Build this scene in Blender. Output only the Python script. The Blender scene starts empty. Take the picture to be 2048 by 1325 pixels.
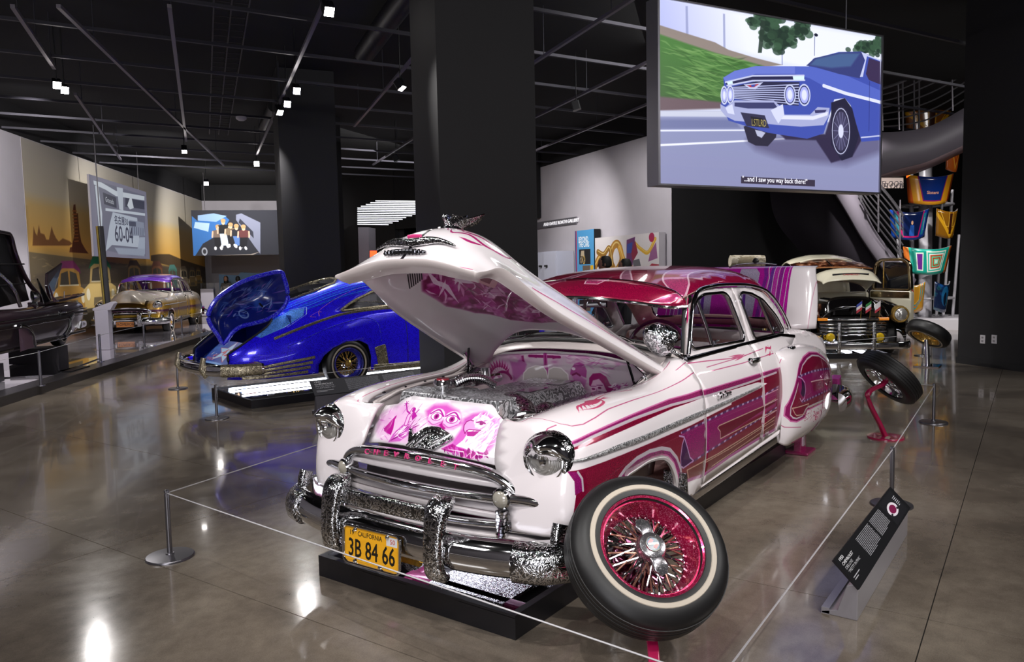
import bpy, bmesh, math, random
import numpy as np
from math import pi, sin, cos, radians as R
from mathutils import Vector, Matrix
from mathutils.geometry import delaunay_2d_cdt
SC = bpy.context.scene
COL = SC.collection
random.seed(7); RNG = np.random.RandomState(7)

# ---------------------------------------------------------------- camera
cam_d = bpy.data.cameras.new('camera'); cam = bpy.data.objects.new('camera', cam_d); COL.objects.link(cam)
SC.camera = cam
cam_d.sensor_width = 36.0; cam_d.lens = 1520.24 / 2048 * 36.0; cam_d.clip_start = .05; cam_d.clip_end = 200
_y, _p, _r = R(216.115), R(4.507), R(-1.172)
_f = Vector((cos(_p)*cos(_y), cos(_p)*sin(_y), -sin(_p)))
_r0 = Vector((sin(_y), -cos(_y), 0)); _u0 = _r0.cross(_f)
_rt = cos(_r)*_r0 + sin(_r)*_u0; _up = -sin(_r)*_r0 + cos(_r)*_u0
m = Matrix((_rt, _up, -_f)).transposed().to_4x4(); m.translation = (3.326, 2.518, 1.610)
cam.matrix_world = m
# ---------------------------------------------------------------- world, view
w = bpy.data.worlds.new('world'); SC.world = w; w.use_nodes = True
w.node_tree.nodes['Background'].inputs[0].default_value = (.62, .60, .72, 1)
w.node_tree.nodes['Background'].inputs[1].default_value = .012
vs = SC.view_settings; SC.display_settings.display_device = 'sRGB'
vs.view_transform = 'Standard'; vs.look = 'None'; vs.gamma = 1.0; vs.use_curve_mapping = False
vs.exposure = 0.03
SC.cycles.use_denoising = True
SC.cycles.max_bounces = 8; SC.cycles.glossy_bounces = 5; SC.cycles.transparent_max_bounces = 12
SC.cycles.sample_clamp_indirect = 6.0
SC.cycles.caustics_reflective = False; SC.cycles.caustics_refractive = False

def spot(loc, tgt, power, size=50, blend=.6, col=(1, .97, .95), rad=.04):
 d = bpy.data.lights.new('track_and_fill_spot', 'SPOT'); d.energy = power; d.spot_size = R(size); d.spot_blend = blend
 d.color = col; d.shadow_soft_size = rad
 o = bpy.data.objects.new('spot_light', d); COL.objects.link(o); o.location = loc
 o.rotation_euler = (Vector(tgt) - Vector(loc)).to_track_quat('-Z', 'Y').to_euler(); return o
# spots: visible track lamps plus unseen ones added to light cars, floor and walls
SPOTS = [((-2.396,-10.447,4.72),(-1.8,-6.,0),260,60), ((-2.625,-10.717,4.72),(-4.,-6.8,.4),300,60), ((-5.063,-7.949,4.72),(-4.2,-5.6,.7),330,55),
 ((-5.568,-8.857,4.72),(-3.6,-6.,.8),260,55), ((-5.876,-9.495,4.72),(-6.5,-13.,.1),200,70), ((-9.714,-15.561,4.72),(-8.6,-18.8,.8),420,55),
 ((-7.138,-14.807,4.72),(-5.,-16.5,.8),330,60), ((-11.152,-20.278,4.72),(-9.8,-19.5,.6),420,60), ((-5.972,-6.44,4.72),(-3.8,-5.3,1.),260,50),
 ((-9.308,-5.09,4.72),(-12.,-1.2,.9),360,60), ((-10.817,-4.178,4.72),(-13.,-.6,.9),360,60), ((-11.682,-12.215,4.72),(-16.4,-9.,1.5),260,60),
 ((-1.2,-8.2,4.9),(-1.4,-10.4,.1),330,75), ((-4.,-11.4,4.9),(-4.6,-13.8,.4),200,60), ((-8.2,1.5,4.9),(-10.6,-.3,.8),240,50),
 # over the white car
 ((-2.825,-4.529,4.72),(-1.2,-.3,1.),230,44), ((.4,-3.6,4.9),(.3,0.,.9),200,44), ((2.6,1.4,4.9),(.5,.2,.7),200,42), ((3.2,-1.2,4.9),(.4,-.2,.6),150,42), ((.6,4.2,4.9),(-.6,.9,.8),260,46), ((-1.6,4.4,4.9),(-1.9,.9,.9),250,46),
 ((-4.6,3.6,4.9),(-3.2,.7,.8),230,46), ((-5.6,-1.6,4.9),(-3.2,0,1.5),230,46), ((-.8,1.8,4.9),(-1.4,.3,1.5),120,46), ((2.2,5.2,4.9),(1.2,1.2,.4),150,50), ((5.2,.6,4.9),(1.2,.3,.6),170,40),
 # floor pools
 ((2.2,-4.4,4.9),(1.4,-3.4,0),110,60), ((-2.,6.6,4.9),(-2.6,3.2,0),90,60), ((-7.,4.6,4.9),(-7.,1.6,0),150,60), ((-7.,-1.,4.9),(-8.6,.2,.4),170,60), ((-3.4,-9.4,4.9),(-1.5,-8.4,0),160,70),
 # the walls
 ((-3.0,-12.6,4.9),(-4.6,-17.4,2.4),420,110), ((-7.6,-16.6,4.9),(-10.4,-22.6,2.2),420,120), ((-13.,-21.,4.9),(-16.6,-28.,1.8),700,120), ((-12.4,-8.6,4.9),(-16.9,-10.,2.),300,90), ((-11.2,-5.9,4.9),(-15.4,-7.,1.8),260,90),
 ((-15.,-1.8,4.9),(-17.5,-.6,2.6),520,70), ((-14.2,1.4,4.9),(-17.6,.4,1.6),420,60)]
for a, b, p_, s_ in SPOTS: _a, _b = Vector(a), Vector(b); spot(_a + (_b - _a).normalized() * .28, b, p_ * (1.25 if b[0] > -3.5 and b[1] > -1.5 and b[2] > .5 else 1.5), s_, .8)
def area(loc, tgt, sx, sy, p_, col=(1, .98, .97)):
 d = bpy.data.lights.new('fill_area', 'AREA'); d.shape = 'RECTANGLE'; d.size = sx; d.size_y = sy; d.energy = p_; d.color = col
 o = bpy.data.objects.new('fill_light', d); COL.objects.link(o); o.location = loc; o.rotation_euler = (Vector(tgt) - Vector(loc)).to_track_quat('-Z', 'Y').to_euler()
# unseen soft area lights added overhead and low behind the camera as fill
area((5.6, 4.8, 5.2), (0, 0, .6), 3., 1.2, 170); area((6.2, -3., 5.2), (-.5, -1., .5), 3., 1.2, 140); area((-3.5, 7.6, 5.2), (-2.5, 0, .6), 4., 1.2, 170)
area((7.2, 3.2, 1.7), (0, .2, 1.), 3.6, 2.2, 170, (.96, .95, 1.)); area((-1., -14.5, 5.3), (-6, -10, 0), 4., 2., 160); area((-8., -2.5, 5.4), (-7, -5, 0), 4., 2., 120); area((-14., 4., 5.4), (-15, -1, .5), 3., 2., 200); area((-13., -14., 5.4), (-12, -18, 0), 4., 3., 200)

# named wall and panel planes: origin, along, up
FR = {'hood': ((-0.7596, 0.0000, 1.1377), (0.9178, 0.0000, 0.3971), (0.0000, 1.0000, 0.0000)), 'header': ((0.6400, 0.0000, 0.7000), (0.0000, 1.0000, 0.0000), (-0.6000, 0.0000, 0.8000)), 'left': ((6.0000, -7.2000, 0.0000), (-0.7195, -0.6945, 0.0000), (0.0000, 0.0000, 1.0000)), 'lscreen': ((5.5833, -6.7683, 0.0000), (-0.7195, -0.6945, 0.0000), (0.0000, 0.0000, 1.0000)), 'back': ((-16.1700, -28.6000, 0.0000), (-0.7516, 0.6596, 0.0000), (0.0000, 0.0000, 1.0000)), 'photo': ((-13.1340, -25.1408, 0.0000), (-0.7516, 0.6596, 0.0000), (0.0000, 0.0000, 1.0000)), 'booth': ((-14.5200, -26.7200, 0.0000), (-0.7516, 0.6596, 0.0000), (0.0000, 0.0000, 1.0000)), 'right': ((-17.6830, -11.3810, 0.0000), (0.4903, 0.8716, 0.0000), (0.0000, 0.0000, 1.0000)), 'rpan': ((-17.4651, -11.5036, 0.0000), (0.4903, 0.8716, 0.0000), (0.0000, 0.0000, 1.0000)), 'screen': ((-4.9950, -1.3640, 2.6000), (-0.8884, 0.4592, 0.0000), (0.0000, 0.0000, 1.0000))}
# ---------------------------------------------------------------- materials
def lin(c):
 if isinstance(c, str): c = tuple(int(c[i:i+2], 16) / 255 for i in (0, 2, 4))
 return tuple(x / 12.92 if x <= .04045 else ((x + .055) / 1.055) ** 2.4 for x in c)
class NT:
 def __init__(s, name):
  s.m = bpy.data.materials.new(name); s.m.use_nodes = True; s.t = s.m.node_tree; s.b = s.t.nodes['Principled BSDF']
 def n(s, typ, **kw):
  n = s.t.nodes.new(typ)
  for k, v in kw.items():
   if k.startswith('i_'):
    k = k[2:]; n.inputs[int(k) if k.isdigit() else k.replace('_', ' ')].default_value = v
   else: setattr(n, k, v)
  return n
 def l(s, a, b): s.t.links.new(a, b)
 def set(s, **kw):
  for k, v in kw.items():
   if k in ('Base_Color', 'Emission_Color', 'Coat_Tint', 'Specular_Tint') and len(v) == 3: v = (*v, 1)
   s.b.inputs[k.replace('_', ' ')].default_value = v
 def coord(s, kind='Object', scale=(1, 1, 1)):
  tc = s.n('ShaderNodeTexCoord'); mp = s.n('ShaderNodeMapping'); mp.inputs['Scale'].default_value = scale
  s.l(tc.outputs[kind], mp.inputs[0]); return mp.outputs[0]
 def ramp(s, src, stops):
  r = s.n('ShaderNodeValToRGB'); e = r.color_ramp.elements
  while len(e) < len(stops): e.new(.5)
  for i, (p, c) in enumerate(stops):
   e[i].position = p; e[i].color = (*c, 1) if len(c) == 3 else c
  s.l(src, r.inputs[0]); return r.outputs[0]
 def bump(s, src, strength=.3, dist=.01):
  b = s.n('ShaderNodeBump', i_Strength=strength, i_Distance=dist); s.l(src, b.inputs['Height']); s.l(b.outputs[0], s.b.inputs['Normal']); return b
 def mix(s, fac, a, b, bl='MIX'):
  x = s.n('ShaderNodeMix', data_type='RGBA', blend_type=bl)
  for i, v in ((0, fac), (6, a), (7, b)):
   if hasattr(v, 'is_output'): s.l(v, x.inputs[i])
   else: x.inputs[i].default_value = v if i == 0 else (*v, 1)
  return x.outputs[2]
MATS = {}
def pm(name, col, rough=.5, metal=0., coat=0., noise=0., nscale=30, bump=0., emit=None, es=1., spec=.5, sheen=0.):
 if name in MATS: return MATS[name]
 s = NT(name); c = lin(col)
 s.set(Base_Color=c, Roughness=rough, Metallic=metal, Coat_Weight=coat, Coat_Roughness=.03, Specular_IOR_Level=spec)
 if noise or bump:
  nz = s.n('ShaderNodeTexNoise', i_Scale=nscale, i_Detail=4.); s.l(s.coord(), nz.inputs['Vector'])
  if noise: s.l(s.ramp(nz.outputs[0], [(.3, tuple(x * (1 - noise) for x in c)), (.7, tuple(min(1, x * (1 + noise)) for x in c))]), s.b.inputs['Base Color'])
  if bump: s.bump(nz.outputs[0], bump, .004)
 if emit is not None: s.set(Emission_Color=lin(emit), Emission_Strength=es)
 MATS[name] = s.m; return s.m
def flake(name, col, col2=None, scale=380, amt=.5, metal=.35, rough=.3, img=None):
 if name in MATS: return MATS[name]
 s = NT(name); c = lin(col); c2 = lin(col2 or 'ffffff')
 v = s.n('ShaderNodeTexVoronoi', i_Scale=float(scale)); s.l(s.coord(), v.inputs['Vector'])
 sp = s.n('ShaderNodeSeparateColor'); s.l(v.outputs['Color'], sp.inputs[0])
 f = s.ramp(sp.outputs[0], [(.72, (0, 0, 0)), (1., (amt,) * 3)])
 src = c
 s.l(s.mix(f, src, c2), s.b.inputs['Base Color'])
 nb = s.n('ShaderNodeBump', i_Strength=.25, i_Distance=.001); s.l(sp.outputs[1], nb.inputs['Height']); s.l(nb.outputs[0], s.b.inputs['Normal'])
 s.set(Metallic=metal, Roughness=rough, Coat_Weight=1., Coat_Roughness=.02); MATS[name] = s.m; return s.m
def chrome(name='chrome', engr=0., tint='d8d8da', scale=26, rough=.06):
 if name in MATS: return MATS[name]
 s = NT(name); c = lin(tint); s.set(Base_Color=c, Metallic=1., Roughness=rough)
 if engr:
  co = s.coord()
  nz = s.n('ShaderNodeTexNoise', i_Scale=scale * .5, i_Detail=2.); s.l(co, nz.inputs['Vector'])
  mx = s.n('ShaderNodeMix', data_type='VECTOR'); mx.inputs[0].default_value = .12; s.l(co, mx.inputs[4]); s.l(nz.outputs['Color'], mx.inputs[5])
  v = s.n('ShaderNodeTexVoronoi', i_Scale=float(scale)); s.l(mx.outputs[1], v.inputs['Vector'])
  mt = s.n('ShaderNodeMath', operation='MULTIPLY'); mt.inputs[1].default_value = 16.; s.l(v.outputs['Distance'], mt.inputs[0])
  sn = s.n('ShaderNodeMath', operation='SINE'); s.l(mt.outputs[0], sn.inputs[0])
  s.bump(sn.outputs[0], engr * .45, .0015)
  s.l(s.ramp(sn.outputs[0], [(.04, tuple(x * .25 for x in c)), (.18, c)]), s.b.inputs['Base Color'])
  s.set(Roughness=max(rough, .09))
 MATS[name] = s.m; return s.m
def glass(name='glass', tint=(.9, .93, .95), refl=1.):
 if name in MATS: return MATS[name]
 s = NT(name); s.t.nodes.remove(s.b); out = s.t.nodes['Material Output']
 tr = s.n('ShaderNodeBsdfTransparent'); tr.inputs[0].default_value = (*tint, 1); gl = s.n('ShaderNodeBsdfGlossy'); gl.inputs['Roughness'].default_value = .01
 lw = s.n('ShaderNodeLayerWeight'); pw = s.n('ShaderNodeMath', operation='POWER'); pw.inputs[1].default_value = 5.; s.l(lw.outputs['Facing'], pw.inputs[0]); fr = s.n('ShaderNodeMath', operation='MULTIPLY_ADD'); fr.inputs[1].default_value = .9; fr.inputs[2].default_value = .05; s.l(pw.outputs[0], fr.inputs[0]); mx = s.n('ShaderNodeMixShader')
 s.l(fr.outputs[0], mx.inputs[0]); s.l(tr.outputs[0], mx.inputs[1]); s.l(gl.outputs[0], mx.inputs[2]); s.l(mx.outputs[0], out.inputs[0])
 MATS[name] = s.m; return s.m
def imgmat(name, cv, rough=.35, metal=0., coat=0., emit=0., flk=0., bump=0.):
 im = cv.image(name); s = NT(name); t = s.n('ShaderNodeTexImage'); t.image = im; t.extension = 'EXTEND'
 uv = s.n('ShaderNodeUVMap'); uv.uv_map = 'UVMap'; s.l(uv.outputs[0], t.inputs[0])
 src = t.outputs[0]
 if flk:
  v = s.n('ShaderNodeTexVoronoi', i_Scale=420.); s.l(s.coord(), v.inputs['Vector'])
  sp = s.n('ShaderNodeSeparateColor'); s.l(v.outputs['Color'], sp.inputs[0])
  f = s.ramp(sp.outputs[0], [(.5, (.75,) * 3), (1., (1 + flk,) * 3)]); src2 = s.mix(t.outputs[1], src, s.mix(1., src, f, 'MULTIPLY')); src = src2
  s.l(t.outputs[1], s.b.inputs['Metallic'])
  mm = s.n('ShaderNodeMath', operation='MULTIPLY'); mm.inputs[1].default_value = .3; s.l(t.outputs[1], mm.inputs[0]); s.l(mm.outputs[0], s.b.inputs['Metallic'])
 if emit:
  s.l(src, s.b.inputs['Emission Color']); s.set(Emission_Strength=emit, Base_Color=(.02, .02, .02))
 else: s.l(src, s.b.inputs['Base Color'])
 s.set(Roughness=rough, Coat_Weight=coat, Coat_Roughness=.03)
 if not flk: s.set(Metallic=metal)
 MATS[name] = s.m; return s.m
# ---------------------------------------------------------------- flat artwork canvas (drawn in surface coordinates, metres)
class CV:
 def __init__(s, x0, y0, x1, y1, res=512, bg='ffffff', a=0.):
  s.x0, s.y0, s.x1, s.y1 = x0, y0, x1, y1; s.k = res / abs(x1 - x0)
  s.w = res; s.h = max(4, int(abs(y1 - y0) * s.k)); s.a = np.empty((s.h, s.w, 4), np.float32)
  s.a[..., :3] = RGB(bg); s.a[..., 3] = a
 def P(s, pts):
  p = np.array(pts, float).reshape(-1, 2); q = p.copy()
  q[:, 0] = (p[:, 0] - s.x0) / (s.x1 - s.x0) * s.w; q[:, 1] = (p[:, 1] - s.y0) / (s.y1 - s.y0) * s.h; return q
 def uv(s, x, y): return ((x - s.x0) / (s.x1 - s.x0), (y - s.y0) / (s.y1 - s.y0))
 def box(s, q, pad):
  a = np.floor(q.min(0) - pad).astype(int); b = np.ceil(q.max(0) + pad).astype(int) + 1
  a = np.maximum(a, 0); b = np.minimum(b, (s.w, s.h))
  if a[0] >= b[0] or a[1] >= b[1]: return None
  Y, X = np.mgrid[a[1]:b[1], a[0]:b[0]]; return a, b, X + .5, Y + .5
 def put(s, a, b, m, col, flk=None):
  m = m[..., None]; r = s.a[a[1]:b[1], a[0]:b[0]]; c = RGB(col) if isinstance(col, (str, tuple)) else col
  r[..., :3] = r[..., :3] * (1 - m) + c * m
  if flk is not None: r[..., 3:] = r[..., 3:] * (1 - m) + flk * m
 def poly(s, pts, col, al=1., soft=1., flk=None, grad=None):
  q = s.P(pts); bx = s.box(q, soft + 1)
  if bx is None: return
  a, b, X, Y = bx; ins = np.zeros(X.shape, bool); d2 = np.full(X.shape, 1e9)
  for i in range(len(q)):
   (x1, y1), (x2, y2) = q[i - 1], q[i]
   if y1 != y2:
    c = ((y1 > Y) != (y2 > Y)) & (X < (x2 - x1) * (Y - y1) / (y2 - y1) + x1); ins ^= c
   dx, dy = x2 - x1, y2 - y1; L = dx * dx + dy * dy + 1e-9; t = np.clip(((X - x1) * dx + (Y - y1) * dy) / L, 0, 1)
   d2 = np.minimum(d2, (X - x1 - t * dx) ** 2 + (Y - y1 - t * dy) ** 2)
  d = np.sqrt(d2); m = np.where(ins, np.clip(.5 + d / soft, 0, 1), np.clip(.5 - d / soft, 0, 1)) * al
  if grad is not None:
   (g0, g1, c2) = grad; p0, p1 = s.P([g0, g1]); v = p1 - p0; t = np.clip(((X - p0[0]) * v[0] + (Y - p0[1]) * v[1]) / (v @ v), 0, 1)[..., None]
   col = RGB(col) * (1 - t) + RGB(c2) * t
  s.put(a, b, m, col, flk)
 def line(s, pts, wd, col, al=1., flk=None, soft=1., taper=False):
  q = s.P(pts); r = wd * s.k / 2; bx = s.box(q, r + soft + 1)
  if bx is None: return
  a, b, X, Y = bx; d = np.full(X.shape, 1e9); n = len(q) - 1
  for i in range(n):
   (x1, y1), (x2, y2) = q[i], q[i + 1]
   dx, dy = x2 - x1, y2 - y1; L = dx * dx + dy * dy + 1e-9; t = np.clip(((X - x1) * dx + (Y - y1) * dy) / L, 0, 1)
   e = np.sqrt((X - x1 - t * dx) ** 2 + (Y - y1 - t * dy) ** 2)
   if taper: e = e + r * (1 - np.sin(pi * np.clip((i + t) / n, .03, .97)))
   d = np.minimum(d, e)
  s.put(a, b, np.clip((r - d) / soft + .5, 0, 1) * al, col, flk)
 def ell(s, c, rx, ry, col, al=1., ang=0., soft=1., flk=None, ring=None):
  pts = [(c[0] + rx * cos(t) * cos(ang) - ry * sin(t) * sin(ang), c[1] + rx * cos(t) * sin(ang) + ry * sin(t) * cos(ang)) for t in np.linspace(0, 2 * pi, 25)[:-1]]
  if ring: s.line(pts + pts[:1], ring, col, al, flk, soft)
  else: s.poly(pts, col, al, soft, flk)
 def noise(s, sc, seed=0):
  r = np.random.RandomState(seed); out = 0
  for o, am in ((1, .5), (2, .3), (4, .2)):
   n = max(2, int(sc * o)); g = r.rand(n + 2, n + 2); y = np.linspace(0, n, s.h); x = np.linspace(0, n, s.w)
   yi, xi = y.astype(int), x.astype(int); fy, fx = (y - yi)[:, None], (x - xi)[None]; fy = fy*fy*(3-2*fy); fx = fx*fx*(3-2*fx)
   out = out + am * (g[yi][:, xi] * (1-fy) * (1-fx) + g[yi+1][:, xi] * fy * (1-fx) + g[yi][:, xi+1] * (1-fy) * fx + g[yi+1][:, xi+1] * fy * fx)
  return out
 def cloud(s, col, sc, lo, hi, al=1., seed=0, mask=None):
  m = np.clip((s.noise(sc, seed) - lo) / (hi - lo), 0, 1) * al
  if mask is not None: m = m * mask
  s.put((0, 0), (s.w, s.h), m, col)
 def mask(s, pts, soft):
  t = CV(s.x0, s.y0, s.x1, s.y1, s.w, (0., 0., 0.)); t.poly(pts, (1., 1., 1.), 1., soft * s.k); return t.a[..., 0]
 def strokes(s, region, n, length, wd, cols, ang, jit=.4, seed=1, al=.7, taper=True):
  r = np.random.RandomState(seed); q = np.array(region); lo, hi = q.min(0), q.max(0)
  for _ in range(n):
   p = lo + r.rand(2) * (hi - lo)
   if not inpoly(p, region): continue
   a = ang + (r.rand() - .5) * 2 * jit; L = length * (.5 + r.rand()); bend = (r.rand() - .5) * .8
   s.line([p, p + L * .5 * np.array((cos(a), sin(a))), p + L * .5 * np.array((cos(a), sin(a))) + L * .5 * np.array((cos(a + bend), sin(a + bend)))], wd * (.5 + r.rand()), cols[r.randint(len(cols))], al, taper=taper)
 def text(s, txt, x, y, h, col, wd=None, sx=1., al=1., flk=None, ang=0., bold=0.):
  """flat lettering rasterised from Blender's own font; (x, y) is the lower left corner, h the cap height"""
  P = glyphs(txt); k = h / .69
  for loop_set in P:
   q = [[(x + (a * cos(ang) * sx - b * sin(ang)) * k, y + (a * sin(ang) * sx + b * cos(ang)) * k) for a, b in L] for L in loop_set]
   s.tris(q, col, al, flk, bold)
 def tris(s, tris, col, al, flk, bold):
  allp = s.P([p for t in tris for p in t]); bx = s.box(allp, 2 + bold * s.k)
  if bx is None: return
  a, b, X, Y = bx; h, w = X.shape; K = 3; y2, x2 = np.mgrid[0:h * K, 0:w * K]; x2 = a[0] + (x2 + .5) / K; y2 = a[1] + (y2 + .5) / K; m = np.zeros(x2.shape, bool)
  for t in tris:
   q = s.P(t); lo = np.maximum(((q.min(0) - a) * K - 1).astype(int), 0); hi = ((q.max(0) - a) * K + 2).astype(int); S_ = (slice(lo[1], hi[1]), slice(lo[0], hi[0])); xx, yy = x2[S_], y2[S_]
   sg = np.sign((q[1][0]-q[0][0])*(q[2][1]-q[0][1]) - (q[1][1]-q[0][1])*(q[2][0]-q[0][0])) or 1; e = np.ones(xx.shape, bool)
   for i in range(3): p, r = q[i], q[(i + 1) % 3]; e &= sg * ((r[0]-p[0])*(yy-p[1]) - (r[1]-p[1])*(xx-p[0])) >= -1e-6
   m[S_] |= e
  r_ = int(round(bold * s.k * K))
  if r_ > 0:
   m0 = m.copy()
   for ang in range(0, 360, 45): m |= np.roll(m0, (int(round(r_ * sin(R(ang)))), int(round(r_ * cos(R(ang))))), (0, 1))
  s.put(a, b, m.reshape(h, K, w, K).mean((1, 3)) * al, col, flk)
 def image(s, name):
  im = bpy.data.images.new(name, s.w, s.h, alpha=True); im.alpha_mode = 'CHANNEL_PACKED'
  im.pixels.foreach_set(np.clip(s.a, 0, 1).astype(np.float32).ravel()); im.pack(); return im
def RGB(c):
 if isinstance(c, str): return np.array([int(c[i:i+2], 16) / 255 for i in (0, 2, 4)])
 return np.array(c, float)
def inpoly(p, q):
 r = False; x, y = p
 for i in range(len(q)):
  (x1, y1), (x2, y2) = q[i - 1], q[i]
  if (y1 > y) != (y2 > y) and x < (x2 - x1) * (y - y1) / (y2 - y1) + x1: r = not r
 return r
_G = {}
def glyphs(txt):
 if txt in _G: return _G[txt]
 c = bpy.data.curves.new('t', 'FONT'); c.body = txt; c.resolution_u = 2; o = bpy.data.objects.new('t', c); COL.objects.link(o)
 bpy.context.view_layer.update(); me = o.to_mesh(); me.calc_loop_triangles()
 v = [tuple(a.co[:2]) for a in me.vertices]; out = [[[v[i] for i in t.vertices] for t in me.loop_triangles]]
 o.to_mesh_clear(); bpy.data.objects.remove(o); bpy.data.curves.remove(c); _G[txt] = out; return out
def textmesh(name, txt, h, mat, par, M, ext=.003, align='LEFT', sx=1.):
 """raised lettering: a real mesh, placed by matrix M (x right, y up, z out)"""
 c = bpy.data.curves.new('t', 'FONT'); c.body = txt; c.resolution_u = 2; c.extrude = ext; c.size = h / .69; c.align_x = align
 o = bpy.data.objects.new('t', c); COL.objects.link(o); bpy.context.view_layer.update()
 me = bpy.data.meshes.new_from_object(o); bpy.data.objects.remove(o); bpy.data.curves.remove(c)
 me.transform(M @ Matrix.Diagonal((sx, 1, 1, 1))); me.materials.clear(); me.materials.append(mat)
 r = bpy.data.objects.new(name, me); COL.objects.link(r)
 if par: r.parent = par
 return r
# ---------------------------------------------------------------- splines, nets
def cr(P, t):
 """Catmull-Rom through points P at parameter array t in [0, n-1]"""
 P = np.asarray(P, float); n = len(P); t = np.clip(np.asarray(t, float), 0, n - 1 - 1e-9); i = t.astype(int); f = (t - i).reshape(-1, *([1] * (P.ndim - 1)))
 g = lambda k: P[np.clip(k, 0, n - 1)]
 a, b, c, d = g(i - 1), g(i), g(i + 1), g(i + 2)
 a = np.where((i - 1 < 0).reshape(f.shape), 2 * b - c, a); d = np.where((i + 2 > n - 1).reshape(f.shape), 2 * c - b, d)
 return .5 * (2 * b + (c - a) * f + (2 * a - 5 * b + 4 * c - d) * f ** 2 + (3 * b - a - 3 * c + d) * f ** 3)
def sp(pts, n=24, closed=False):
 P = np.array(pts, float)
 if closed: k = len(P); P = np.concatenate([P[-2:], P, P[:3]]); return cr(P, np.linspace(2, 2 + k, n, endpoint=False))
 return cr(P, np.linspace(0, len(P) - 1, n))
class Net:
 def __init__(s, N): s.N = np.array(N, float); s.nu, s.nv = s.N.shape[:2]
 def __call__(s, u, v):
  u = np.atleast_1d(u); v = np.atleast_1d(v); A = cr(s.N, u)
  return np.array([cr(A[i], v[i:i + 1])[0] for i in range(len(u))])
 def grid(s, nu, nv, u0=0., u1=None, v0=0., v1=None):
  u = np.linspace(u0, s.nu - 1 if u1 is None else u1, nu); v = np.linspace(v0, s.nv - 1 if v1 is None else v1, nv)
  A = cr(s.N, u); G = cr(A.transpose(1, 0, 2), v).transpose(1, 0, 2); return G, u, v
# ---------------------------------------------------------------- mesh helpers
def ob(name, verts, faces, mat, par=None, smooth=True, uv=None, mods=None, loc=None):
 me = bpy.data.meshes.new(name); me.from_pydata([tuple(map(float, v)) for v in verts], [], [tuple(map(int, f)) for f in faces])
 if uv is not None:
  L = me.uv_layers.new(name='UVMap'); vi = np.empty(len(me.loops), int); me.loops.foreach_get('vertex_index', vi)
  L.data.foreach_set('uv', np.asarray(uv, np.float32)[vi].ravel())
 if mat is not None:
  for m_ in (mat if isinstance(mat, (list, tuple)) else [mat]): me.materials.append(m_)
 if smooth: me.polygons.foreach_set('use_smooth', [True] * len(me.polygons))
 me.update(); o = bpy.data.objects.new(name, me); COL.objects.link(o)
 if par is not None: o.parent = par
 if loc is not None: o.location = loc
 return o
def wn(o):
 return o
def autos(o, ang=35):
 """flat across sharp edges, smooth elsewhere (mesh attribute, no operator)"""
 me = o.data; bm = bmesh.new(); bm.from_mesh(me); c = cos(R(ang))
 for e in bm.edges: e.smooth = not (len(e.link_faces) == 2 and e.link_faces[0].normal.dot(e.link_faces[1].normal) < c)
 bm.to_mesh(me); bm.free(); return o
def gridmesh(G):
 nu, nv = G.shape[:2]; V = G.reshape(-1, 3); F = [(i*nv+j, i*nv+j+1, (i+1)*nv+j+1, (i+1)*nv+j) for i in range(nu-1) for j in range(nv-1)]; return V, F
def patch(name, N, mat, par, nu=24, nv=16, mirror=False, thick=0., uvf=None, rng=(0., None, 0., None), flip=False, smooth=True):
 G, u, v = Net(N).grid(nu, nv, *rng); V, F = gridmesh(G)
 if mirror: V = V * np.array((1, -1, 1))
 if flip ^ mirror: F = [f[::-1] for f in F]
 uv = [uvf(*p) for p in V] if uvf else None
 o = ob(name, V, F, mat, par, smooth, uv)
 if thick: solid(o, thick)
 return o
def solid(o, th, off=-1, inner=None):
 m = o.modifiers.new('solid', 'SOLIDIFY'); m.thickness = th; m.offset = off
 if inner: o.data.materials.append(inner); m.material_offset = 1; m.material_offset_rim = 1
 return o
def bev(o, w=.004, seg=2):
 m = o.modifiers.new('bevel', 'BEVEL'); m.width = w; m.segments = seg; m.limit_method = 'ANGLE'; m.angle_limit = R(40); return o
def cdt(outline, holes=(), h=.04, extra=()):
 """triangulate a 2-D outline with holes, interior filled with grid points"""
 def dens(L):
  out = []
  for i in range(len(L)):
   a, b = np.array(L[i], float), np.array(L[(i + 1) % len(L)], float); n = max(1, int(math.hypot(*(b - a)) / h)); out += [tuple(a + (b - a) * k / n) for k in range(n)]
  return out
 loops = [dens(outline)] + [dens(x) for x in holes]; V = []; E = []
 for L in loops:
  b = len(V); V += L; E += [(b + i, b + (i + 1) % len(L)) for i in range(len(L))]
 q = np.array(loops[0]); lo, hi = q.min(0), q.max(0)
 B = np.array(V)
 for k, yy in enumerate(np.arange(lo[1] + h / 2, hi[1], h * .87)):
  for xx in np.arange(lo[0] + (h / 2 if k % 2 else h), hi[0], h):
   if ((B[:, 0] - xx) ** 2 + (B[:, 1] - yy) ** 2).min() > (h * .5) ** 2 and inpoly((xx, yy), loops[0]) and not any(inpoly((xx, yy), L) for L in loops[1:]): V.append((xx, yy))
 r = delaunay_2d_cdt([Vector(v) for v in V], E, [], 0, 1e-6); vo, fo = r[0], r[2]; F = []
 for f in fo:
  c = sum((vo[i] for i in f), Vector((0, 0))) / len(f)
  if inpoly(c, loops[0]) and not any(inpoly(c, L) for L in loops[1:]): F.append(tuple(f))
 return [tuple(v) for v in vo], F
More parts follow.
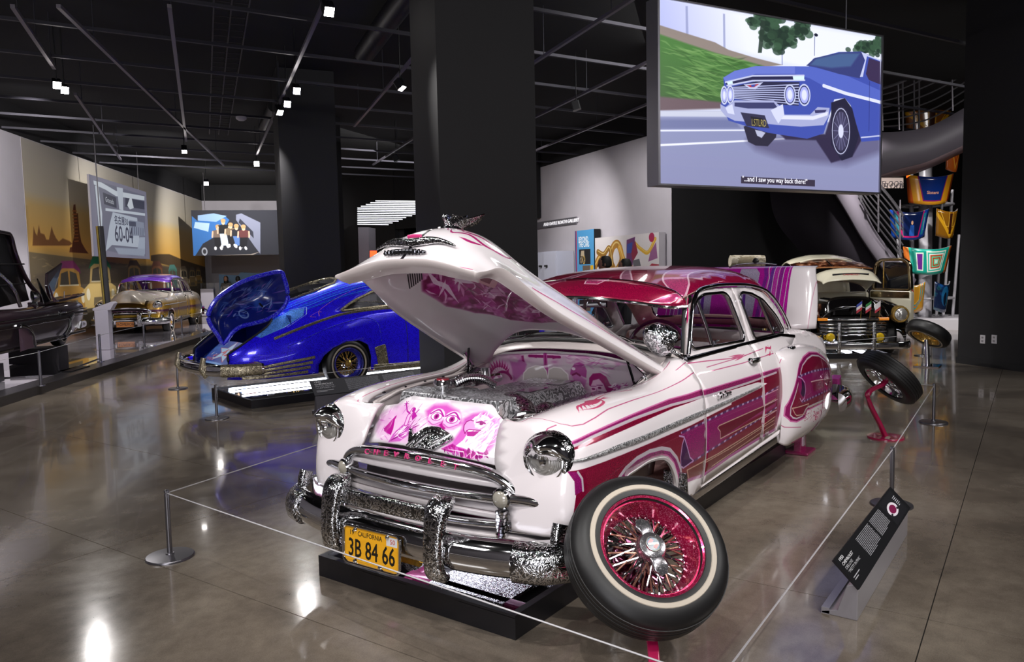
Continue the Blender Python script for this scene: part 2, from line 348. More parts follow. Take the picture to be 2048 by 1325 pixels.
def panel(name, outline, fn, mat, par, holes=(), h=.04, thick=.0, uvf=None, mirror=False, smooth=True, flip=False):
 """a sheet cut to an outline in surface coordinates and laid on the surface fn(a, b)"""
 V2, F = cdt(outline, holes, h); V = np.array([fn(a, b) for a, b in V2]); uv = [uvf(a, b) for a, b in V2] if uvf else None
 if mirror: V = V * np.array((1, -1, 1))
 if flip ^ mirror: F = [f[::-1] for f in F]
 o = ob(name, V, F, mat, par, smooth, uv)
 if thick: solid(o, thick)
 return o
def frames(P, closed=False):
 P = np.array(P, float); n = len(P); T = np.empty_like(P)
 for i in range(n):
  a = P[(i - 1) % n] if (closed or i > 0) else P[i]; b = P[(i + 1) % n] if (closed or i < n - 1) else P[i]; t = b - a; T[i] = t / (np.linalg.norm(t) + 1e-12)
 return P, T
def sweep_v(P, prof, up=(0, 0, 1), closed=False, scale=None, cap=True):
 """profile (a, b) swept along P; a = sideways (T x up), b = along up"""
 P, T = frames(P, closed); n = len(P); m_ = len(prof); up = np.array(up, float); V = []
 for i in range(n):
  s_ = np.cross(T[i], up); L = np.linalg.norm(s_)
  if L < 1e-4: s_ = np.cross(T[i], (.3, .9, .1)); L = np.linalg.norm(s_)
  s_ /= L; u_ = np.cross(s_, T[i]); k = 1 if scale is None else scale[i]
  kk = (k, k) if np.isscalar(k) else k
  for a, b in prof: V.append(P[i] + s_ * a * kk[0] + u_ * b * kk[1])
 F = []
 for i in range(n if closed else n - 1):
  for j in range(m_): a = i * m_ + j; b = i * m_ + (j + 1) % m_; c = ((i + 1) % n) * m_ + (j + 1) % m_; d = ((i + 1) % n) * m_ + j; F.append((a, b, c, d))
 if cap and not closed: F.append(tuple(range(m_))); F.append(tuple(range((n - 1) * m_, n * m_))[::-1])
 return V, F
def circ(r, n=10, ry=None): return [(r * cos(t), (ry or r) * sin(t)) for t in np.linspace(0, 2 * pi, n, endpoint=False)]
def rrect(w_, h_, r, n=3):
 out = []
 for cx, cy, a0 in ((w_/2-r, h_/2-r, 0), (-w_/2+r, h_/2-r, 90), (-w_/2+r, -h_/2+r, 180), (w_/2-r, -h_/2+r, 270)):
  for k in range(n + 1): a = R(a0 + 90 * k / n); out.append((cx + r * cos(a), cy + r * sin(a)))
 return out
def sweep(name, P, prof, mat, par=None, up=(0, 0, 1), closed=False, scale=None, smooth=True, mirror=False):
 V, F = sweep_v(P, prof, up, closed, scale); V = np.array(V)
 if mirror: V = V * np.array((1, -1, 1)); F = [f[::-1] for f in F]
 o = ob(name, V, F, mat, par, smooth); return autos(o) if smooth else o
def tube(name, P, r, mat, par=None, n=8, closed=False, mirror=False, scale=None):
 return sweep(name, P, circ(r, n), mat, par, closed=closed, mirror=mirror, scale=scale)
class MB:
 """collects simple solids that belong to ONE part"""
 def __init__(s): s.V = []; s.F = []
 def add(s, V, F): b = len(s.V); s.V += [tuple(v) for v in V]; s.F += [tuple(i + b for i in f) for f in F]; return s
 def box(s, c, d, rot=None):
  V = [Vector((x * d[0] / 2, y * d[1] / 2, z * d[2] / 2)) for x in (-1, 1) for y in (-1, 1) for z in (-1, 1)]
  if rot is not None: V = [rot @ v for v in V]
  return s.add([v + Vector(c) for v in V], [(0, 1, 3, 2), (4, 6, 7, 5), (0, 4, 5, 1), (2, 3, 7, 6), (0, 2, 6, 4), (1, 5, 7, 3)])
 def tube(s, P, r, n=8, closed=False, scale=None): return s.add(*sweep_v(P, circ(r, n), closed=closed, scale=scale))
 def sweep(s, P, prof, **k): return s.add(*sweep_v(P, prof, **k))
 def lathe(s, prof, n=24, M=None, a0=0, a1=2 * pi): V, F = lathe_v(prof, n, a0, a1); return s.add([M @ Vector(v) for v in V] if M else V, F)
 def build(s, name, mat, par=None, smooth=True, ang=35):
  o = ob(name, s.V, s.F, mat, par, smooth); return autos(o, ang) if smooth else o
def lathe_v(prof, n=24, a0=0, a1=2 * pi):
 full = abs(a1 - a0 - 2 * pi) < 1e-6; V = []; F = []; m_ = len(prof); k = n if full else n + 1
 for i in range(k):
  a = a0 + (a1 - a0) * i / n
  for r, z in prof: V.append((r * cos(a), r * sin(a), z))
 for i in range(n):
  for j in range(m_ - 1): a = i * m_ + j; b = ((i + 1) % k) * m_ + j; F.append((a, b, b + 1, a + 1))
 return V, F
def lathe(name, prof, mat, par=None, n=24, M=None, smooth=True, ang=35):
 V, F = lathe_v(prof, n)
 if M is not None: V = [M @ Vector(v) for v in V]
 o = ob(name, V, F, mat, par, smooth); return autos(o, ang) if smooth else o
def box(name, c, d, mat, par=None, rot=None, bv=0.):
 o = MB().box(c, d, rot).build(name, mat, par, smooth=False)
 if bv: bev(o, bv)
 return o
def prism(name, outline, fn0, fn1, mat, par=None, smooth=False):
 """outline (a,b) extruded between the placements fn0 and fn1"""
 n = len(outline); V = [fn0(a, b) for a, b in outline] + [fn1(a, b) for a, b in outline]
 F = [tuple(range(n))[::-1], tuple(range(n, 2 * n))] + [(i, (i + 1) % n, n + (i + 1) % n, n + i) for i in range(n)]
 return ob(name, V, F, mat, par, smooth)
def axis_m(loc, z, x=None):
 z = Vector(z).normalized(); x = Vector(x) if x else (Vector((0, 0, 1)) if abs(z.z) < .9 else Vector((1, 0, 0))); y = z.cross(x).normalized(); x = y.cross(z)
 m_ = Matrix((x, y, z)).transposed().to_4x4(); m_.translation = loc; return m_
def frame_m(o, x, y):
 x = Vector(x).normalized(); y = Vector(y); y = (y - x * y.dot(x)).normalized(); z = x.cross(y); m_ = Matrix((x, y, z)).transposed().to_4x4(); m_.translation = o; return m_
def thing(name, label, cat, loc=(0, 0, 0), rz=0., group=None):
 o = bpy.data.objects.new(name, None); o.empty_display_size = .2; COL.objects.link(o); o.location = loc; o.rotation_euler = (0, 0, rz)
 o['label'] = label; o['category'] = cat
 if group: o['group'] = group
 return o
def tag(o, label, cat, group=None):
 o['label'] = label; o['category'] = cat
 if group: o['group'] = group
 return o
def struct(o): o['kind'] = 'structure'; return o
def copy_tree(o, par=None):
 c = o.copy(); COL.objects.link(c); c.parent = par
 for ch in o.children: copy_tree(ch, c)
 return c
def arcpts(c, r, a0, a1, n, f): return [f(c[0] + r * cos(R(a)), c[1] + r * sin(R(a))) for a in np.linspace(a0, a1, n)]
# ================================================================ setting
M_floor = None
def floor_mat():
 s = NT('polished_concrete'); co = s.coord('Generated'); tc = s.n('ShaderNodeNewGeometry'); mp = s.n('ShaderNodeMapping'); s.l(tc.outputs['Position'], mp.inputs[0]); co = mp.outputs[0]
 a = s.n('ShaderNodeTexNoise', i_Scale=.55, i_Detail=6., i_Roughness=.6, i_Distortion=1.2); b = s.n('ShaderNodeTexNoise', i_Scale=9., i_Detail=8., i_Roughness=.7); c = s.n('ShaderNodeTexNoise', i_Scale=160., i_Detail=2.)
 for x in (a, b, c): s.l(co, x.inputs['Vector'])
 A = s.ramp(a.outputs[0], [(.3, lin('5e554d')), (.5, lin('7a6f63')), (.72, lin('94897b'))])
 B = s.ramp(b.outputs[0], [(.35, (.72, .72, .72)), (.6, (1., 1., 1.)), (.75, (1.08, 1.07, 1.05))]); Cc = s.ramp(c.outputs[0], [(.35, (.86, .86, .86)), (.6, (1.03, 1.03, 1.03))])
 s.l(s.mix(.8, s.mix(.8, A, B, 'MULTIPLY'), Cc, 'MULTIPLY'), s.b.inputs['Base Color'])
 r = s.n('ShaderNodeMapRange'); r.inputs[1].default_value = .3; r.inputs[2].default_value = .7; r.inputs[3].default_value = .09; r.inputs[4].default_value = .2; s.l(a.outputs[0], r.inputs[0]); s.l(r.outputs[0], s.b.inputs['Roughness'])
 w_ = s.n('ShaderNodeTexNoise', i_Scale=2.2, i_Detail=3.); s.l(co, w_.inputs['Vector']); s.bump(w_.outputs[0], .06, .02)
 s.set(Specular_IOR_Level=.62, Coat_Weight=.35, Coat_Roughness=.04); return s.m
M_floor = floor_mat()
M_joint = pm('joint_filler', '2e2a26', .7)
fl = ob('floor', [(-34, -36, -.006), (8, -36, -.006), (8, 10, -.006), (-34, 10, -.006)], [(0, 1, 2, 3)], M_joint, smooth=False); struct(fl)
base = None; ang = R(1.6)
for i in range(-22, 5):
 for j in range(-9, 3):
  # saw-cut slabs: 1.5 m by 4.2 m, joints 5 mm wide
  x0 = 1.05 + i * 1.5; y0 = -2.1 + j * 4.2 + (0 if i % 2 else 0)
  if not (-34 < x0 < 6.5 and -36 < y0 < 6): continue
  w2, h2 = .7475, 2.0975
  if base is None:
   o = MB().box((0, 0, -.0025), (2 * w2, 2 * h2, .005)).build('slab', M_floor, fl, smooth=False); base = o
  else: o = base.copy(); COL.objects.link(o); o.parent = fl
  cx, cy = x0 + .75, y0 + 2.1; o.location = (1.05 + (cx - 1.05) * cos(ang) - (cy - 2.1) * sin(ang), 2.1 + (cx - 1.05) * sin(ang) + (cy - 2.1) * cos(ang), 0); o.rotation_euler = (0, 0, ang)
M_black = pm('black_paint', '0a090d', .75, noise=.2, nscale=3)
M_ceil = pm('ceiling_black', '040407', .9, noise=.3, nscale=2)
M_white = pm('white_wall', 'b9b4bb', .8, noise=.03, nscale=2)
M_dgrey = pm('charcoal_paint', '0b090e', .7, noise=.1, nscale=3)
struct(ob('ceiling', [(-34, -36, 5.7), (8, -36, 5.7), (8, 10, 5.7), (-34, 10, 5.7)], [(0, 3, 2, 1)], M_ceil, smooth=False))
def wall(name, p, q, z0, z1, mat, th=.2, side=1):
 p = Vector((*p, 0)); q = Vector((*q, 0)); d = (q - p).normalized(); n = Vector((-d.y, d.x, 0)) * th * side
 V = [p, q, q + n, p + n]; V = [Vector((v.x, v.y, z)) for z in (z0, z1) for v in V]
 return struct(ob(name, V, [(0, 1, 2, 3), (7, 6, 5, 4), (0, 4, 5, 1), (1, 5, 6, 2), (2, 6, 7, 3), (3, 7, 4, 0)], mat, smooth=False))
# left wall behind the stage with the printed mural
WL0, WL1 = Vector((6., -7.2)), Vector((-16.17, -28.6))
wall('wall_left', WL0, WL1, 0, 5.0, M_white, side=1)
wall('wall_back', WL1, (-20.5, -24.8), 0, 5.0, M_white, side=1)
wall('trim_1', WL0 + Vector((.05, .05)), WL1 + Vector((.1, .1)), 5.0, 5.7, M_black, .3)
wall('trim_2', (-16.1, -28.5), (-20.5, -24.7), 5.0, 5.7, M_black, .3)
# far dark wall behind the columns, with the soffit over the opening to the next gallery
wall('wall_far', (-20.4, -24.7), (-18.6, -18.9), 0, 5.7, M_black, side=-1)
wall('wall_gallery', (-18.6, -18.9), (-25., -21.5), 0, 5.7, M_dgrey, side=-1)
wall('trim_3', (-18.6, -18.9), (-17.9, -11.6), 3.35, 5.7, M_black, side=-1)
wall('wall_gallery_back', (-31., -24.), (-26., -12.), 0, 5.7, M_black, side=-1)
# right: white wall then black wall
WR = lambda t: (-17.683 + .4903 * t, -11.381 + .8716 * t)
wall('wall_right', WR(-1.2), WR(6.85), 0, 5.0, M_white, side=1)
wall('trim_4', WR(-1.3), WR(6.85), 5.0, 5.7, M_black, .3)
wall('wall_black', WR(6.85), (-27., 1.75), 0, 5.7, M_black, side=1); wall('wall_stair', (-27., 1.75), (-20., 9.8), 0, 5.7, M_black, side=1)
# the hall behind the camera, plain grey walls
M_hall = pm('grey_hall_wall', '8a868c', .8)
wall('wall_front', (7.8, -9.), (7.8, 9.8), 0, 5.7, M_hall); wall('wall_side', (7.8, 9.8), (-17., 9.8), 0, 5.7, M_hall); wall('wall_side_2', (-17., 9.8), (-12.2, 1.4), 0, 5.7, M_black)
# columns
def column(name, c, d1, w1, w2):
 d1 = Vector((*d1, 0)).normalized(); d2 = Vector((d1.y, -d1.x, 0)); c = Vector((*c, 0))
 # c is the corner nearest the camera, d1 runs along the front face, d2 backwards along the left face
 P = [c, c + d1 * w1, c + d1 * w1 - d2 * w2, c - d2 * w2]
 V = [Vector((v.x, v.y, z)) for z in (0, 5.7) for v in P]
 o = ob(name, V, [(0, 3, 2, 1), (4, 5, 6, 7), (0, 1, 5, 4), (1, 2, 6, 5), (2, 3, 7, 6), (3, 0, 4, 7)], M_dgrey, smooth=False); struct(o)
 # recessed plinth line
 bb = [p for p in P]; cen = sum(bb, Vector()) / 4
 Vb = [Vector(((p.x - cen.x) * 1.02 + cen.x, (p.y - cen.y) * 1.02 + cen.y, z)) for z in (0, .1) for p in bb]
 ob('plinth', Vb, [(4, 5, 6, 7), (0, 1, 5, 4), (1, 2, 6, 5), (2, 3, 7, 6), (3, 0, 4, 7)], M_black, o, smooth=False)
 return o
DA = (-.848, .53)
column('column_1', (-2.70, -2.77), DA, 1.1, 1.0)
column('column_2', (-6.35, -10.15), DA, 1.12, 1.1)
column('column_3', (-9.3, -13.6), DA, 1.3, 1.0)
COLR = column('column_4', (-9.3, 2.75), (-.63, -.776), 2.06, -1.3)
# the stage along the left wall: steel border, glossy white top
M_stage = pm('glossy_white_stage', 'c4bdc8', .06, coat=1.); M_steel = pm('brushed_steel', '6f6c70', .28, .9, noise=.08, nscale=20); M_lip = pm('stage_lip', '4b4847', .35, .5)
E0, E1 = Vector((2.2, -5.85)), Vector((-11.5, -18.85)); dE = (E1 - E0).normalized(); nE = Vector((dE.y, -dE.x)) * -1
if nE.dot(WL1 - E1) < 0: nE = -nE
st = struct(bpy.data.objects.new('trim_stage', None)); COL.objects.link(st)
def strip(name, a, b, z0, z1, mat):
 P = [E0 + nE * a, E1 + nE * a, E1 + nE * b, E0 + nE * b]; V = [(p.x, p.y, z) for z in (z0, z1) for p in P]
 return ob(name, V, [(0, 1, 2, 3), (7, 6, 5, 4), (0, 4, 5, 1), (1, 5, 6, 2), (2, 6, 7, 3), (3, 7, 4, 0)], mat, st, smooth=False)
strip('fascia', 0, .03, 0, .125, M_lip); strip('border', .03, .36, 0, .12, M_steel); strip('stage_top', .362, 12., 0, .118, M_stage)
# mural printed on the left wall --------------------------------------------------
def on_left(s_, z): p = WL0 + (WL1 - WL0).normalized() * s_; n = Vector((-.68, .73)) * -.012; return Vector((p.x, p.y, z))
# ---- printed and projected pictures on the walls -------------------------------
def fpt(F, a, b, c=0.):
 O, X, Z = FR[F]; X = Vector(X); Z = Vector(Z); return Vector(O) + X * a + Z * b + X.cross(Z) * c
def board(name, cv, F, x0, y0, x1, y1, th, mat, par=None, edge=None, off=0.):
 """a real panel on the plane F (metres along, metres up), th thick, its picture on the front"""
 V = [fpt(F, a, b, c + off) for c in (0, -th) for a, b in ((x0, y0), (x1, y0), (x1, y1), (x0, y1))]
 uv = [cv.uv(a, b) for a, b in ((x0, y0), (x1, y0), (x1, y1), (x0, y1))] * 2
 o = ob(name, V, [(0, 1, 2, 3), (7, 6, 5, 4), (0, 4, 5, 1), (1, 5, 6, 2), (2, 6, 7, 3), (3, 7, 4, 0)], [mat, edge or M_black], par, False, uv)
 for p in list(o.data.polygons)[1:]: p.material_index = 1
 return o
# harbour mural
c = CV(14.7, 0, 30.8, 5.0, 1500, '9c8454')
c.poly([(14.7, 3.4), (30.8, 3.4), (30.8, 5), (14.7, 5)], 'b7ab90', 1, 3, grad=((20, 3.2), (20, 5), 'a9a39a'))
c.poly([(14.7, 2.35), (30.8, 1.9), (30.8, 3.6), (14.7, 3.6)], 'dda444', 1, 30, grad=((20, 2.2), (20, 3.9), 'b9a478'))
c.poly([(14.7, 0), (30.8, 0), (30.8, 2.0), (22, 2.05), (14.7, 2.3)], '6a5c42', 1, 2, grad=((20, 2.3), (20, 1.), '4a4132'))
c.strokes([(14.7, 0.6), (30.8, .6), (30.8, 1.95), (14.7, 2.2)], 500, .35, .03, ['8f7d5c', '3b3328', 'a08a60'], 0, .15, 3, .5)
c.poly([(14.918,2.47),(15.034,2.916),(15.104,2.762),(15.182,2.703),(15.307,2.965),(15.361,2.776),(15.564,2.754),(15.651,2.628),(15.793,2.634),(15.987,2.974),(16.072,2.813),(16.201,2.685),(16.339,2.607),(16.582,2.702),(16.967,2.65),(17.16,2.588),(16.949,2.527),(14.915,2.454)], '6b3f1c', .85, 3)
c.poly([(17.16,2.588),(17.328,2.878),(17.326,3.514),(17.378,3.642),(17.497,3.663),(17.511,3.422),(17.622,3.431),(17.626,3.18),(17.65,2.894),(17.732,2.646),(17.949,2.471),(18.153,2.348),(16.922,2.352),(16.981,2.476),(17.106,2.498)], '5a2a10', .95, 2)
for k in range(10):
 a = [(17.326,3.514),(17.726,2.609)]; y = a[0][1] + (a[1][1] - a[0][1]) * (k + .5) / 10; c.line([(a[0][0] - .05, y), (a[0][0] + .22, y + .02)], .03, 'a8642c')
c.poly([(23.491,2.416),(24.368,2.484),(25.617,2.515),(27.665,2.299),(30.913,2.058),(30.843,1.705),(27.594,1.926),(23.459,2.231)], '40301e', .9, 3)
c.poly([(14.944,1.745),(18.436,2.112),(20.436,1.977),(24.3,2.102),(30.89,1.94),(30.802,1.505),(27.52,1.532),(20.329,1.322),(14.898,1.429)], '4b4032', .8, 8)
c.poly([(14.7, -1), (30.8, -1), (30.8, .95), (27, .75), (22, .35), (14.7, .2)], '7d5b3c', 1, 10)
def oldcar(x, z, k, body, roof):
 # painted vintage car front three-quarter, k metres high
 P = lambda L: [(x + a * k, z + b * k) for a, b in L]
 c.poly(P([(-.9, -.15), (-.95, .25), (-.55, .42), (.5, .42), (.9, .3), (.95, -.15)]), body, 1, 2); c.poly(P([(-.6, .4), (-.5, .75), (-.3, .92), (.3, .95), (.55, .78), (.62, .4)]), body, 1, 2)
 c.poly(P([(-.62, .7), (-.35, .98), (.3, 1.0), (.6, .82), (.66, .7), (.3, .82), (-.3, .82)]), roof, 1, 2); c.poly(P([(-.48, .44), (-.4, .7), (-.05, .76), (-.02, .44)]), '4a4438', 1, 1.5); c.poly(P([(.05, .44), (.05, .76), (.4, .7), (.5, .44)]), '4a4438', 1, 1.5)
 c.line(P([(-.5, .43), (.5, .43)]), .03 * k, 'd9cfae'); c.ell(P([(-.7, .15)])[0], .1 * k, .13 * k, 'e2d9bd'); c.ell(P([(.7, .12)])[0], .1 * k, .13 * k, 'e2d9bd')
 c.poly(P([(-.45, -.1), (-.4, .08), (.4, .08), (.45, -.1)]), '6d6048', 1, 1.5)
A = [(16.802,1.382),(18.887,1.457),(21.727,1.579),(24.069,1.559),(25.909,1.544),(27.377,1.572),(28.618,1.604),(29.562,1.663)]
for i, (kk, b_, r_) in enumerate(((1.15, 'b98c3e', '7a2a5c'), (1.3, 'c9ad6c', '1f7a4c'), (1.0, '8c6c3c', '4a3428'), (1.05, '8a5a3a', '6a4030'), (.9, '3f6a5c', '4a7a70'), (.8, 'b9a888', '80705a'), (.7, '9a8050', '605040'), (.6, 'b08a40', '6a5030'))):
 oldcar(A[i][0], A[i][1] - .35 * kk, kk, b_, r_)
mm = imgmat('harbour_mural_print', c, .7)
tag(board('wall_mural', c, 'left', 14.7, .12, 30.75, 4.98, .012, mm, edge=M_white, off=.02), 'huge sepia harbour mural with painted vintage cars covering the left wall', 'mural')
# white projection cloth with the licence plate picture
q = [(17.007,4.392),(21.512,4.433),(21.503,2.138),(16.98,2.341)]
x0, x1, y0, y1 = (q[0][0]+q[3][0])/2, (q[1][0]+q[2][0])/2, (q[2][1]+q[3][1])/2, (q[0][1]+q[1][1])/2
c = CV(x0, y0, x1, y1, 700, '8d8ba0')
F_ = lambda L, col, al=1, s_=2: c.poly(L, col, al, s_)
F_([(17.272,4.271),(17.517,4.308),(21.329,4.28),(21.118,2.33),(19.861,2.302),(17.448,2.446),(17.375,3.406)], '77798e', 1, 4)
F_([(17.273,4.279),(17.833,4.291),(18.881,4.168),(21.325,4.258),(21.302,4.122),(18.856,4.014),(18.087,4.12),(17.292,4.175)], 'e3ecf7')
F_([(17.359,4.148),(17.586,4.173),(17.743,3.434),(17.688,3.087),(17.454,3.055)], 'dfe9f5'); F_([(17.884,4.026),(18.85,3.975),(18.851,3.672),(17.926,3.703)], '3a3d52'); F_([(19.598,4.048),(21.296,4.087),(21.252,3.832),(19.552,3.77)], '3e4156')
F_([(18.952,4.289),(19.446,4.305),(19.368,3.638),(19.054,3.651)], 'd5deec'); F_([(19.991,4.086),(20.139,4.093),(20.283,3.792),(19.93,3.723),(19.725,3.824)], 'e8f0fa'); F_([(18.004,3.601),(21.293,3.709),(21.278,3.623),(17.992,3.527)], 'dbe5f2')
F_([(18.526,3.532),(20.527,3.506),(20.67,2.589),(18.323,2.586),(17.809,2.384),(18.217,3.138)], 'ccd6e6', 1, 3); F_([(19.82,3.396),(21.115,3.402),(21.168,2.985),(19.966,2.927)], '9aa3b8'); F_([(19.757,3.353),(20.387,3.375),(20.387,3.232),(19.79,3.216)], '4a4f66')
F_([(20.666,2.919),(21.161,2.942),(21.066,2.392),(20.349,2.456)], 'b7c2d6', 1, 6); F_([(18.511,2.517),(21.095,2.561),(20.993,2.327),(18.786,2.335)], 'aab4c8', 1, 6)
for k in range(7): g = [(19.843,3.199),(19.809,2.998),(21.016,3.187),(20.98,2.976)]; c.line([(g[0][0] + (g[2][0]-g[0][0])*k/6, g[0][1]), (g[1][0] + (g[3][0]-g[1][0])*k/6, g[1][1])], .05, '555a72')
g = [(18.559,2.689),(18.731,3.246),(18.034,3.786)]
c.text('60-04', g[0][0], g[0][1] + .02, .46, '3c3f58', sx=.98, bold=.008); c.text('名古屋30', g[1][0] - .12, g[1][1] - .02, .19, '3c3f58', sx=1., bold=.004); c.text('Granada', g[2][0], g[2][1], .14, 'e8eef8', ang=-.05, sx=.9)
o = tag(board('projection_screen', c, 'lscreen', x0, y0, x1, y1, .05, imgmat('plate_projection', c, .5, emit=.5), edge=M_white), 'white hanging screen showing a black and white licence plate 60-04 before the mural', 'screen')
tube('cable', [fpt('lscreen', x0 + .6, y1, -.03), fpt('lscreen', x0 + .55, 5.6, -.03)], .012, M_steel, o); tube('cable', [fpt('lscreen', x1 - .6, y1, -.03), fpt('lscreen', x1 - .6, 5.6, -.03)], .012, M_steel, o)
# group photograph in the far corner
q = [(0.342,4.206),(2.899,4.024),(2.864,2.396),(0.345,2.455)]
x0, x1, y0, y1 = q[0][0], q[0][0] + 4.9, q[3][1], q[0][1]
c = CV(x0, y0, x1, y1, 500, '23242c')
F_ = lambda L, col, al=1, s_=1.5: c.poly(L, col, al, s_)
F_([(0.361,3.99),(0.566,3.786),(1.058,4.012),(1.543,4.01),(1.729,3.831),(1.413,3.322),(0.716,2.921),(0.403,2.441),(0.307,2.442)], '2f62a0'); F_([(0.469,3.761),(0.995,3.707),(0.931,3.377),(0.41,3.534)], '9ab4cc'); F_([(0.577,4.014),(1.159,4.088),(1.639,3.984),(1.24,3.757),(0.567,3.811)], '7f9cc0')
F_([(1.983,4.034),(2.181,4.085),(2.881,3.722),(2.826,2.481),(2.616,2.794),(1.974,3.829)], '73778a'); F_([(2.123,3.88),(2.592,3.363),(2.605,3.105),(2.067,3.726)], '2a2c38'); F_([(1.08,2.456),(2.45,2.409),(2.83,2.584),(2.454,2.486)], '8a8078')
c.ell([(0.758,2.614)][0], .11, .16, '8e929c'); c.ell([(0.758,2.614)][0], .06, .09, '2a2a30')
for L, sh, pt in (([(1.289,3.578),(1.265,2.76)], '6a5a50', '14141a'), ([(1.494,3.806),(1.511,2.834)], '18181c', 'b9c8dc'), ([(1.76,3.652),(1.781,2.856)], '70604c', '1a1a20'), ([(1.973,3.599),(2.035,2.828)], '22222a', '5070a8'), ([(2.236,3.571),(2.179,2.748)], '5a3030', '14141a')):
 (a, t), (b, g) = L; h = t - g
 c.poly([(b - .12, g), (a - .15, t - h * .5), (a + .15, t - h * .5), (b + .14, g)], pt, 1, 1.5); c.poly([(a - .17, t - h * .52), (a - .2, t - h * .2), (a, t - h * .14), (a + .2, t - h * .2), (a + .16, t - h * .52)], sh, 1, 1.5); c.ell((a, t - .06), .07, .11, 'c9a58c'); c.ell((a, t), .09, .08, 'b08a60'); c.line([(a-.2, t-h*.25), (a-.22, t-h*.5)], .06, 'c9a58c'); c.line([(a+.2, t-h*.25), (a+.2, t-h*.5)], .06, 'c9a58c'); c.line([(b-.1, g), (b-.1, g-.05)], .09, 'e8e8f0'); c.line([(b+.1, g), (b+.12, g-.05)], .09, 'e8e8f0')
o = tag(board('photo_board', c, 'photo', x0, y0, x1, y1, .06, imgmat('group_photo', c, .9)), 'large hanging photograph of people standing between two cars, far corner', 'picture')
for a in (.5, 4.9): tube('cable', [fpt('photo', x0 + a, y1, -.03), fpt('photo', x0 + a, 5.65, -.03)], .012, M_steel, o)
# the big LED screen over the white car --------------------------------------------
c = CV(0, 0, 3.78, 2.13, 1300, 'dfe4fb')
F_ = lambda L, col, al=1, s_=2., **k: c.poly(L, col, al, s_, **k)
F_([(0,2.119),(1.48,2.088),(3.767,2.078),(3.776,1.755),(2.26,1.564),(-0.002,1.747)], 'eef1ff', 1, 20, grad=((1.2, 2.1), (0, 1.6), 'b7bdf0'))
for a in (235, 490, 640): F_([(p[0], p[1]) for p in [[(0.384,2.069),(0.417,2.073),(0.428,1.729),(0.389,1.734)], [(0.954,2.056),(0.987,2.057),(0.995,1.635),(0.962,1.64)], [(1.912,2.013),(1.933,2.016),(1.943,1.551),(1.922,1.549)]][(a > 300) + (a > 500)]], '8d94c0', .7, 3)
F_([(-0.002,1.806),(0.416,1.754),(0.829,1.705),(1.043,1.64),(1.483,1.588),(1.943,1.551),(1.484,1.469),(0.759,1.574),(-0.002,1.696)], '8e8078', .95, 4)
F_([(-0.002,1.705),(0.416,1.641),(0.83,1.582),(1.334,1.536),(1.635,1.502),(1.534,1.382),(1.044,1.083),(0.925,0.965),(-0.007,0.979)], '4c7c3e', 1, 8, grad=((0, 1.6), (0, .75), '3c5c33'))
c.strokes([(-0.002,1.679),(1.335,1.508),(1.044,1.083),(-0.007,0.997)], 260, .35, .02, ['74a05a', '86ac6a', '35592c', '5d8b4b'], -.12, .12, 5, .45)
F_([(-0.007,0.997),(0.528,1.005),(0.996,1.007),(0.996,0.935),(-0.008,0.833)], '6d5a62', 1, 10)
F_([(-0.008,0.833),(1.045,0.911),(3.799,0.88),(3.823,-0.029),(-0.013,-0.025)], '8f95bd', 1, 4, grad=((0, .85), (0, .0), '8d8fb6'))
F_([(-0.008,0.833),(0.997,0.908),(1.045,0.839),(-0.008,0.769)], 'ccd0e4', 1, 6); F_([(-0.009,0.738),(1.142,0.818),(1.24,0.715),(-0.009,0.626)], '6d73a0', .8, 14)
F_([(-0.009,0.618),(1.489,0.716),(1.489,0.698),(-0.009,0.597)], 'e8ebff', 1, 3); F_([(-0.01,0.453),(0.997,0.545),(1.978,0.639),(1.979,0.62),(0.997,0.522),(-0.011,0.427)], 'eff1ff', 1, 3)
F_([(1.339,0.574),(2.6,0.705),(3.801,0.798),(3.807,0.551),(3.12,0.346),(2.008,0.364),(1.49,0.471)], '5a5578', .75, 40)
r_ = np.random.RandomState(4)
for cx, cy, rx, ry, n in ((700, 130, 130, 60, 60), (780, 250, 120, 90, 90), (930, 210, 60, 60, 40), (1400, 320, 90, 35, 50), (1490, 320, 50, 60, 40)):
 for _ in range(n):
  px, py = cx + rx * r_.randn() * .5, cy + ry * r_.randn() * .5; b_ = (0.02 + .035 * r_.rand())
  x_ = (px - 72) / 1450 * 3.77; t_ = (px - 72) / 1450; top = 5 + t_ * 262; bot = 1212 + t_ * 66; y_ = (bot - py) / (bot - top) * 2.1
  c.ell((x_, y_), b_ * 1.6, b_, ['2e4636', '3c5a44', '22342c'][r_.randint(3)], .8, soft=3)
F_([(1.567,2.063),(1.643,2.054),(1.583,1.662),(1.52,1.655)], '2b3c33', .9, 3); F_([(2.493,1.97),(2.509,1.972),(2.507,1.723),(2.494,1.721)], '8f95b8'); c.ell([(2.525,1.989)][0], .035, .02, '23253a')
BL, BD, BM, CH = '5567c4', '2f3a8a', '4252ae', 'c3c8ea'
F_([(1.899,0.682),(2.712,0.732),(2.82,0.994),(3.371,1.014),(3.409,0.693),(3.235,0.462),(2.832,0.363),(2.546,0.644),(2.005,0.622)], '2c2440', .9, 8)
F_([(1.289,0.737),(1.364,0.557),(1.49,0.518),(1.693,0.519),(1.834,0.64),(1.847,0.717),(1.641,0.722),(1.488,0.824)], '2d2a3e', 1, 3); F_([(1.476,0.712),(1.514,0.64),(1.59,0.617),(1.654,0.686),(1.59,0.701)], 'b9bcd8', 1, 3)
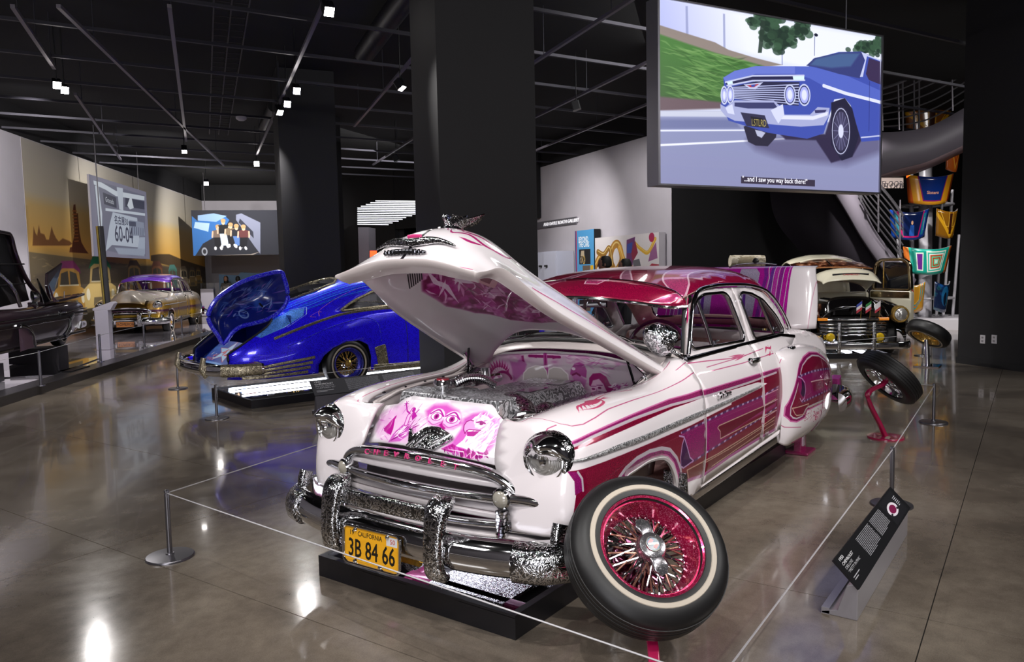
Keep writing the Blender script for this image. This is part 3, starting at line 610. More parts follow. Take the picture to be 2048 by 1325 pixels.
F_([(0.96,1.301),(1.14,1.399),(1.484,1.487),(2.153,1.554),(2.395,1.568),(2.475,1.681),(2.947,1.818),(3.382,1.871),(3.76,1.794),(3.788,0.715),(3.409,0.673),(3.377,0.752),(3.192,1.141),(3.074,1.231),(2.873,1.195),(2.792,0.992),(2.684,0.74),(2.381,0.653),(1.692,0.688),(1.045,0.794),(0.925,0.983),(0.972,1.221)], BM)
F_([(0.96,1.301),(1.14,1.399),(1.484,1.491),(2.153,1.554),(2.341,1.544),(2.154,1.459),(1.484,1.395),(0.996,1.25)], '6b7ad2'); F_([(2.153,1.554),(2.422,1.58),(3.096,1.529),(3.77,1.389),(3.775,1.206),(2.674,1.353),(2.424,1.427),(2.154,1.459)], BL)
F_([(2.354,1.583),(2.502,1.694),(2.976,1.817),(3.382,1.865),(3.472,1.835),(3.36,1.514),(2.953,1.535),(2.531,1.581)], '39407a'); F_([(2.422,1.599),(2.53,1.687),(2.976,1.802),(3.353,1.842),(3.181,1.656),(2.81,1.599)], '4d6a98', .8, 10)
F_([(3.382,1.865),(3.501,1.848),(3.419,1.539),(3.36,1.534),(3.458,1.763)], 'c5cbee'); F_([(3.532,1.801),(3.76,1.774),(3.768,1.471),(3.539,1.51),(3.478,1.585)], '3c2f52'); c.line([(3.472,1.835),(3.76,1.794)], .02, 'c5cbee')
F_([(0.996,1.25),(1.434,1.363),(2.315,1.455),(2.329,1.399),(1.435,1.308),(1.02,1.216)], '2a2a50'); c.line([(0.996,1.25),(1.434,1.367),(2.315,1.455)], .02, CH); c.line([(1.02,1.211),(1.435,1.308),(2.329,1.396)], .02, CH)
F_([(2.115,1.427),(2.321,1.45),(2.321,1.399),(2.129,1.381)], 'd9f2f5'); F_([(1.02,1.252),(1.104,1.278),(1.116,1.243),(1.032,1.223)], 'd9f2f5')
for a in (575, 625, 680, 750, 840): c.line([(x_, y_) for x_, y_ in ((((a - 72) / 1450 * 3.77), .0),)] * 2 if False else [((a - 72) / 1450 * 3.77, 1.255), ((a - 72) / 1450 * 3.77, 1.20)], .012, CH)
F_([(1.116,1.207),(1.485,1.304),(2.236,1.362),(2.226,1.066),(1.948,1.054),(1.117,1.062)], '2c2c4c')
for k in range(8):
 a = [(1.116,1.198),(1.117,1.071),(2.223,1.333),(2.226,1.085)]; c.line([(a[0][0], a[0][1] + (a[1][1]-a[0][1])*k/7), (a[2][0], a[2][1] + (a[3][1]-a[2][1])*k/7)], .013, 'b4bae4')
F_([(1.287,1.249),(1.611,1.306),(1.485,1.208),(1.386,1.203)], CH); F_([(1.336,1.243),(1.548,1.28),(1.46,1.231),(1.398,1.226)], 'b03a4a'); F_([(1.41,1.255),(1.485,1.267),(1.46,1.237),(1.415,1.233)], '3050b0')
for (px, rx, ry) in (([(0.977,1.092)][0], .05, .105), ([(1.073,1.107)][0], .055, .105), ([(2.07,1.19)][0], .098, .125), ([(2.324,1.208)][0], .105, .135)):
 c.ell(px, rx, ry, '3a3f6e'); c.ell(px, rx * .97, ry * .97, 'c9cfee', ring=.02); c.ell(px, rx * .75, ry * .78, 'aab0f2'); c.ell(px, rx * .45, ry * .5, 'e2e6ff', soft=6)
F_([(0.913,0.983),(0.996,0.953),(1.141,1.046),(1.791,1.098),(1.948,1.007),(1.897,0.928),(2.431,0.966),(2.567,1.073),(2.79,1.08),(2.778,0.972),(2.682,0.847),(2.27,0.801),(1.898,0.796),(1.142,0.8),(0.997,0.845),(0.92,0.911)], 'a9aed8')
F_([(1.141,1.019),(1.792,1.07),(1.87,1.001),(1.362,0.963),(1.141,0.973)], '3d3f6c'); F_([(1.923,0.92),(2.486,0.951),(2.763,1.029),(2.75,0.979),(2.487,0.902),(1.923,0.873)], 'e8eaff', .9, 4); F_([(2.512,1.03),(2.735,1.051),(2.707,1.015),(2.527,0.992)], '3b3a68')
F_([(0.996,0.944),(1.105,0.998),(1.142,0.873),(1.033,0.883)], 'd6daf6'); F_([(1.741,0.972),(1.948,1.063),(1.975,0.933),(1.872,0.813),(1.793,0.901)], 'd6daf6'); F_([(1.239,0.908),(1.639,0.9),(1.717,0.746),(1.338,0.749)], '34324e', 1, 3)
F_([(1.4,0.873),(1.601,0.86),(1.628,0.75),(1.438,0.756)], '26242e'); g = [(1.418,0.76)][0]; c.text('LSTLRD', g[0], g[1], .085, 'b8a860', sx=.6, ang=.0); 
F_([(2.818,1.151),(3.074,1.231),(3.222,1.103),(3.362,0.751),(3.235,0.462),(3.032,0.402),(2.827,0.6)], '25233c', 1, 3)
w_ = [(3.01,0.79)][0]; c.ell(w_, .19, .33, '2d2a44'); c.ell(w_, .165, .30, 'b6b9d8', ring=.015); c.ell(w_, .14, .26, '43405f', soft=4)
for k in range(14): a = k * 2 * pi / 14; c.line([w_, (w_[0] + .14 * cos(a), w_[1] + .25 * sin(a))], .012, '807fa8', .7)
c.ell(w_, .05, .09, 'd9dcf6', soft=4); c.line([(2.673,1.357),(3.101,1.292),(3.576,1.251),(3.774,1.231)], .045, 'dfe3ff'); c.line([(3.555,1.492),(3.556,0.824)], .008, '2b3070'); c.line([(3.408,0.73),(3.786,0.777)], .02, 'c0c4e6')
a = [(1.25,0.126),(2.534,0.144),(2.536,0.039),(1.25,0.042)]; c.poly([(a[0][0], a[3][1]), (a[1][0], a[3][1]), (a[1][0], a[0][1]), (a[0][0], a[0][1])], '3a3346', 1, 1.)
c.text('"...and I saw you way back there!"', a[0][0] + .02, a[3][1] + .028, .062, 'f6f6ff', sx=.92, bold=.0015)
for k in range(12): c.line([(0.62 + k * .045, 1.375 + k * .007), (.635 + k * .045, 1.387 + k * .007)], .008, 'aeb6ea') if k < 0 else None
M_led = imgmat('led_picture', c, .3, emit=1.08)
S_ = thing('led_screen', 'giant hanging video screen playing a blue 1960s car on a road', 'screen', (-6.67, -.5, 3.6))
o = board('display', c, 'screen', 0, 0, 3.77, 2.105, .02, M_led); o.parent = S_; o.matrix_parent_inverse = Matrix.Translation((6.67, .5, -3.6))
M_alu = pm('satin_aluminium', '9a98a0', .35, .8)
V = MB(); X_ = Vector(FR['screen'][1]); Nn = X_.cross(Vector((0, 0, 1))); rot_ = Matrix((X_, Nn, Vector((0, 0, 1)))).transposed()
for a, b, w_, h_ in ((1.885, 2.115, 3.83, .02), (1.885, -.012, 3.83, .02), (-.02, 1.05, .03, 2.14), (3.785, 1.05, .03, 2.14)): V.box(fpt('screen', a, b, -.09), (w_, .22, h_), rot_)
V.box(fpt('screen', 1.885, 1.05, -.12), (3.7, .14, 2.06), rot_)
o = V.build('case', M_alu, S_, smooth=False); o.matrix_parent_inverse = Matrix.Translation((6.67, .5, -3.6))
for a in (.5, 3.2):
 o = tube('cable', [fpt('screen', a, 2.12, -.1), fpt('screen', a, 3.05, -.1)], .008, M_alu, S_, 6); o.matrix_parent_inverse = Matrix.Translation((6.67, .5, -3.6))
# light the screen throws into the room
ld = bpy.data.lights.new('screen_glow', 'AREA'); ld.shape = 'RECTANGLE'; ld.size = 3.6; ld.size_y = 1.9; ld.energy = 0; 
# ---- right hand wall: title panel, collage, lettering, cabinets -------------------
q = [(2.439,2.767),(3.531,2.763),(3.568,1.6),(2.577,1.623)]
c = CV(q[0][0], .2, q[1][0], q[1][1], 260, '4f9bd0')
x0, x1, y1 = q[0][0], q[1][0], q[1][1]
c.poly([(x0, .2), (x0 + .05, .2), (x0 + .05, 4), (x0, 4)], '2d3f7c'); c.poly([(x0 + .05, .2), (x0 + .1, .2), (x0 + .1, 4), (x0 + .05, 4)], 'b03a58')
g = [(2.641,2.414),(2.648,2.264),(2.672,2.206),(3.325,1.767),(2.868,1.731),(3.296,1.603)]
kx = (x1 - x0) / .15; c.text('BEYOND', g[0][0], g[0][1] + .01, .15, 'f2f6fb', sx=.48 * kx / 5.4, bold=.004); c.text('THE CARS', g[1][0], g[1][1] + .01, .15, 'f2f6fb', sx=.54 * kx / 6.3, bold=.004)
c.poly([g[2], (g[3][0], g[2][1]), g[3], (g[2][0], g[3][1])], '1c1a1c', 1, 1); a, b = g[2][0], g[3][1]
c.poly([(a + .08, b + .24), (a + .3, b + .24), (a + .3, b + .4), (a + .12, b + .4)], 'b9a78c', 1, 4); c.ell((a + .27, b + .13), .06, .11, 'd8b050', ring=.03); c.ell((a + .11, b + .12), .05, .08, '9a8a70', ring=.03); c.strokes([(a + .02, b + .02), (a + .34, b + .02), (a + .34, b + .25), (a + .02, b + .25)], 20, .08, .015, ['d8b050', '6a6a78', 'e8e0d0'], .6, .8, 2)
c.poly([g[4], (g[5][0], g[4][1]), (g[5][0], .4), (g[4][0], .4)], '6a5a4c'); c.poly([(g[5][0] + .02, g[4][1]), (x1 - .05, g[4][1]), (x1 - .05, g[4][1] - .25), (g[5][0] + .02, g[4][1] - .25)], 'e0b02c')
tag(board('title_board', c, 'rpan', x0, .05, x1, y1, .22, imgmat('title_print', c, .5)), 'tall blue exhibition title panel reading BEYOND THE CARS', 'panel')
q = [(3.588,2.479),(6.665,2.482),(6.658,1.678)]
x0, x1, y1 = q[0][0], q[1][0], (q[0][1] + q[1][1]) / 2 + .02; y0 = .9
c = CV(x0, y0, x1, y1, 520, 'd9d3d4'); H = y1 - y0; Wd = x1 - x0
P = lambda L: [(x0 + a * Wd, y1 - b * H) for a, b in L]
for L, col, wd in (([(0, .5), (.1, .35), (.2, .6), (.3, .2), (.4, .15), (.45, .4), (.35, .6), (.28, .5), (.2, .85)], 'a8762c', .22), ([(.02, .9), (.1, .8), (.3, .75), (.4, .65)], 'c08a30', .1), ([(.05, .25), (.15, .3), (.25, .2), (.3, .5)], '8c6424', .16), ([(.42, .2), (.5, .45), (.6, .55)], 'd8a040', .18), ([(.62, .1), (.75, .25), (.85, .3), (.95, .1)], 'd8a838', .1), ([(.7, .55), (.8, .75), (.95, .95)], 'cf9a34', .2), ([(.55, .6), (.58, .9)], 'b98a2a', .14)):
 c.line(sp([(p[0], p[1]) for p in P(L)], 40), wd, col); c.line(sp([(p[0], p[1] + wd * .2) for p in P(L)], 40), wd * .2, 'f0d890', .7)
for L, col in (([(.53, .08), (.66, .04), (.62, .5), (.52, .55)], '6a3a6c'), ([(.54, .15), (.62, .12), (.6, .3), (.53, .3)], '3a4f9c'), ([(.66, .1), (.7, .3), (.62, .45), (.6, .3)], '8c2f48'), ([(.88, .3), (.96, .15), (.98, .4), (.85, .45)], '96608c'), ([(.8, .6), (.9, .48), (1, .5), (1, .75), (.85, .72)], 'a83a4c'), ([(.82, .62), (.9, .55), (1, .56), (1, .68), (.85, .68)], '3a6cb0'), ([(.55, .7), (.64, .75), (.7, 1), (.56, 1)], '8a4038'), ([(.62, .42), (.72, .4), (.75, .55), (.64, .58)], '6a6a70')): c.poly(P(L), col, 1, 2)
c.ell(P([(.9, .07)])[0], .12, .12, 'a83058'); c.ell(P([(.68, .95)])[0], .15, .2, '22201f')
tag(board('collage_board', c, 'rpan', x0, y0, x1, y1, .2, imgmat('collage_print', c, .5), edge=M_white), 'wide panel printed with gold chains and colourful metal parts on white wall', 'picture')
# lettering strip over the cabinets
q = [(-1.031,3.09),(2.153,3.214),(2.147,3.003)]
x0, x1, y1, y0 = q[0][0], q[1][0], q[1][1], q[2][1]
SG = box('gallery_sign', fpt('right', (x0 + x1) / 2, (y0 + y1) / 2, .03), (x1 - x0, .05, y1 - y0), M_alu, rot=Matrix((Vector(FR['right'][1]), Vector((.8716, -.4903, 0)) * -1, Vector((0, 0, 1)))).transposed()); tag(SG, 'long grey sign strip lettered AND DAYLE ROATH GALLERY', 'sign')
textmesh('lettering', 'AND DAYLE ROATH GALLERY', (y1 - y0) * .5, pm('sign_white', 'e8e6ea', .6, emit='e8e6ea', es=.5), None, frame_m(fpt('right', [(0.069,3.061)][0][0] - .05, y0 + (y1 - y0) * .25, .06), FR['right'][1], (0, 0, 1)), .01, sx=(x1 - [(0.069,3.061)][0][0]) / ((y1 - y0) * .5 * 17.6)).parent = SG
M_cab = pm('cabinet_white', 'c2c4d4', .5)
for i, (a, b) in enumerate(([(-0.796,2.218),(0.978,2.173)], [(1.056,2.218),(1.934,2.176)])):
 t = thing('cabinet', ['white cabinet door partly behind the dark column', 'white cabinet beside the blue title panel'][i], 'cabinet', (0, 0, 0)); z1 = (a[1] + b[1]) / 2
 V = [fpt('right', x, z, d) for d in (.02, .5 + .1 * i) for x, z in ((a[0], 0), (b[0], 0), (b[0], z1), (a[0], z1))]; ob('body', V, [(7, 6, 5, 4)[::-1], (0, 4, 5, 1), (1, 5, 6, 2), (2, 6, 7, 3), (3, 7, 4, 0)], M_cab, t, smooth=False)
 V = [fpt('right', x, z, d) for d in (.505 + .1 * i, .525 + .1 * i) for x, z in ((a[0] + .04, .1), (b[0] - .04, .1), (b[0] - .04, z1 - .05), (a[0] + .04, z1 - .05))]; d_ = ob('door', V, [(7, 6, 5, 4)[::-1], (0, 4, 5, 1), (1, 5, 6, 2), (2, 6, 7, 3), (3, 7, 4, 0)], M_cab, t, smooth=False)
 p_ = fpt('right', b[0] - .25 if i == 0 else a[0] + .25, z1 - .45, .56 + .1 * i); MB().box(p_, (.06, .1, .06)).build('handle', M_black, d_, smooth=False)
# ================================================================ the white and magenta 1950 sedan
CH = chrome(); CHE = chrome('engraved_chrome', .7, 'e4e4e6', 34, .09); CHD = chrome('dark_chrome', 0, '77777c', rough=.1)
PEARL = NT('pearl_white'); PEARL.set(Base_Color=lin('e4dcdf'), Roughness=.25, Coat_Weight=1., Coat_Roughness=.02, Metallic=.0); PEARL = PEARL.m
CREAM = pm('cream_underside', 'bdb3b2', .35, coat=.5); RUB = pm('black_rubber', '101012', .55); TAN = pm('mauve_cloth', 'b88c88', .75, noise=.08, nscale=60)
MAG = flake('magenta_flake', 'a8147c', 'ff8ae0', amt=.5); CRIM = flake('crimson_flake', '8a0a34', 'ff6aa0', amt=.35); PINK = pm('pink_enamel', 'd0387a', .3, coat=.6)
GLS = glass(); ENGS = chrome('spear_chrome', .5, 'e4e4e6', 40, .2); ENGS.node_tree.nodes['Principled BSDF'].inputs['Metallic'].default_value = .6
class Surf:
 """net whose points carry surface coordinates (4th, 5th column); evaluates xyz at given surface coordinates"""
 def __init__(s, N): s.net = Net(N); s.G, s.u, s.v = s.net.grid(140, 90); s.T = s.G[..., 3:5].reshape(-1, 2)
 def __call__(s, a, b):
  k = ((s.T - (a, b)) ** 2).sum(1).argmin(); u, v = s.u[k // len(s.v)], s.v[k % len(s.v)]
  for _ in range(6):
   p = s.net(u, v)[0]; e = np.array((a, b)) - p[3:5]
   if abs(e).max() < 1e-5: break
   h = 1e-3; pu = (s.net(min(u + h, s.net.nu - 1), v)[0] - s.net(u - h if u + h > s.net.nu - 1 else u, v)[0])[3:5] / h; pv = (s.net(u, min(v + h, s.net.nv - 1))[0] - s.net(u, v - h if v + h > s.net.nv - 1 else v)[0])[3:5] / h
   J = np.array((pu, pv)).T
   try: d = np.linalg.solve(J, e)
   except Exception: break
   u = min(max(u + d[0], 0), s.net.nu - 1); v = min(max(v + d[1], 0), s.net.nv - 1)
  return s.net(u, v)[0][:3]
CAR = thing('sedan', 'white 1950 sedan with magenta scallops, hood raised, wheels off, in the foreground', 'car', (0, 0, 0))
# ---- artwork of the flank: coordinates are metres along the car and metres up
W_, MG, CR, PU, BR = 'e4dcdf', 'a01a72', '8e0d38', '4a1a5c', '7a1f2c'
c = CV(-4.15, .22, 1.0, 1.22, 3000, W_, 0.)
def both(fn):
 fn()
F0 = lambda L, col, fl=1., al=1, s_=1.5, **k: c.poly(L, col, al, s_, fl, **k)
LN = lambda L, col='d9b6cc', w_=.006, fl=0., **k: c.line(L, w_, col, 1., fl, **k)
up_ = [(0.703,0.893),(0.249,0.905),(-0.355,0.924),(-0.86,0.91),(-1.481,0.897),(-2.231,0.882)]
lowf = [(0.653,0.766),(0.252,0.754),(-0.134,0.756),(-0.542,0.755),(-1.155,0.772),(-1.83,0.801)]
rear = [(-2.231,0.882),(-2.196,0.742),(-2.123,0.569),(-2.066,0.455)]
bot = [(-2.066,0.455),(-1.666,0.458),(-1.157,0.451),(-0.861,0.434),(-0.724,0.428),(-0.398,0.465)]
fr = [(0.595,0.643),(0.608,0.714),(0.655,0.766)]
spear = [(0.665,0.859),(0.42,0.854),(0.066,0.863),(-0.354,0.875),(-0.724,0.874),(-1.154,0.858),(-1.66,0.843),(-1.849,0.811),(-1.697,0.797),(-1.154,0.783)]
F0(up_ + rear[1:] + bot[1:] + [(-.33, .44), (.26, .44), (.62, .45)] + fr[:1] + [fr[1], fr[2], lowf[0], (.66, .84), spear[0]], CR)
F0(spear + lowf[::-1][1:], W_, 0.)
F0(up_ + [(-2.07,0.859),(-1.481,0.862),(-0.86,0.875),(-0.355,0.891),(0.065,0.891),(0.419,0.882),(0.651,0.872)], MG, 1., grad=(up_[0], up_[2], 'a3306f'))
LN([(0.651,0.872),(0.419,0.882),(0.065,0.891),(-0.355,0.893),(-0.86,0.875),(-1.481,0.862),(-2.07,0.859)], 'b9aeb6', .014)
LN(up_, 'c86aa0', .006)
# arch rings
arch = [(0.301,0.629),(0.277,0.657),(0.218,0.685),(0.108,0.71),(-0.021,0.717),(-0.156,0.705),(-0.256,0.677),(-0.338,0.618),(-0.398,0.543),(-0.429,0.465),(-0.429,0.425)]
F0(arch, 'a3307c', 1.); LN(arch, 'b9aeb6', .02)
F0([(0.255,0.606),(0.231,0.646),(0.109,0.672),(-0.047,0.683),(-0.156,0.674),(-0.234,0.65),(-0.307,0.599),(-0.367,0.518),(-0.398,0.472),(-0.397,0.42)], W_, 0.); LN([(0.255,0.606),(0.231,0.646),(0.109,0.672),(-0.047,0.683),(-0.156,0.674),(-0.234,0.65),(-0.307,0.599),(-0.367,0.518),(-0.398,0.472),(-0.397,0.42)], 'd06aa4', .008)
F0([(0.655,0.766),(0.587,0.755),(0.558,0.722),(0.554,0.659),(0.6,0.644),(0.608,0.714)], MG); LN([(0.587,0.755),(0.558,0.717),(0.551,0.658)], 'b9aeb6', .012)
# inner panels
F0([(-0.376,0.728),(-0.423,0.734),(-0.751,0.739),(-1.448,0.747),(-2.051,0.751),(-2.013,0.623),(-1.45,0.626),(-0.778,0.553),(-0.568,0.549),(-0.507,0.579),(-0.435,0.698)], MG, 1., grad=((-1.0, .6), (-2.1, .6), 'a8266a'))
F0([(-1.315,0.678),(-2.045,0.672),(-2.025,0.621),(-1.348,0.62),(-0.975,0.599),(-0.989,0.623)], 'b03a78', 1., 1, 8)
for L in ([(-0.4,0.738),(-0.724,0.74),(-1.093,0.746),(-1.736,0.74),(-2.085,0.757)], [(-0.556,0.548),(-0.778,0.558),(-1.156,0.572),(-1.701,0.595),(-2.046,0.614)]):
 LN(L, 'a892b8', .012)
 for i in range(len(L) - 1):
  a, b = np.array(L[i]), np.array(L[i + 1]); n = max(2, int(np.hypot(*(b - a)) / .09))
  for k in range(n): LN([a + (b - a) * (k + .1) / n, a + (b - a) * (k + .6) / n], '54285c', .014)
F0([(-0.925,0.673),(-0.946,0.68),(-1.718,0.666),(-2.024,0.678),(-2.012,0.651),(-1.719,0.641),(-0.975,0.599),(-0.963,0.639)], '7d0c34'); LN([(-2.024,0.678),(-1.718,0.669),(-0.946,0.68),(-0.92,0.671),(-0.966,0.639),(-0.969,0.597),(-1.719,0.598),(-2.022,0.596)], 'b9a08c', .007)
F0([(-0.482,0.515),(-0.946,0.51),(-1.702,0.533),(-2.015,0.55),(-2,0.46),(-1.157,0.457),(-0.724,0.444),(-0.518,0.467)], BR); LN([(-0.523,0.464),(-0.487,0.516),(-0.946,0.512),(-1.702,0.534),(-2.023,0.552)], 'b0907c', .008); LN([(-0.737,0.501),(-1.156,0.502),(-1.702,0.521),(-2.007,0.53)], 'b0907c', .006)
LN([(-0.861,0.453),(-1.665,0.491),(-2.016,0.503)], 'b0907c', .006)
F0([(-0.403,0.552),(-0.389,0.599),(-0.404,0.655),(-0.435,0.707),(-0.459,0.673),(-0.507,0.589),(-0.556,0.555),(-0.494,0.549),(-0.434,0.542)], '4c1656'); LN([(-0.372,0.727),(-0.435,0.709),(-0.466,0.662),(-0.514,0.582),(-0.568,0.551),(-0.494,0.545),(-0.434,0.54),(-0.398,0.556),(-0.389,0.609),(-0.409,0.673),(-0.435,0.702)], 'b08cb8', .009)
F0([(-2.03,0.764),(-2.135,0.763),(-2.106,0.572),(-2.049,0.477),(-2.016,0.483),(-2.054,0.632)], 'b07a90', 1., .6, 2)
LN(rear, 'c06aa0', .01); LN(bot, 'a3508c', .02)
for k, L in enumerate(([(-1.774,0.737),(-2.072,0.739)], [(-1.756,0.666),(-2.062,0.669)], [(-1.738,0.582),(-2.055,0.593)])): LN(L, 'c9a4b0', .006)
# pinstripes
PS = 'b8547c'
LN([(.62, 1.12), (.55, 1.0), (.50, .965), (.42, .95), (.32, .955), (.2, .97), (-.3, .985), (-.75, 1.0), (-1.5, .985), (-2.14, .985), (-2.14, 1.04)], PS, .005)
LN([(.80, .90), (.74, .97), (.66, 1.0), (.58, 1.0)], PS, .005); LN([(.9, 1.12), (.7, 1.12), (.3, 1.14), (-.7, 1.14)], PS, .005)
LN([(-0.638,1.067),(-1.014,1.05),(-1.516,1.019),(-2.015,1.031)], PS, .005); LN([(-.95, 1.02), (-1.5, 1.02), (-1.62, 1.03)], PS, .004)
for k in range(4): LN([(-1.40 + .02 * k, 1.01 + .01 * k), (-1.6, 1.02 + .004 * k)], 'c05a80', .007, taper=True)
for a in range(5): LN(sp([(.36 - .03 * a, 1.01), (.30 - .02 * a, 1.05), (.2, 1.03 + .01 * a), (.06, 1.07 - .008 * a)], 12), 'c2436c', .014, taper=True)
LN(sp([(.34, 1.02), (.25, 1.0), (.15, 1.02), (.14, 1.06), (.2, 1.06)], 16), 'c2436c', .012, taper=True); LN(sp([(.2, 1.05), (.0, 1.10), (-.2, 1.08)], 12), 'c2436c', .008)
LN(sp([(-2.0, 1.0), (-2.08, 1.03), (-2.14, 1.02), (-2.2, 1.035)], 12), 'c2436c', .016, taper=True); LN(sp([(-2.0, .99), (-2.06, .985), (-2.12, 1.01)], 12), 'c2436c', .012, taper=True)
c.text('De Luxe', *( [(-0.52,0.824)][0] ), .001, CR) if False else None
ART = imgmat('flank_artwork', c, .22, coat=1., flk=.35)
fuv = lambda x, z: c_fl.uv(x, z)
c_fl = c
# ---- front fender: rows from the hood edge over the crown and down the side; last columns wrap round the nose
GZ = [1.17, 1.07, .97, .88, .79, .64, .5, .34]
def col(gx, rows, gz=GZ, X=None): return [(*( (X if X is not None else gx,) + r if len(r) == 2 else r), gx, g) for r, g in zip(rows, gz)]
FN = [col(-.745, [(.66, 1.10), (.755, 1.085), (.80, 1.045), (.86, .95), (.886, .85), (.895, .68), (.888, .5), (.86, .34)], [1.17, 1.085, 1.03, .94, .85, .68, .5, .34]),
 col(-.60, [(.67, 1.03), (.745, 1.03), (.81, .99), (.868, .90), (.89, .81), (.896, .66), (.888, .5), (.86, .335)], [1.17, 1.08, 1.0, .90, .81, .66, .5, .335]),
 col(-.35, [(.645, .98), (.73, .985), (.815, .955), (.87, .88), (.892, .79), (.896, .64), (.888, .5), (.86, .33)]),
 col(0, [(.605, .975), (.70, .985), (.80, .955), (.865, .88), (.89, .79), (.895, .64), (.887, .5), (.858, .32)]),
 col(.25, [(.57, .965), (.67, .98), (.785, .95), (.855, .875), (.882, .79), (.888, .64), (.88, .5), (.855, .38)]),
 col(.42, [(.54, .945), (.65, .965), (.765, .93), (.835, .865), (.865, .78), (.875, .64), (.868, .52), (.85, .43)]),
 col(.60, [(.505, .505, .93), (.535, .62, .945), (.545, .74, .91), (.555, .80, .85), (.57, .832, .77), (.59, .84, .64), (.60, .84, .53), (.60, .83, .45)]),
 col(.74, [(.53, .475, .92), (.575, .575, .925), (.60, .67, .89), (.61, .70, .84), (.62, .73, .76), (.645, .74, .64), (.655, .74, .53), (.66, .73, .45)]),
 col(.90, [(.49, .405, .925), (.535, .405, .905), (.57, .41, .86), (.60, .42, .80), (.625, .435, .73), (.655, .50, .62), (.67, .55, .52), (.675, .56, .45)])]
FS = Surf(FN)
arch_o = [(0.232,0.601),(0.207,0.645),(0.109,0.658),(-0.02,0.67),(-0.156,0.657),(-0.227,0.635),(-0.288,0.593),(-0.347,0.523),(-0.371,0.466),(-0.374,0.426)]
FO = [(-.745, 1.17), (-.35, 1.17), (0, 1.17), (.4, 1.17), (.9, 1.17), (.9, .9), (.9, .6), (.9, .36), (.75, .36), (.6, .36), (.42, .37), (.36, .42)] + arch_o + [(-.44, .33), (-.745, .34)]
pf = {}
_cache = {}
V2, Ff = cdt(FO, (), .045); Vf = np.array([FS(a, b) for a, b in V2]); uvf_ = [c.uv(a, b) for a, b in V2]
for s_ in (1, -1):
 o = ob('front_fender', Vf * (1, s_, 1), Ff if s_ < 0 else [f[::-1] for f in Ff], ART, CAR, True, uvf_)
 solid(o, .012, -1, CREAM)
# rolled inner rim of the wheel arch
for s_ in (1, -1):
 P_ = [(*FS(a, b),) for a, b in sp(arch_o, 30)]; tube('arch_rim', [(p[0], (p[1] - .012), p[2]) for p in P_], .014, PEARL, CAR, 6, mirror=s_ < 0)
# ---- doors and quarters on one flank surface
ZR = [.30, .335, .40, .52, .70, .85, .95, 1.045, 1.085, 1.2, 1.35, 1.43, 1.47]
YR = [.84, .858, .876, .89, .895, .886, .86, .80, .755, .732, .698, .676, .655]
def flank(x, z, d=0.):
 i = np.interp(z, ZR, range(len(ZR))); y = float(cr(np.array(YR)[:, None], [i])[0, 0])
 if z > 1.085 and x < -2.5: y -= .05 * ((-2.5 - x) / .6) ** 2
 if z > 1.085 and x > -1.15: y -= .03 * ((x + 1.15) / .3) ** 2
 return np.array((x, y + d, z))
def sidepart(name, outline, mat=None, holes=(), h=.05, thick=.02, par=None, d=0.):
 out = []
 for s_ in (1, -1): out.append(panel(name, outline, lambda a, b: flank(a, b, d), mat or ART, par or CAR, holes, h, 0, c.uv, mirror=s_ < 0, flip=True)); solid(out[-1], thick, -1, CREAM)
 return out
rf = lambda L, r=.03, n=4: roundpoly(L, r, n)
def roundpoly(L, r, n=4):
 out = []
 for i in range(len(L)):
  p, a, b = np.array(L[i], float), np.array(L[i - 1], float), np.array(L[(i + 1) % len(L)], float); da, db = np.hypot(*(a - p)), np.hypot(*(b - p)); k = min(r, da * .45, db * .45)
  A, B = p + (a - p) / da * k, p + (b - p) / db * k
  for t in np.linspace(0, 1, n): out.append(tuple((1 - t) ** 2 * A + 2 * t * (1 - t) * p + t * t * B))
 return out
win1 = roundpoly([(-.92, 1.125), (-.985, 1.31), (-1.10, 1.405), (-1.25, 1.44), (-1.60, 1.44), (-1.665, 1.41), (-1.80, 1.105)], .05)
win2 = roundpoly([(-1.985, 1.10), (-1.86, 1.40), (-1.93, 1.43), (-2.12, 1.415), (-2.33, 1.36), (-2.55, 1.23), (-2.68, 1.115), (-2.66, 1.09)], .04)
D1 = sidepart('front_door', [(-.755, .37), (-.755, 1.08), (-.86, 1.09), (-.93, 1.25), (-1.03, 1.39), (-1.2, 1.455), (-1.4, 1.47), (-1.78, 1.468), (-1.84, 1.2), (-1.86, 1.07), (-1.775, .95), (-1.775, .42)], holes=[win1])
D2 = sidepart('rear_door', [(-1.785, .42), (-1.785, .95), (-1.87, 1.07), (-1.85, 1.2), (-1.79, 1.468), (-2.1, 1.46), (-2.4, 1.41), (-2.62, 1.30), (-2.83, 1.10), (-2.79, 1.04), (-2.55, .98), (-2.35, .88), (-2.25, .7), (-2.22, .44)], holes=[win2])
sidepart('rocker_panel', [(-.75, .305), (-.75, .36), (-1.77, .41), (-2.22, .43), (-2.4, .43), (-2.4, .33)], PEARL)
sidepart('quarter_panel', [(-2.36, .88), (-2.56, .985), (-2.80, 1.045), (-2.84, 1.10), (-3.0, 1.10), (-3.3, 1.05), (-3.5, .98), (-3.4, .6), (-2.3, .6)], PEARL, d=-.004)
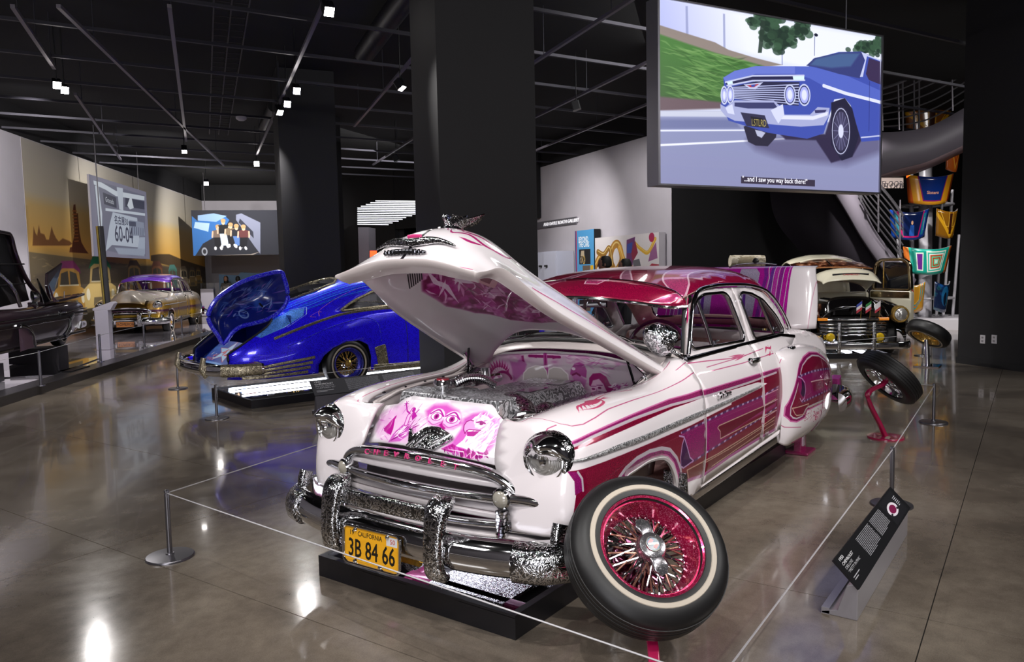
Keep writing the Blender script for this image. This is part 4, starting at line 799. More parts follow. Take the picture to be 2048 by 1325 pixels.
# chrome along the sill, belt, windows; spear; drip rail
for s_ in (1, -1):
 mir = s_ < 0
 sweep('sill_moulding', [flank(x, z, .004) for x, z in zip(np.linspace(-.60, -2.2, 14), np.linspace(.318, .372, 14))], rrect(.012, .055, .005), CH, CAR, mirror=mir)
 sweep('sill_step', [(x, .80, z - .035) for x, z in zip(np.linspace(-.5, -2.2, 6), np.linspace(.315, .368, 6))], rrect(.08, .03, .01), RUB, CAR, mirror=mir)
 for a, b, par in ((-.765, -1.85, D1), (-1.865, -2.80, D2)): sweep('belt_moulding', [flank(x, 1.082 - .006 * (x < -2.6) - (x < -2.6) * (-2.6 - x) * .12, .006) for x in np.linspace(a, b, 12)], rrect(.02, .028, .008), CHD, par[0 if s_ > 0 else 1], mirror=mir)
 for L, par in ((win1, D1), (win2, D2)): sweep('window_trim', [flank(a, b, .004) for a, b in L], rrect(.014, .02, .005), CH, par[0 if s_ > 0 else 1], closed=True, mirror=mir)
 for L, par in ((win1, D1), (win2, D2)): panel('window_glass', L, lambda a, b: flank(a, b, -.012), GLS, par[0 if s_ > 0 else 1], h=.12, mirror=mir)
 for (a, b), par in ((((-1.215, 1.115), (-1.13, 1.41)), D1), (((-2.43, 1.095), (-2.26, 1.375)), D2)): sweep('vent_bar', [flank(*a), flank(*(np.array(a) * .5 + np.array(b) * .5)), flank(*b)], rrect(.02, .022, .006), CH, par[0 if s_ > 0 else 1], mirror=mir)
 drip = [flank(x, z, .012) for x, z in sp([(-.87, 1.10), (-.955, 1.27), (-1.05, 1.40), (-1.2, 1.468), (-1.45, 1.49), (-1.8, 1.488), (-2.15, 1.472), (-2.45, 1.42), (-2.68, 1.29), (-2.87, 1.11)], 40)]
 sweep('drip_rail', drip, rrect(.025, .022, .008), CH, CAR, mirror=mir)
 spx = [(0.717,0.819),(0.622,0.811),(0.361,0.801),(0.127,0.795),(-0.279,0.799)] + [(-1.127,0.804),(-1.685,0.815)]
 xs = np.array([p[0] for p in spx]); zs = np.array([p[1] for p in spx]); X_ = np.linspace(xs[0], xs[-1], 30)
 Pz = [np.interp(x, xs[::-1], zs[::-1]) for x in X_]
 Ps = [(FS(x, z) if x > -.745 else flank(x, z)) + (0, .007, 0) for x, z in zip(X_, Pz)]
 sweep('side_spear', Ps, rrect(.016, .026, .007), ENGS, CAR, mirror=mir, scale=[(1, min(1, .25 + k * .12, .3 + (29 - k) * .05)) for k in range(30)])
 for dpar, hx in ((D1, -1.63), (D2, -2.44)):
  p0 = flank(hx, .985); q = thing('x', 'x', 'x') if False else None
  M = MB().lathe([(0, .0), (.022, 0), (.02, .02), (.012, .028), (0, .03)], 14, axis_m((p0[0], p0[1], p0[2]), (0, 1, 0)))
  M.sweep([(p0[0] + .02, p0[1] + .022, p0[2]), (p0[0] - .02, p0[1] + .04, p0[2] + .004), (p0[0] - .09, p0[1] + .036, p0[2] + .004), (p0[0] - .13, p0[1] + .02, p0[2])], rrect(.02, .034, .009), scale=[.9, 1.1, 1, .5])
  o = M.build('door_handle', CHE, dpar[0 if s_ > 0 else 1]);
  if mir: o.scale = (1, -1, 1)
# nameplate script on the door
p0 = flank(-1.0, .83); 
textmesh('nameplate', 'De', .038, CH, CAR, frame_m(Vector((-.93, .902, .842)), (-1, 0, -.02), (0, .1, 1)), .004); textmesh('nameplate', 'Luxe', .038, CH, CAR, frame_m(Vector((-1.01, .902, .840)), (-1, 0, -.02), (0, .1, 1)), .004)
# ---- rear fender bulge with its own scallop
GR = [1.0, .93, .8, .65, .5, .38, .29]
def rc(x, rows): return [(x, y, z, x, g) for (y, z), g in zip(rows, GR)]
RN = [rc(-2.17, [(.845, .99), (.875, .91), (.888, .8), (.892, .65), (.89, .5), (.885, .38), (.872, .33)]),
 rc(-2.24, [(.85, 1.0), (.91, .93), (.93, .8), (.936, .65), (.935, .5), (.93, .38), (.90, .30)]),
 rc(-2.4, [(.84, 1.01), (.92, .955), (.953, .82), (.962, .65), (.96, .5), (.95, .38), (.90, .285)]),
 rc(-2.75, [(.83, 1.0), (.92, .955), (.965, .82), (.975, .65), (.972, .5), (.955, .38), (.90, .28)]),
 rc(-3.15, [(.81, .965), (.90, .92), (.95, .79), (.965, .63), (.96, .49), (.945, .37), (.89, .28)]),
 rc(-3.5, [(.77, .90), (.86, .85), (.905, .74), (.925, .60), (.92, .48), (.905, .38), (.86, .30)]),
 rc(-3.8, [(.70, .82), (.77, .78), (.82, .69), (.84, .57), (.84, .47), (.82, .39), (.78, .32)]),
 rc(-3.98, [(.60, .74), (.66, .70), (.70, .63), (.72, .55), (.72, .46), (.70, .40), (.66, .34)]),
 rc(-4.02, [(.50, .66), (.52, .64), (.54, .59), (.55, .53), (.55, .47), (.54, .43), (.50, .38)])]
cr_ = CV(-4.1, .25, -2.1, 1.02, 1500, W_, 0.); c = cr_
o_ = [(-2.378,0.828),(-2.421,0.86),(-2.54,0.894),(-2.727,0.913),(-2.978,0.901),(-3.267,0.848),(-3.461,0.775),(-3.553,0.677),(-3.578,0.585),(-3.503,0.505),(-3.136,0.513),(-2.6,0.516),(-2.553,0.52),(-2.503,0.47),(-2.331,0.466),(-2.239,0.486),(-2.188,0.532),(-2.194,0.596),(-2.245,0.671),(-2.3,0.738)]
F0(o_, 'a01a6a'); LN(o_ + o_[:1], 'c86aa0', .01)
i_ = [(-2.437,0.812),(-2.481,0.841),(-2.618,0.872),(-2.777,0.886),(-2.979,0.875),(-3.23,0.833),(-3.403,0.767),(-3.505,0.682),(-3.53,0.591),(-3.474,0.526),(-3.1,0.532),(-2.568,0.541),(-2.522,0.536),(-2.448,0.492),(-2.331,0.491),(-2.273,0.505),(-2.238,0.531),(-2.242,0.589),(-2.296,0.663),(-2.352,0.731)]
F0(i_, '8c0f3c'); LN(i_ + i_[:1], 'b9aeb6', .012)
F0([(-2.365,0.775),(-2.685,0.778),(-3.053,0.774),(-3.442,0.772),(-3.525,0.69),(-3.53,0.591),(-3.061,0.598),(-2.66,0.593),(-2.444,0.603),(-2.353,0.697)], 'a0186c')
F0([(-2.64,0.714),(-3.056,0.7),(-3.505,0.692),(-3.528,0.631),(-3.059,0.64),(-2.706,0.639)], '8c0f4a'); LN([(-2.64,0.714),(-3.056,0.7),(-3.505,0.692)], 'c9b4b0', .007)
for L in ([(-2.365,0.779),(-2.685,0.778),(-3.053,0.774),(-3.422,0.774)], [(-2.429,0.601),(-2.692,0.599),(-3.061,0.603),(-3.51,0.599)]):
 LN(L, 'a892b8', .014)
 for i in range(len(L) - 1):
  a, b = np.array(L[i]), np.array(L[i + 1])
  for k in range(4): LN([a + (b - a) * (k + .1) / 4, a + (b - a) * (k + .6) / 4], '54285c', .016)
F0([(-2.424,0.755),(-2.47,0.727),(-2.496,0.686),(-2.488,0.644),(-2.443,0.633),(-2.398,0.665),(-2.426,0.704)], '3c1048'); LN([(-2.368,0.779),(-2.439,0.757),(-2.494,0.724),(-2.508,0.675),(-2.474,0.62),(-2.414,0.608),(-2.384,0.634)], 'b08cb8', .009)
LN([(-2.259,0.578),(-2.583,0.565),(-2.493,0.498),(-2.33,0.514),(-2.301,0.529),(-2.259,0.578)], 'b9a08c', .008); LN([(-2.599,0.532),(-3.064,0.523),(-3.494,0.528)], 'b9a08c', .008)
for k, (a, b) in enumerate(((930, 1030), (960, 1015), (1000, 1005), (1030, 985), (1060, 970), (1090, 945), (1015, 1030), (1015, 1050))):
 p = [(-2.571,0.467),(-2.665,0.465),(-2.795,0.452),(-2.895,0.454),(-2.998,0.451),(-3.103,0.457),(-2.846,0.421),(-2.846,0.403)][k]; c.strokes([(p[0] - .05, p[1] - .02), (p[0] + .05, p[1] - .02), (p[0] + .05, p[1] + .02), (p[0] - .05, p[1] + .02)], 9, .05, .006, ['c0507c', 'b03a60'], .2, .8, k, .9)
LN([(-2.203,0.963),(-2.123,0.89),(-2.086,0.766),(-2.067,0.656),(-2.092,0.523),(-2.19,0.449),(-2.436,0.409)], PS, .005)
RART = imgmat('rear_fender_artwork', cr_, .22, coat=1., flk=.35)
for s_ in (1, -1):
 G, u, v = Net(RN).grid(60, 26); V, F = gridmesh(G[..., :3]); T = G[..., 3:5].reshape(-1, 2)
 rfend = ob('rear_fender', V * (1, s_, 1), F if s_ > 0 else [f[::-1] for f in F], RART, CAR, True, [cr_.uv(*t) for t in T]); solid(rfend, .012, -1, CREAM)
 # skirt seam and fuel door
 sweep('fender_seam', [Net(RN)(u_, v_)[0][:3] + (0, .002, 0) for u_, v_ in zip(np.linspace(3.75, 3.5, 8), np.linspace(1.2, 6, 8))], circ(.003, 4), pm('seam_dark', '5a3040', .6), rfend, mirror=s_ < 0)
 tl = Net(RN)(6.2, 1.6)[0][:3]; lathe('tail_lamp', [(0, .03), (.02, .028), (.035, .015), (.04, 0), (.046, -.01)], chrome(), rfend, 16, axis_m((tl[0], tl[1] * s_, tl[2]), (-.7, .6 * s_, .1)))
# ---- header panel between the fenders with its airbrush picture
def hdr(a, b):  # a across, b up the slope -> plane frame 'header', crowned
 O, X, Z = FR['header']; p = Vector(O) + Vector(X) * a + Vector(Z) * b; k = 1 - (a / .5) ** 2
 return np.array((p.x - .05 * (1 - k) + .0, p.y, p.z + .012 * k))
MGT = ['c01c9c', 'a8148a', 'd23cb0', '8c0f78']
c = CV(-.5, -.02, .56, .38, 1100, 'e6dfe5')
H = lambda L, col, al=1, s_=2.: c.poly(L, col, al, s_)
c.cloud('d98ccc', 9, .45, .8, .55, 3, c.mask([(-0.438,0.164),(-0.334,0.281),(0.001,0.321),(0.305,0.274),(0.392,0.163),(0.334,0.039),(0.09,0.057),(-0.276,0.047),(-0.406,0.078)], .03))
H([(-0.107,0.245),(-0.067,0.285),(0.015,0.294),(0.102,0.267),(0.157,0.203),(0.116,0.17),(0.046,0.162),(-0.047,0.179)], 'cc3fb4', .85, 26); H([(0.004,0.213),(0.014,0.243),(0.051,0.219),(0.066,0.164),(0.057,0.149),(0.021,0.18)], 'b0128c', 1, 8)
for (e, s_) in (([(-0.019,0.222),(0.084,0.217)][0], 1), ([(-0.019,0.222),(0.084,0.217)][1], 1)):
 c.ell(e, .052, .046, 'f0d8ec', 1, soft=5); c.ell((e[0], e[1] - .02), .05, .03, 'e3aedb', .8, soft=6); c.ell(e, .034, .019, 'f7eef7', 1, soft=2); c.ell(e, .017, .017, 'b4309a'); c.ell(e, .008, .008, '6a0a52'); c.ell(e, .036, .021, 'b0209a', ring=.004)
 c.line(sp([(e[0] - .045, e[1] + .012), (e[0], e[1] + .038), (e[0] + .045, e[1] + .005)], 12), .008, 'b0209a'); c.line(sp([(e[0] - .04, e[1] - .03), (e[0], e[1] - .045), (e[0] + .045, e[1] - .025)], 12), .006, 'c860b8')
# landscape and rider on the left
H([(-0.423,0.106),(-0.446,0.194),(-0.326,0.267),(-0.239,0.276),(-0.158,0.225),(-0.105,0.158),(-0.128,0.07),(-0.276,0.047),(-0.381,0.067)], 'e2a6da', .6, 30)
H([(-0.352,0.107),(-0.307,0.19),(-0.283,0.123),(-0.28,0.087),(-0.323,0.096)], 'b0128c', 1, 2)
for k in range(9): a = np.array([(-0.352,0.114),(-0.307,0.186)]); p = a[0] + (a[1] - a[0]) * k / 8; H([p + (-.008, .004), p + (.006, .014), p + (.008, -.008)], 'b0128c')
H([(-0.276,0.047),(-0.267,0.095),(-0.226,0.151),(-0.179,0.164),(-0.152,0.138),(-0.154,0.102),(-0.194,0.062)], 'c85cbc', 1, 6)
c.strokes([(-0.283,0.043),(-0.271,0.102),(-0.212,0.16),(-0.162,0.159),(-0.137,0.111),(-0.209,0.056)], 60, .08, .006, ['f6eef6', 'a8148a', '8c0f78'], .75, .3, 4, .9); c.strokes([(-0.456,0.162),(-0.346,0.235),(-0.154,0.284),(-0.059,0.135),(-0.365,0.04)], 70, .05, .006, ['f6eef6', 'c85cbc', 'e2a6da'], .6, 1.2, 6, .6)
for L in ([(-0.204,0.161),(-0.208,0.201),(-0.198,0.242)],): c.line(L, .03, 'c040a8'); c.line(L, .018, 'e6b6e0')
c.line([(-0.208,0.219),(-0.237,0.231),(-0.269,0.273)], .008, 'b0209a'); c.line([(-0.175,0.216),(-0.156,0.247)], .006, 'b0209a'); c.ell([(-0.191,0.242)][0], .012, .014, 'b0209a'); H([(-0.186,0.236),(-0.15,0.211),(-0.171,0.183),(-0.188,0.207)], 'b0209a', 1, 2)
for k in range(6): p = np.array([(-0.267,0.273)][0]); c.line([p, p + .016 * np.array((cos(k * 1.05), sin(k * 1.05)))], .004, 'b0209a')
# eagle on the right
eag = [(0.201,0.228),(0.212,0.247),(0.242,0.261),(0.283,0.255),(0.322,0.228),(0.346,0.191),(0.351,0.145),(0.34,0.111),(0.335,0.071),(0.25,0.072),(0.207,0.08),(0.167,0.081),(0.197,0.119),(0.209,0.161),(0.192,0.179),(0.188,0.206)]
H([(0.152,0.23),(0.193,0.262),(0.257,0.279),(0.344,0.238),(0.379,0.175),(0.371,0.108),(0.332,0.045),(0.218,0.042),(0.098,0.059),(0.14,0.105),(0.162,0.176)], 'cc50ba', .9, 20); H(eag, 'f4eef4', 1, 3)
c.strokes(eag, 130, .045, .007, ['dba8d6', 'c878c0', 'ffffff', 'e8cfe8'], 1.0, .6, 8, .8)
H([(0.212,0.223),(0.194,0.226),(0.175,0.215),(0.169,0.194),(0.176,0.171),(0.193,0.152),(0.195,0.166),(0.206,0.174),(0.264,0.178),(0.268,0.185),(0.234,0.191)], 'e0a0d8'); LN([(0.212,0.223),(0.194,0.226),(0.175,0.215),(0.169,0.194),(0.176,0.171),(0.193,0.152),(0.194,0.167),(0.206,0.176),(0.271,0.179)], 'a0107c', .005)
H([(0.2,0.163),(0.269,0.175),(0.247,0.145),(0.21,0.141)], 'b0188c', 1, 3); c.ell([(0.261,0.215)][0], .011, .009, '8c0f70'); c.line([(0.233,0.218),(0.258,0.225),(0.281,0.217)], .008, '9c1080')
H([(0.09,0.057),(0.146,0.092),(0.185,0.077),(0.244,0.068),(0.336,0.068),(0.341,0.091),(0.359,0.068),(0.327,0.038),(0.27,0.029),(0.185,0.044)], 'b0148c', 1, 4)
c.strokes([(0.09,0.057),(0.146,0.092),(0.353,0.08),(0.327,0.038),(0.185,0.044)], 60, .04, .008, ['f0d8ee', 'c850b4', '8c0f70'], -.9, .4, 9, .9); c.strokes([(0.28,0.244),(0.364,0.227),(0.387,0.124),(0.355,0.061)], 40, .06, .005, ['c860b8', 'e0a8da'], 1.1, .2, 12, .7)
HM = imgmat('header_airbrush', c, .22, coat=1.)
ho = [(-0.434,0.029),(-0.445,0.066),(-0.454,0.117),(-0.456,0.162),(-0.443,0.206),(-0.429,0.248),(-0.334,0.265),(-0.314,0.287),(-0.295,0.302),(-0.24,0.321),(0.002,0.32),(0.278,0.32),(0.305,0.302),(0.327,0.277),(0.371,0.246),(0.416,0.245),(0.478,0.238),(0.451,0.197),(0.437,0.143),(0.425,0.103),(0.42,0.076),(0.433,0.018),(0.302,0.027),(0.14,0.037),(-0.028,0.045),(-0.203,0.045),(-0.337,0.04)]
hp = panel('header_panel', ho, hdr, HM, CAR, h=.035, uvf=c.uv); solid(hp, .012, -1, CREAM)
# ---- grille: pink-lined mouth, bars, parking lamps
def gp(y, z, d=0.): return np.array((.685 - .20 * (y - 0) ** 2 + d, y, z))
panel('grille_backing', [(-.62, .44), (.62, .44), (.56, .66), (.3, .71), (-.3, .71), (-.56, .66)], lambda a, b: gp(a, b, -.16), pm('grille_recess', '4a4245', .6), CAR, h=.1)
def bar(name, pts, prof, mat, d=0., n=30, sc=None): return sweep(name, [gp(y, z, d + (e if len(t) else 0)) for (y, z, *t) in [tuple(p) for p in sp(pts, n)] for e in [t[0] if t else 0]], prof, mat, CAR, scale=sc)
bar('grille_arch', [(-.57, .52, -.02), (-.56, .60, 0), (-.50, .67, .01), (-.35, .715, .02), (0, .735, .03), (.35, .715, .02), (.50, .67, .01), (.56, .60, 0), (.57, .52, -.02)], rrect(.06, .045, .018), CH, .0, 50)
bar('grille_bar', [(-.60, .59, .0), (-.3, .60, .03), (0, .605, .04), (.3, .60, .03), (.60, .59, .0)], rrect(.05, .036, .014), CH, .02)
bar('grille_bar', [(-.58, .475, .0), (-.3, .47, .02), (0, .47, .03), (.3, .47, .02), (.58, .475, .0)], rrect(.045, .034, .014), CH, .02)
for z in (.655, .545, .51): bar('grille_fin', [(-.54, z - .01), (0, z), (.54, z - .01)], rrect(.09, .030, .010), PEARL, -.03)
bar('lower_valance', [(-.80, .415, -.06), (-.5, .42, -.0), (0, .42, .02), (.5, .42, -.0), (.80, .415, -.06)], rrect(.14, .02, .008), PEARL, -.02)
for s_ in (1, -1):
 m_ = s_ < 0
 # side wings of the middle bar
 V = [gp(.52, .60, .03), gp(.62, .60, .03), gp(.70, .59, .03), gp(.78, .578, .02), gp(.86, .568, .0)]; sweep('grille_wing', sp(V, 14), rrect(.07, .045, .018), CH, CAR, mirror=m_, scale=[(1, min(1, .25 + .13 * (13 - k))) for k in range(14)])
 sweep('wing_panel', [gp(.60, .515, -.02), gp(.70, .51, -.02), gp(.80, .505, -.02)], rrect(.05, .05, .012), PEARL, CAR, mirror=m_)
 sweep('wing_post', [gp(.72, .575, .02), gp(.72, .475, .02)], rrect(.022, .03, .006), CH, CAR, mirror=m_, up=(0, 1, 0))
 sweep('lower_wing', [gp(.50, .455, .02), gp(.62, .455, .02), gp(.76, .45, .02)], rrect(.04, .02, .006), CH, CAR, mirror=m_)
 # ribbed post below the parking lamp
 for k in range(9): sweep('post_rib', [gp(.515, .54 - .016 * k - .006, .055), gp(.515, .54 - .016 * k + .006, .055)], rrect(.045, .05 - .008 * (k % 2), .01, 2), CH, CAR, mirror=m_, up=(0, 1, 0))
 p = gp(.515, .6, .055); M = axis_m((p[0], p[1] * s_, p[2]), (1, .12 * s_, .0)); pl_ = lathe('parking_lamp', [(.046, -.06), (.050, -.01), (.048, .006), (.040, .014)], CH, CAR, 24, M)
 lathe('lens', [(0, .026), (.018, .024), (.032, .018), (.041, .010)], pm('clear_lens', '9a958a', .12, coat=1., spec=.8), pl_, 20, M)
for i, ch_ in enumerate('CHEVROLET'):
 y = -.29 + i * .0725; z = .728 - .2 * y * y; textmesh('grille_letter', ch_, .026, PINK, CAR, frame_m(Vector(gp(y, z, .066)), (0, 1, -.3 * y), (-.3, 0, 1)), .004, 'CENTER', 1.15)
# ---- headlamps with engraved rings, visors
M_lens = NT('lamp_lens'); M_lens.set(Base_Color=lin('b5b3b0'), Metallic=.6, Roughness=.2, Coat_Weight=1.)
w_ = M_lens.n('ShaderNodeTexWave', i_Scale=60., i_Distortion=.0); M_lens.l(M_lens.coord(), w_.inputs[0]); M_lens.bump(w_.outputs[0], .35, .003); M_lens = M_lens.m
for s_ in (1, -1):
 ctr = Vector((.585, .703 * s_, .787)); ax = Vector((1, .10 * s_, -.02)).normalized(); M = axis_m(ctr, ax, (0, 0, 1))
 hl = lathe('headlamp', [(.122, -.07), (.124, -.02), (.120, .018), (.108, .034), (.092, .038), (.088, .030)], CHE, CAR, 40, M)
 lathe('bulb_glass', [(0, .062), (.03, .060), (.06, .050), (.08, .036), (.09, .026)], M_lens, hl, 32, M); lathe('inner_ring', [(.084, .036), (.088, .046), (.094, .044), (.096, .034)], CH, hl, 40, M)
 lathe('bulb', [(0, .071), (.012, .069), (.02, .060)], CH, hl, 12, M)
 V = []; n1, n2 = 26, 8                       # half-dome cap over the upper half, drawn out to a small peak
 for i in range(n1 + 1):
  a = R(-4 + 188 * i / n1)
  for j in range(n2 + 1):
   t = j / n2; r = .112 - .10 * t * t * .0; z_ = .018 + .062 * sin(t * pi / 2) * (.25 + .75 * max(0, sin(a)) ** .6) + .04 * t ** 3 * max(0, sin(a)) ** 10
   rr = .112 * (1 - .32 * t ** 2); V.append(M @ Vector((rr * sin(a), rr * cos(a), z_)))
 F = [(i * (n2 + 1) + j, i * (n2 + 1) + j + 1, (i + 1) * (n2 + 1) + j + 1, (i + 1) * (n2 + 1) + j) for i in range(n1) for j in range(n2)]
 o = ob('visor', V, F, CH, hl)
 b = len(V); o.data.clear_geometry(); ctr0 = [M @ Vector((.0 + .012, .076 * cos(R(-4 + 188 * i / n1)), .035 + .037 * max(0, sin(R(-4 + 188 * i / n1))))) for i in range(n1 + 1)]
 V2_ = V + [tuple(v) for v in ctr0]; F2_ = F + [(i * (n2 + 1) + n2, b + i, b + i + 1, (i + 1) * (n2 + 1) + n2) for i in range(n1)]
 o.data.from_pydata([tuple(v) for v in V2_], [], F2_); o.data.polygons.foreach_set('use_smooth', [True] * len(F2_)); o.data.update(); solid(o, .003, 0)
# ---- front bumper, guards, plate
bp = sp([(.42, .915, .40), (.55, .90, .40), (.67, .86, .40), (.77, .76, .40), (.84, .60, .40), (.875, .35, .395), (.885, 0, .395), (.875, -.35, .395), (.84, -.60, .40), (.77, -.76, .40), (.67, -.86, .40), (.55, -.90, .40), (.42, -.915, .40)], 70)
BUMP = [(-.01, -.085), (.02, -.078), (.042, -.058), (.05, -.03), (.052, 0), (.046, .03), (.03, .055), (.005, .072), (-.02, .078), (-.02, .0)]
sweep('front_bumper', bp, [(-a, b) for a, b in BUMP][::-1], CH, CAR)
for s_ in (1, -1):
 e = sp([(.40, .945, .395), (.56, .93, .395), (.70, .872, .395), (.79, .785, .395), (.828, .68, .395)], 18)
 sweep('bumper_corner', e[4:], [(-a * 1.06 - .004, b * 1.05) for a, b in BUMP][::-1], CHE, CAR, mirror=s_ < 0)
 sweep('corner_guard', [(.70, .83, .46), (.695, .83, .50), (.68, .83, .54)], rrect(.09, .05, .02), CHE, CAR, up=(.4, 1, 0), mirror=s_ < 0)
 g = sp([(.885, .335, .275), (.935, .335, .30), (.95, .335, .40), (.935, .335, .50), (.92, .335, .56), (.885, .335, .60), (.84, .335, .61)], 16)
 sweep('bumper_guard', g, rrect(.085, .05, .022), CHE, CAR, up=(0, 1, 0), mirror=s_ < 0, scale=[.8, .95, 1, 1, 1, 1, 1, 1, 1, 1, 1.05, 1.12, 1.2, 1.25, 1.2, 1.]) if False else sweep('bumper_guard', g, rrect(.05, .105, .022), CHE, CAR, up=(0, 1, 0), mirror=s_ < 0, scale=[.75, .95, 1, 1, .95, .95, .95, 1, 1.05, 1.1, 1.15, 1.2, 1.2, 1.15, 1.05, .8])
sweep('guard_bar', sp([(.90, -.30, .545), (.915, -.15, .548), (.92, 0, .55), (.915, .15, .548), (.90, .30, .545)], 16), rrect(.03, .075, .014), CHE, CAR)
c = CV(0, 0, .345, .165, 520, 'e0a21c')
c.cloud('c98c10', 8, .4, .9, .5, 2); K = '17140e'
c.text('3B 84 66', .022, .028, .082, K, sx=.70, bold=.0015); c.text('CALIFORNIA', .085, .128, .022, K, sx=.86, bold=.0005); c.text('19', .03, .128, .022, K, bold=.0005); c.poly([(.268, .116), (.335, .116), (.335, .158), (.268, .158)], 'c9c9cc'); c.text('50', .29, .126, .022, 'b04a40', bold=.0005); c.line([(.006, .006), (.339, .006), (.339, .159), (.006, .159), (.006, .006)], .004, 'c08a18')
PM_ = imgmat('plate_print', c, .4)
Mx = frame_m(Vector((.968, -.212, .262)), (-.03, 1, 0), (-.05, 0, 1))
V = [Mx @ Vector(p) for p in ((0, 0, 0), (.345, 0, 0), (.345, .165, 0), (0, .165, 0), (0, 0, -.003), (.345, 0, -.003), (.345, .165, -.003), (0, .165, -.003))]
lp = ob('licence_plate', V, [(0, 1, 2, 3), (7, 6, 5, 4), (0, 4, 5, 1), (1, 5, 6, 2), (2, 6, 7, 3), (3, 7, 4, 0)], PM_, CAR, False, [(0, 0), (1, 0), (1, 1), (0, 1)] * 2)
sweep('plate_frame', [Mx @ Vector((.1725 + a, .0825 + b, .001)) for a, b in rrect(.36, .178, .03, 4)], circ(.007, 8), CH, lp, closed=True)
for a, b in ((.07, .155), (.275, .155), (.07, .008), (.23, .008)): lathe('plate_bolt', [(0, .012), (.007, .009), (.011, 0)], CH, lp, 10, Mx @ Matrix.Translation((a, b, 0)))
box('plate_bracket', (.895, .0, .345), (.02, .42, .10), pm('brass', 'b08a3c', .25, .9), CAR)
# ---- V emblem on the header
def hp3(a, b, d): p = hdr(a, b); return Vector(p) + Vector((.8, 0, .6)) * d
e = [(-0.118,0.036),(-0.117,0.058),(-0.15,0.131),(-0.131,0.134),(-0.105,0.101),(-0.041,0.152),(0,0.162),(0.046,0.162),(0.135,0.131),(0.144,0.112),(0.058,0.04),(0.018,0.037),(-0.028,0.045),(-0.075,0.035)]
em = prism('hood_latch_emblem', e, lambda a, b: hp3(a, b, .004), lambda a, b: hp3(a, b, .020), CHE, CAR); bev(em, .004, 2)
for L in ([(-0.11,0.037),(-0.033,0.135),(0.006,0.15),(0.129,0.127),(0.044,0.051)], [(-0.064,0.047),(-0.013,0.113),(0.019,0.124),(0.1,0.119),(0.043,0.068)]): sweep('emblem_rim', [hp3(a, b, .022) for a, b in L], circ(.007, 8), CH, em)
# ---- hood: outer shell, inner shell with mural, rolled edge
TH = R(23.4); HO = Vector((-.70, 0, 1.0)); HXv = Vector((cos(TH), 0, sin(TH))); HZv = Vector((-sin(TH), 0, cos(TH)))
def HP(a, y, h): return np.array(HO + HXv * a + HZv * h) + (0, y, 0)
HN0 = [(-.02, [(0, .20), (.25, .185), (.50, .12), (.63, .06), (.70, .015), (.715, -.02)]),
 (.30, [(0, .21), (.24, .195), (.47, .13), (.59, .06), (.655, .02), (.672, -.02)]),
 (.70, [(0, .255), (.22, .235), (.43, .165), (.54, .08), (.595, .03), (.612, -.012)]),
 (1.05, [(0, .305), (.20, .28), (.38, .18), (.475, .10), (.53, .045), (.548, .0)]),
 (1.28, [(0, .335), (.185, .30), (.34, .20), (.42, .115), (.475, .07), (.50, .045)]),
 (1.42, [(0, .275), (.17, .245), (.31, .165), (.385, .115), (.44, .08), (.468, .065)]),
 (1.51, [(0, .165), (.16, .15), (.29, .10), (.37, .06), (.43, .03), (.458, .015)]),
 (1.57, [(0, .05), (.15, .045), (.28, .025), (.365, .005), (.428, -.01), (.455, -.018)])]
rc_ = lambda a, y: a + (.36 * (1 - a / .7) * (1 - min(1, abs(y) / .66) ** 2) if a < .7 else 0)
HN = [[HP(rc_(a, y) + (.02 * (1 - (y / .45) ** 2) if a > 1.4 else 0), y, h) for y, h in rows] for a, rows in HN0]
full = [[p * (1, -1, 1) for p in r[:0:-1]] + r for r in HN]
c = CV(-.75, -.05, .75, 1.7, 900, 'e8e1e4')
c.line([(0, 1.66), (0, -.05)], .020, '17121a'); 
for s_ in (1, -1):
 c.line([(s_ * .045, 1.42), (s_ * .045, .3)], .006, 'c04a88'); c.line(sp([(s_ * .02, 1.63), (s_ * .2, 1.6), (s_ * .42, 1.56)], 10), .006, 'c8608c')
 for L in ([(.08, 1.38), (.14, 1.43), (.2, 1.38), (.3, 1.36), (.36, 1.28), (.33, 1.18)], [(.1, 1.33), (.16, 1.37), (.24, 1.32), (.3, 1.30)], [(.06, 1.30), (.1, 1.36), (.16, 1.33), (.13, 1.28), (.08, 1.3)], [(.2, 1.44), (.26, 1.42), (.3, 1.37)], [(.1, 1.42), (.06, 1.38), (.08, 1.33), (.16, 1.3)]): c.line(sp([(s_ * a, b) for a, b in L], 24), .018, 'b02a70', taper=True)
 c.line([(s_ * .50, 1.2), (s_ * .60, .6), (s_ * .66, .1)], .006, 'c8608c')
for s_ in (-1, 1): c.poly([(s_ * .10, .95), (s_ * .16, .9), (s_ * .2, .1), (s_ * .04, .1), (s_ * .05, .9)], '9c1458', 1, 2) 
G, u, v = Net(full).grid(48, 56); V, F = gridmesh(G); av = np.interp(u, range(8), [a for a, _ in HN0]); 
uvh = [c.uv(G[i, j, 1], av[i]) for i in range(48) for j in range(56)]
hood = ob('hood', V, F, imgmat('hood_artwork', c, .22, coat=1.), CAR, True, uvh)
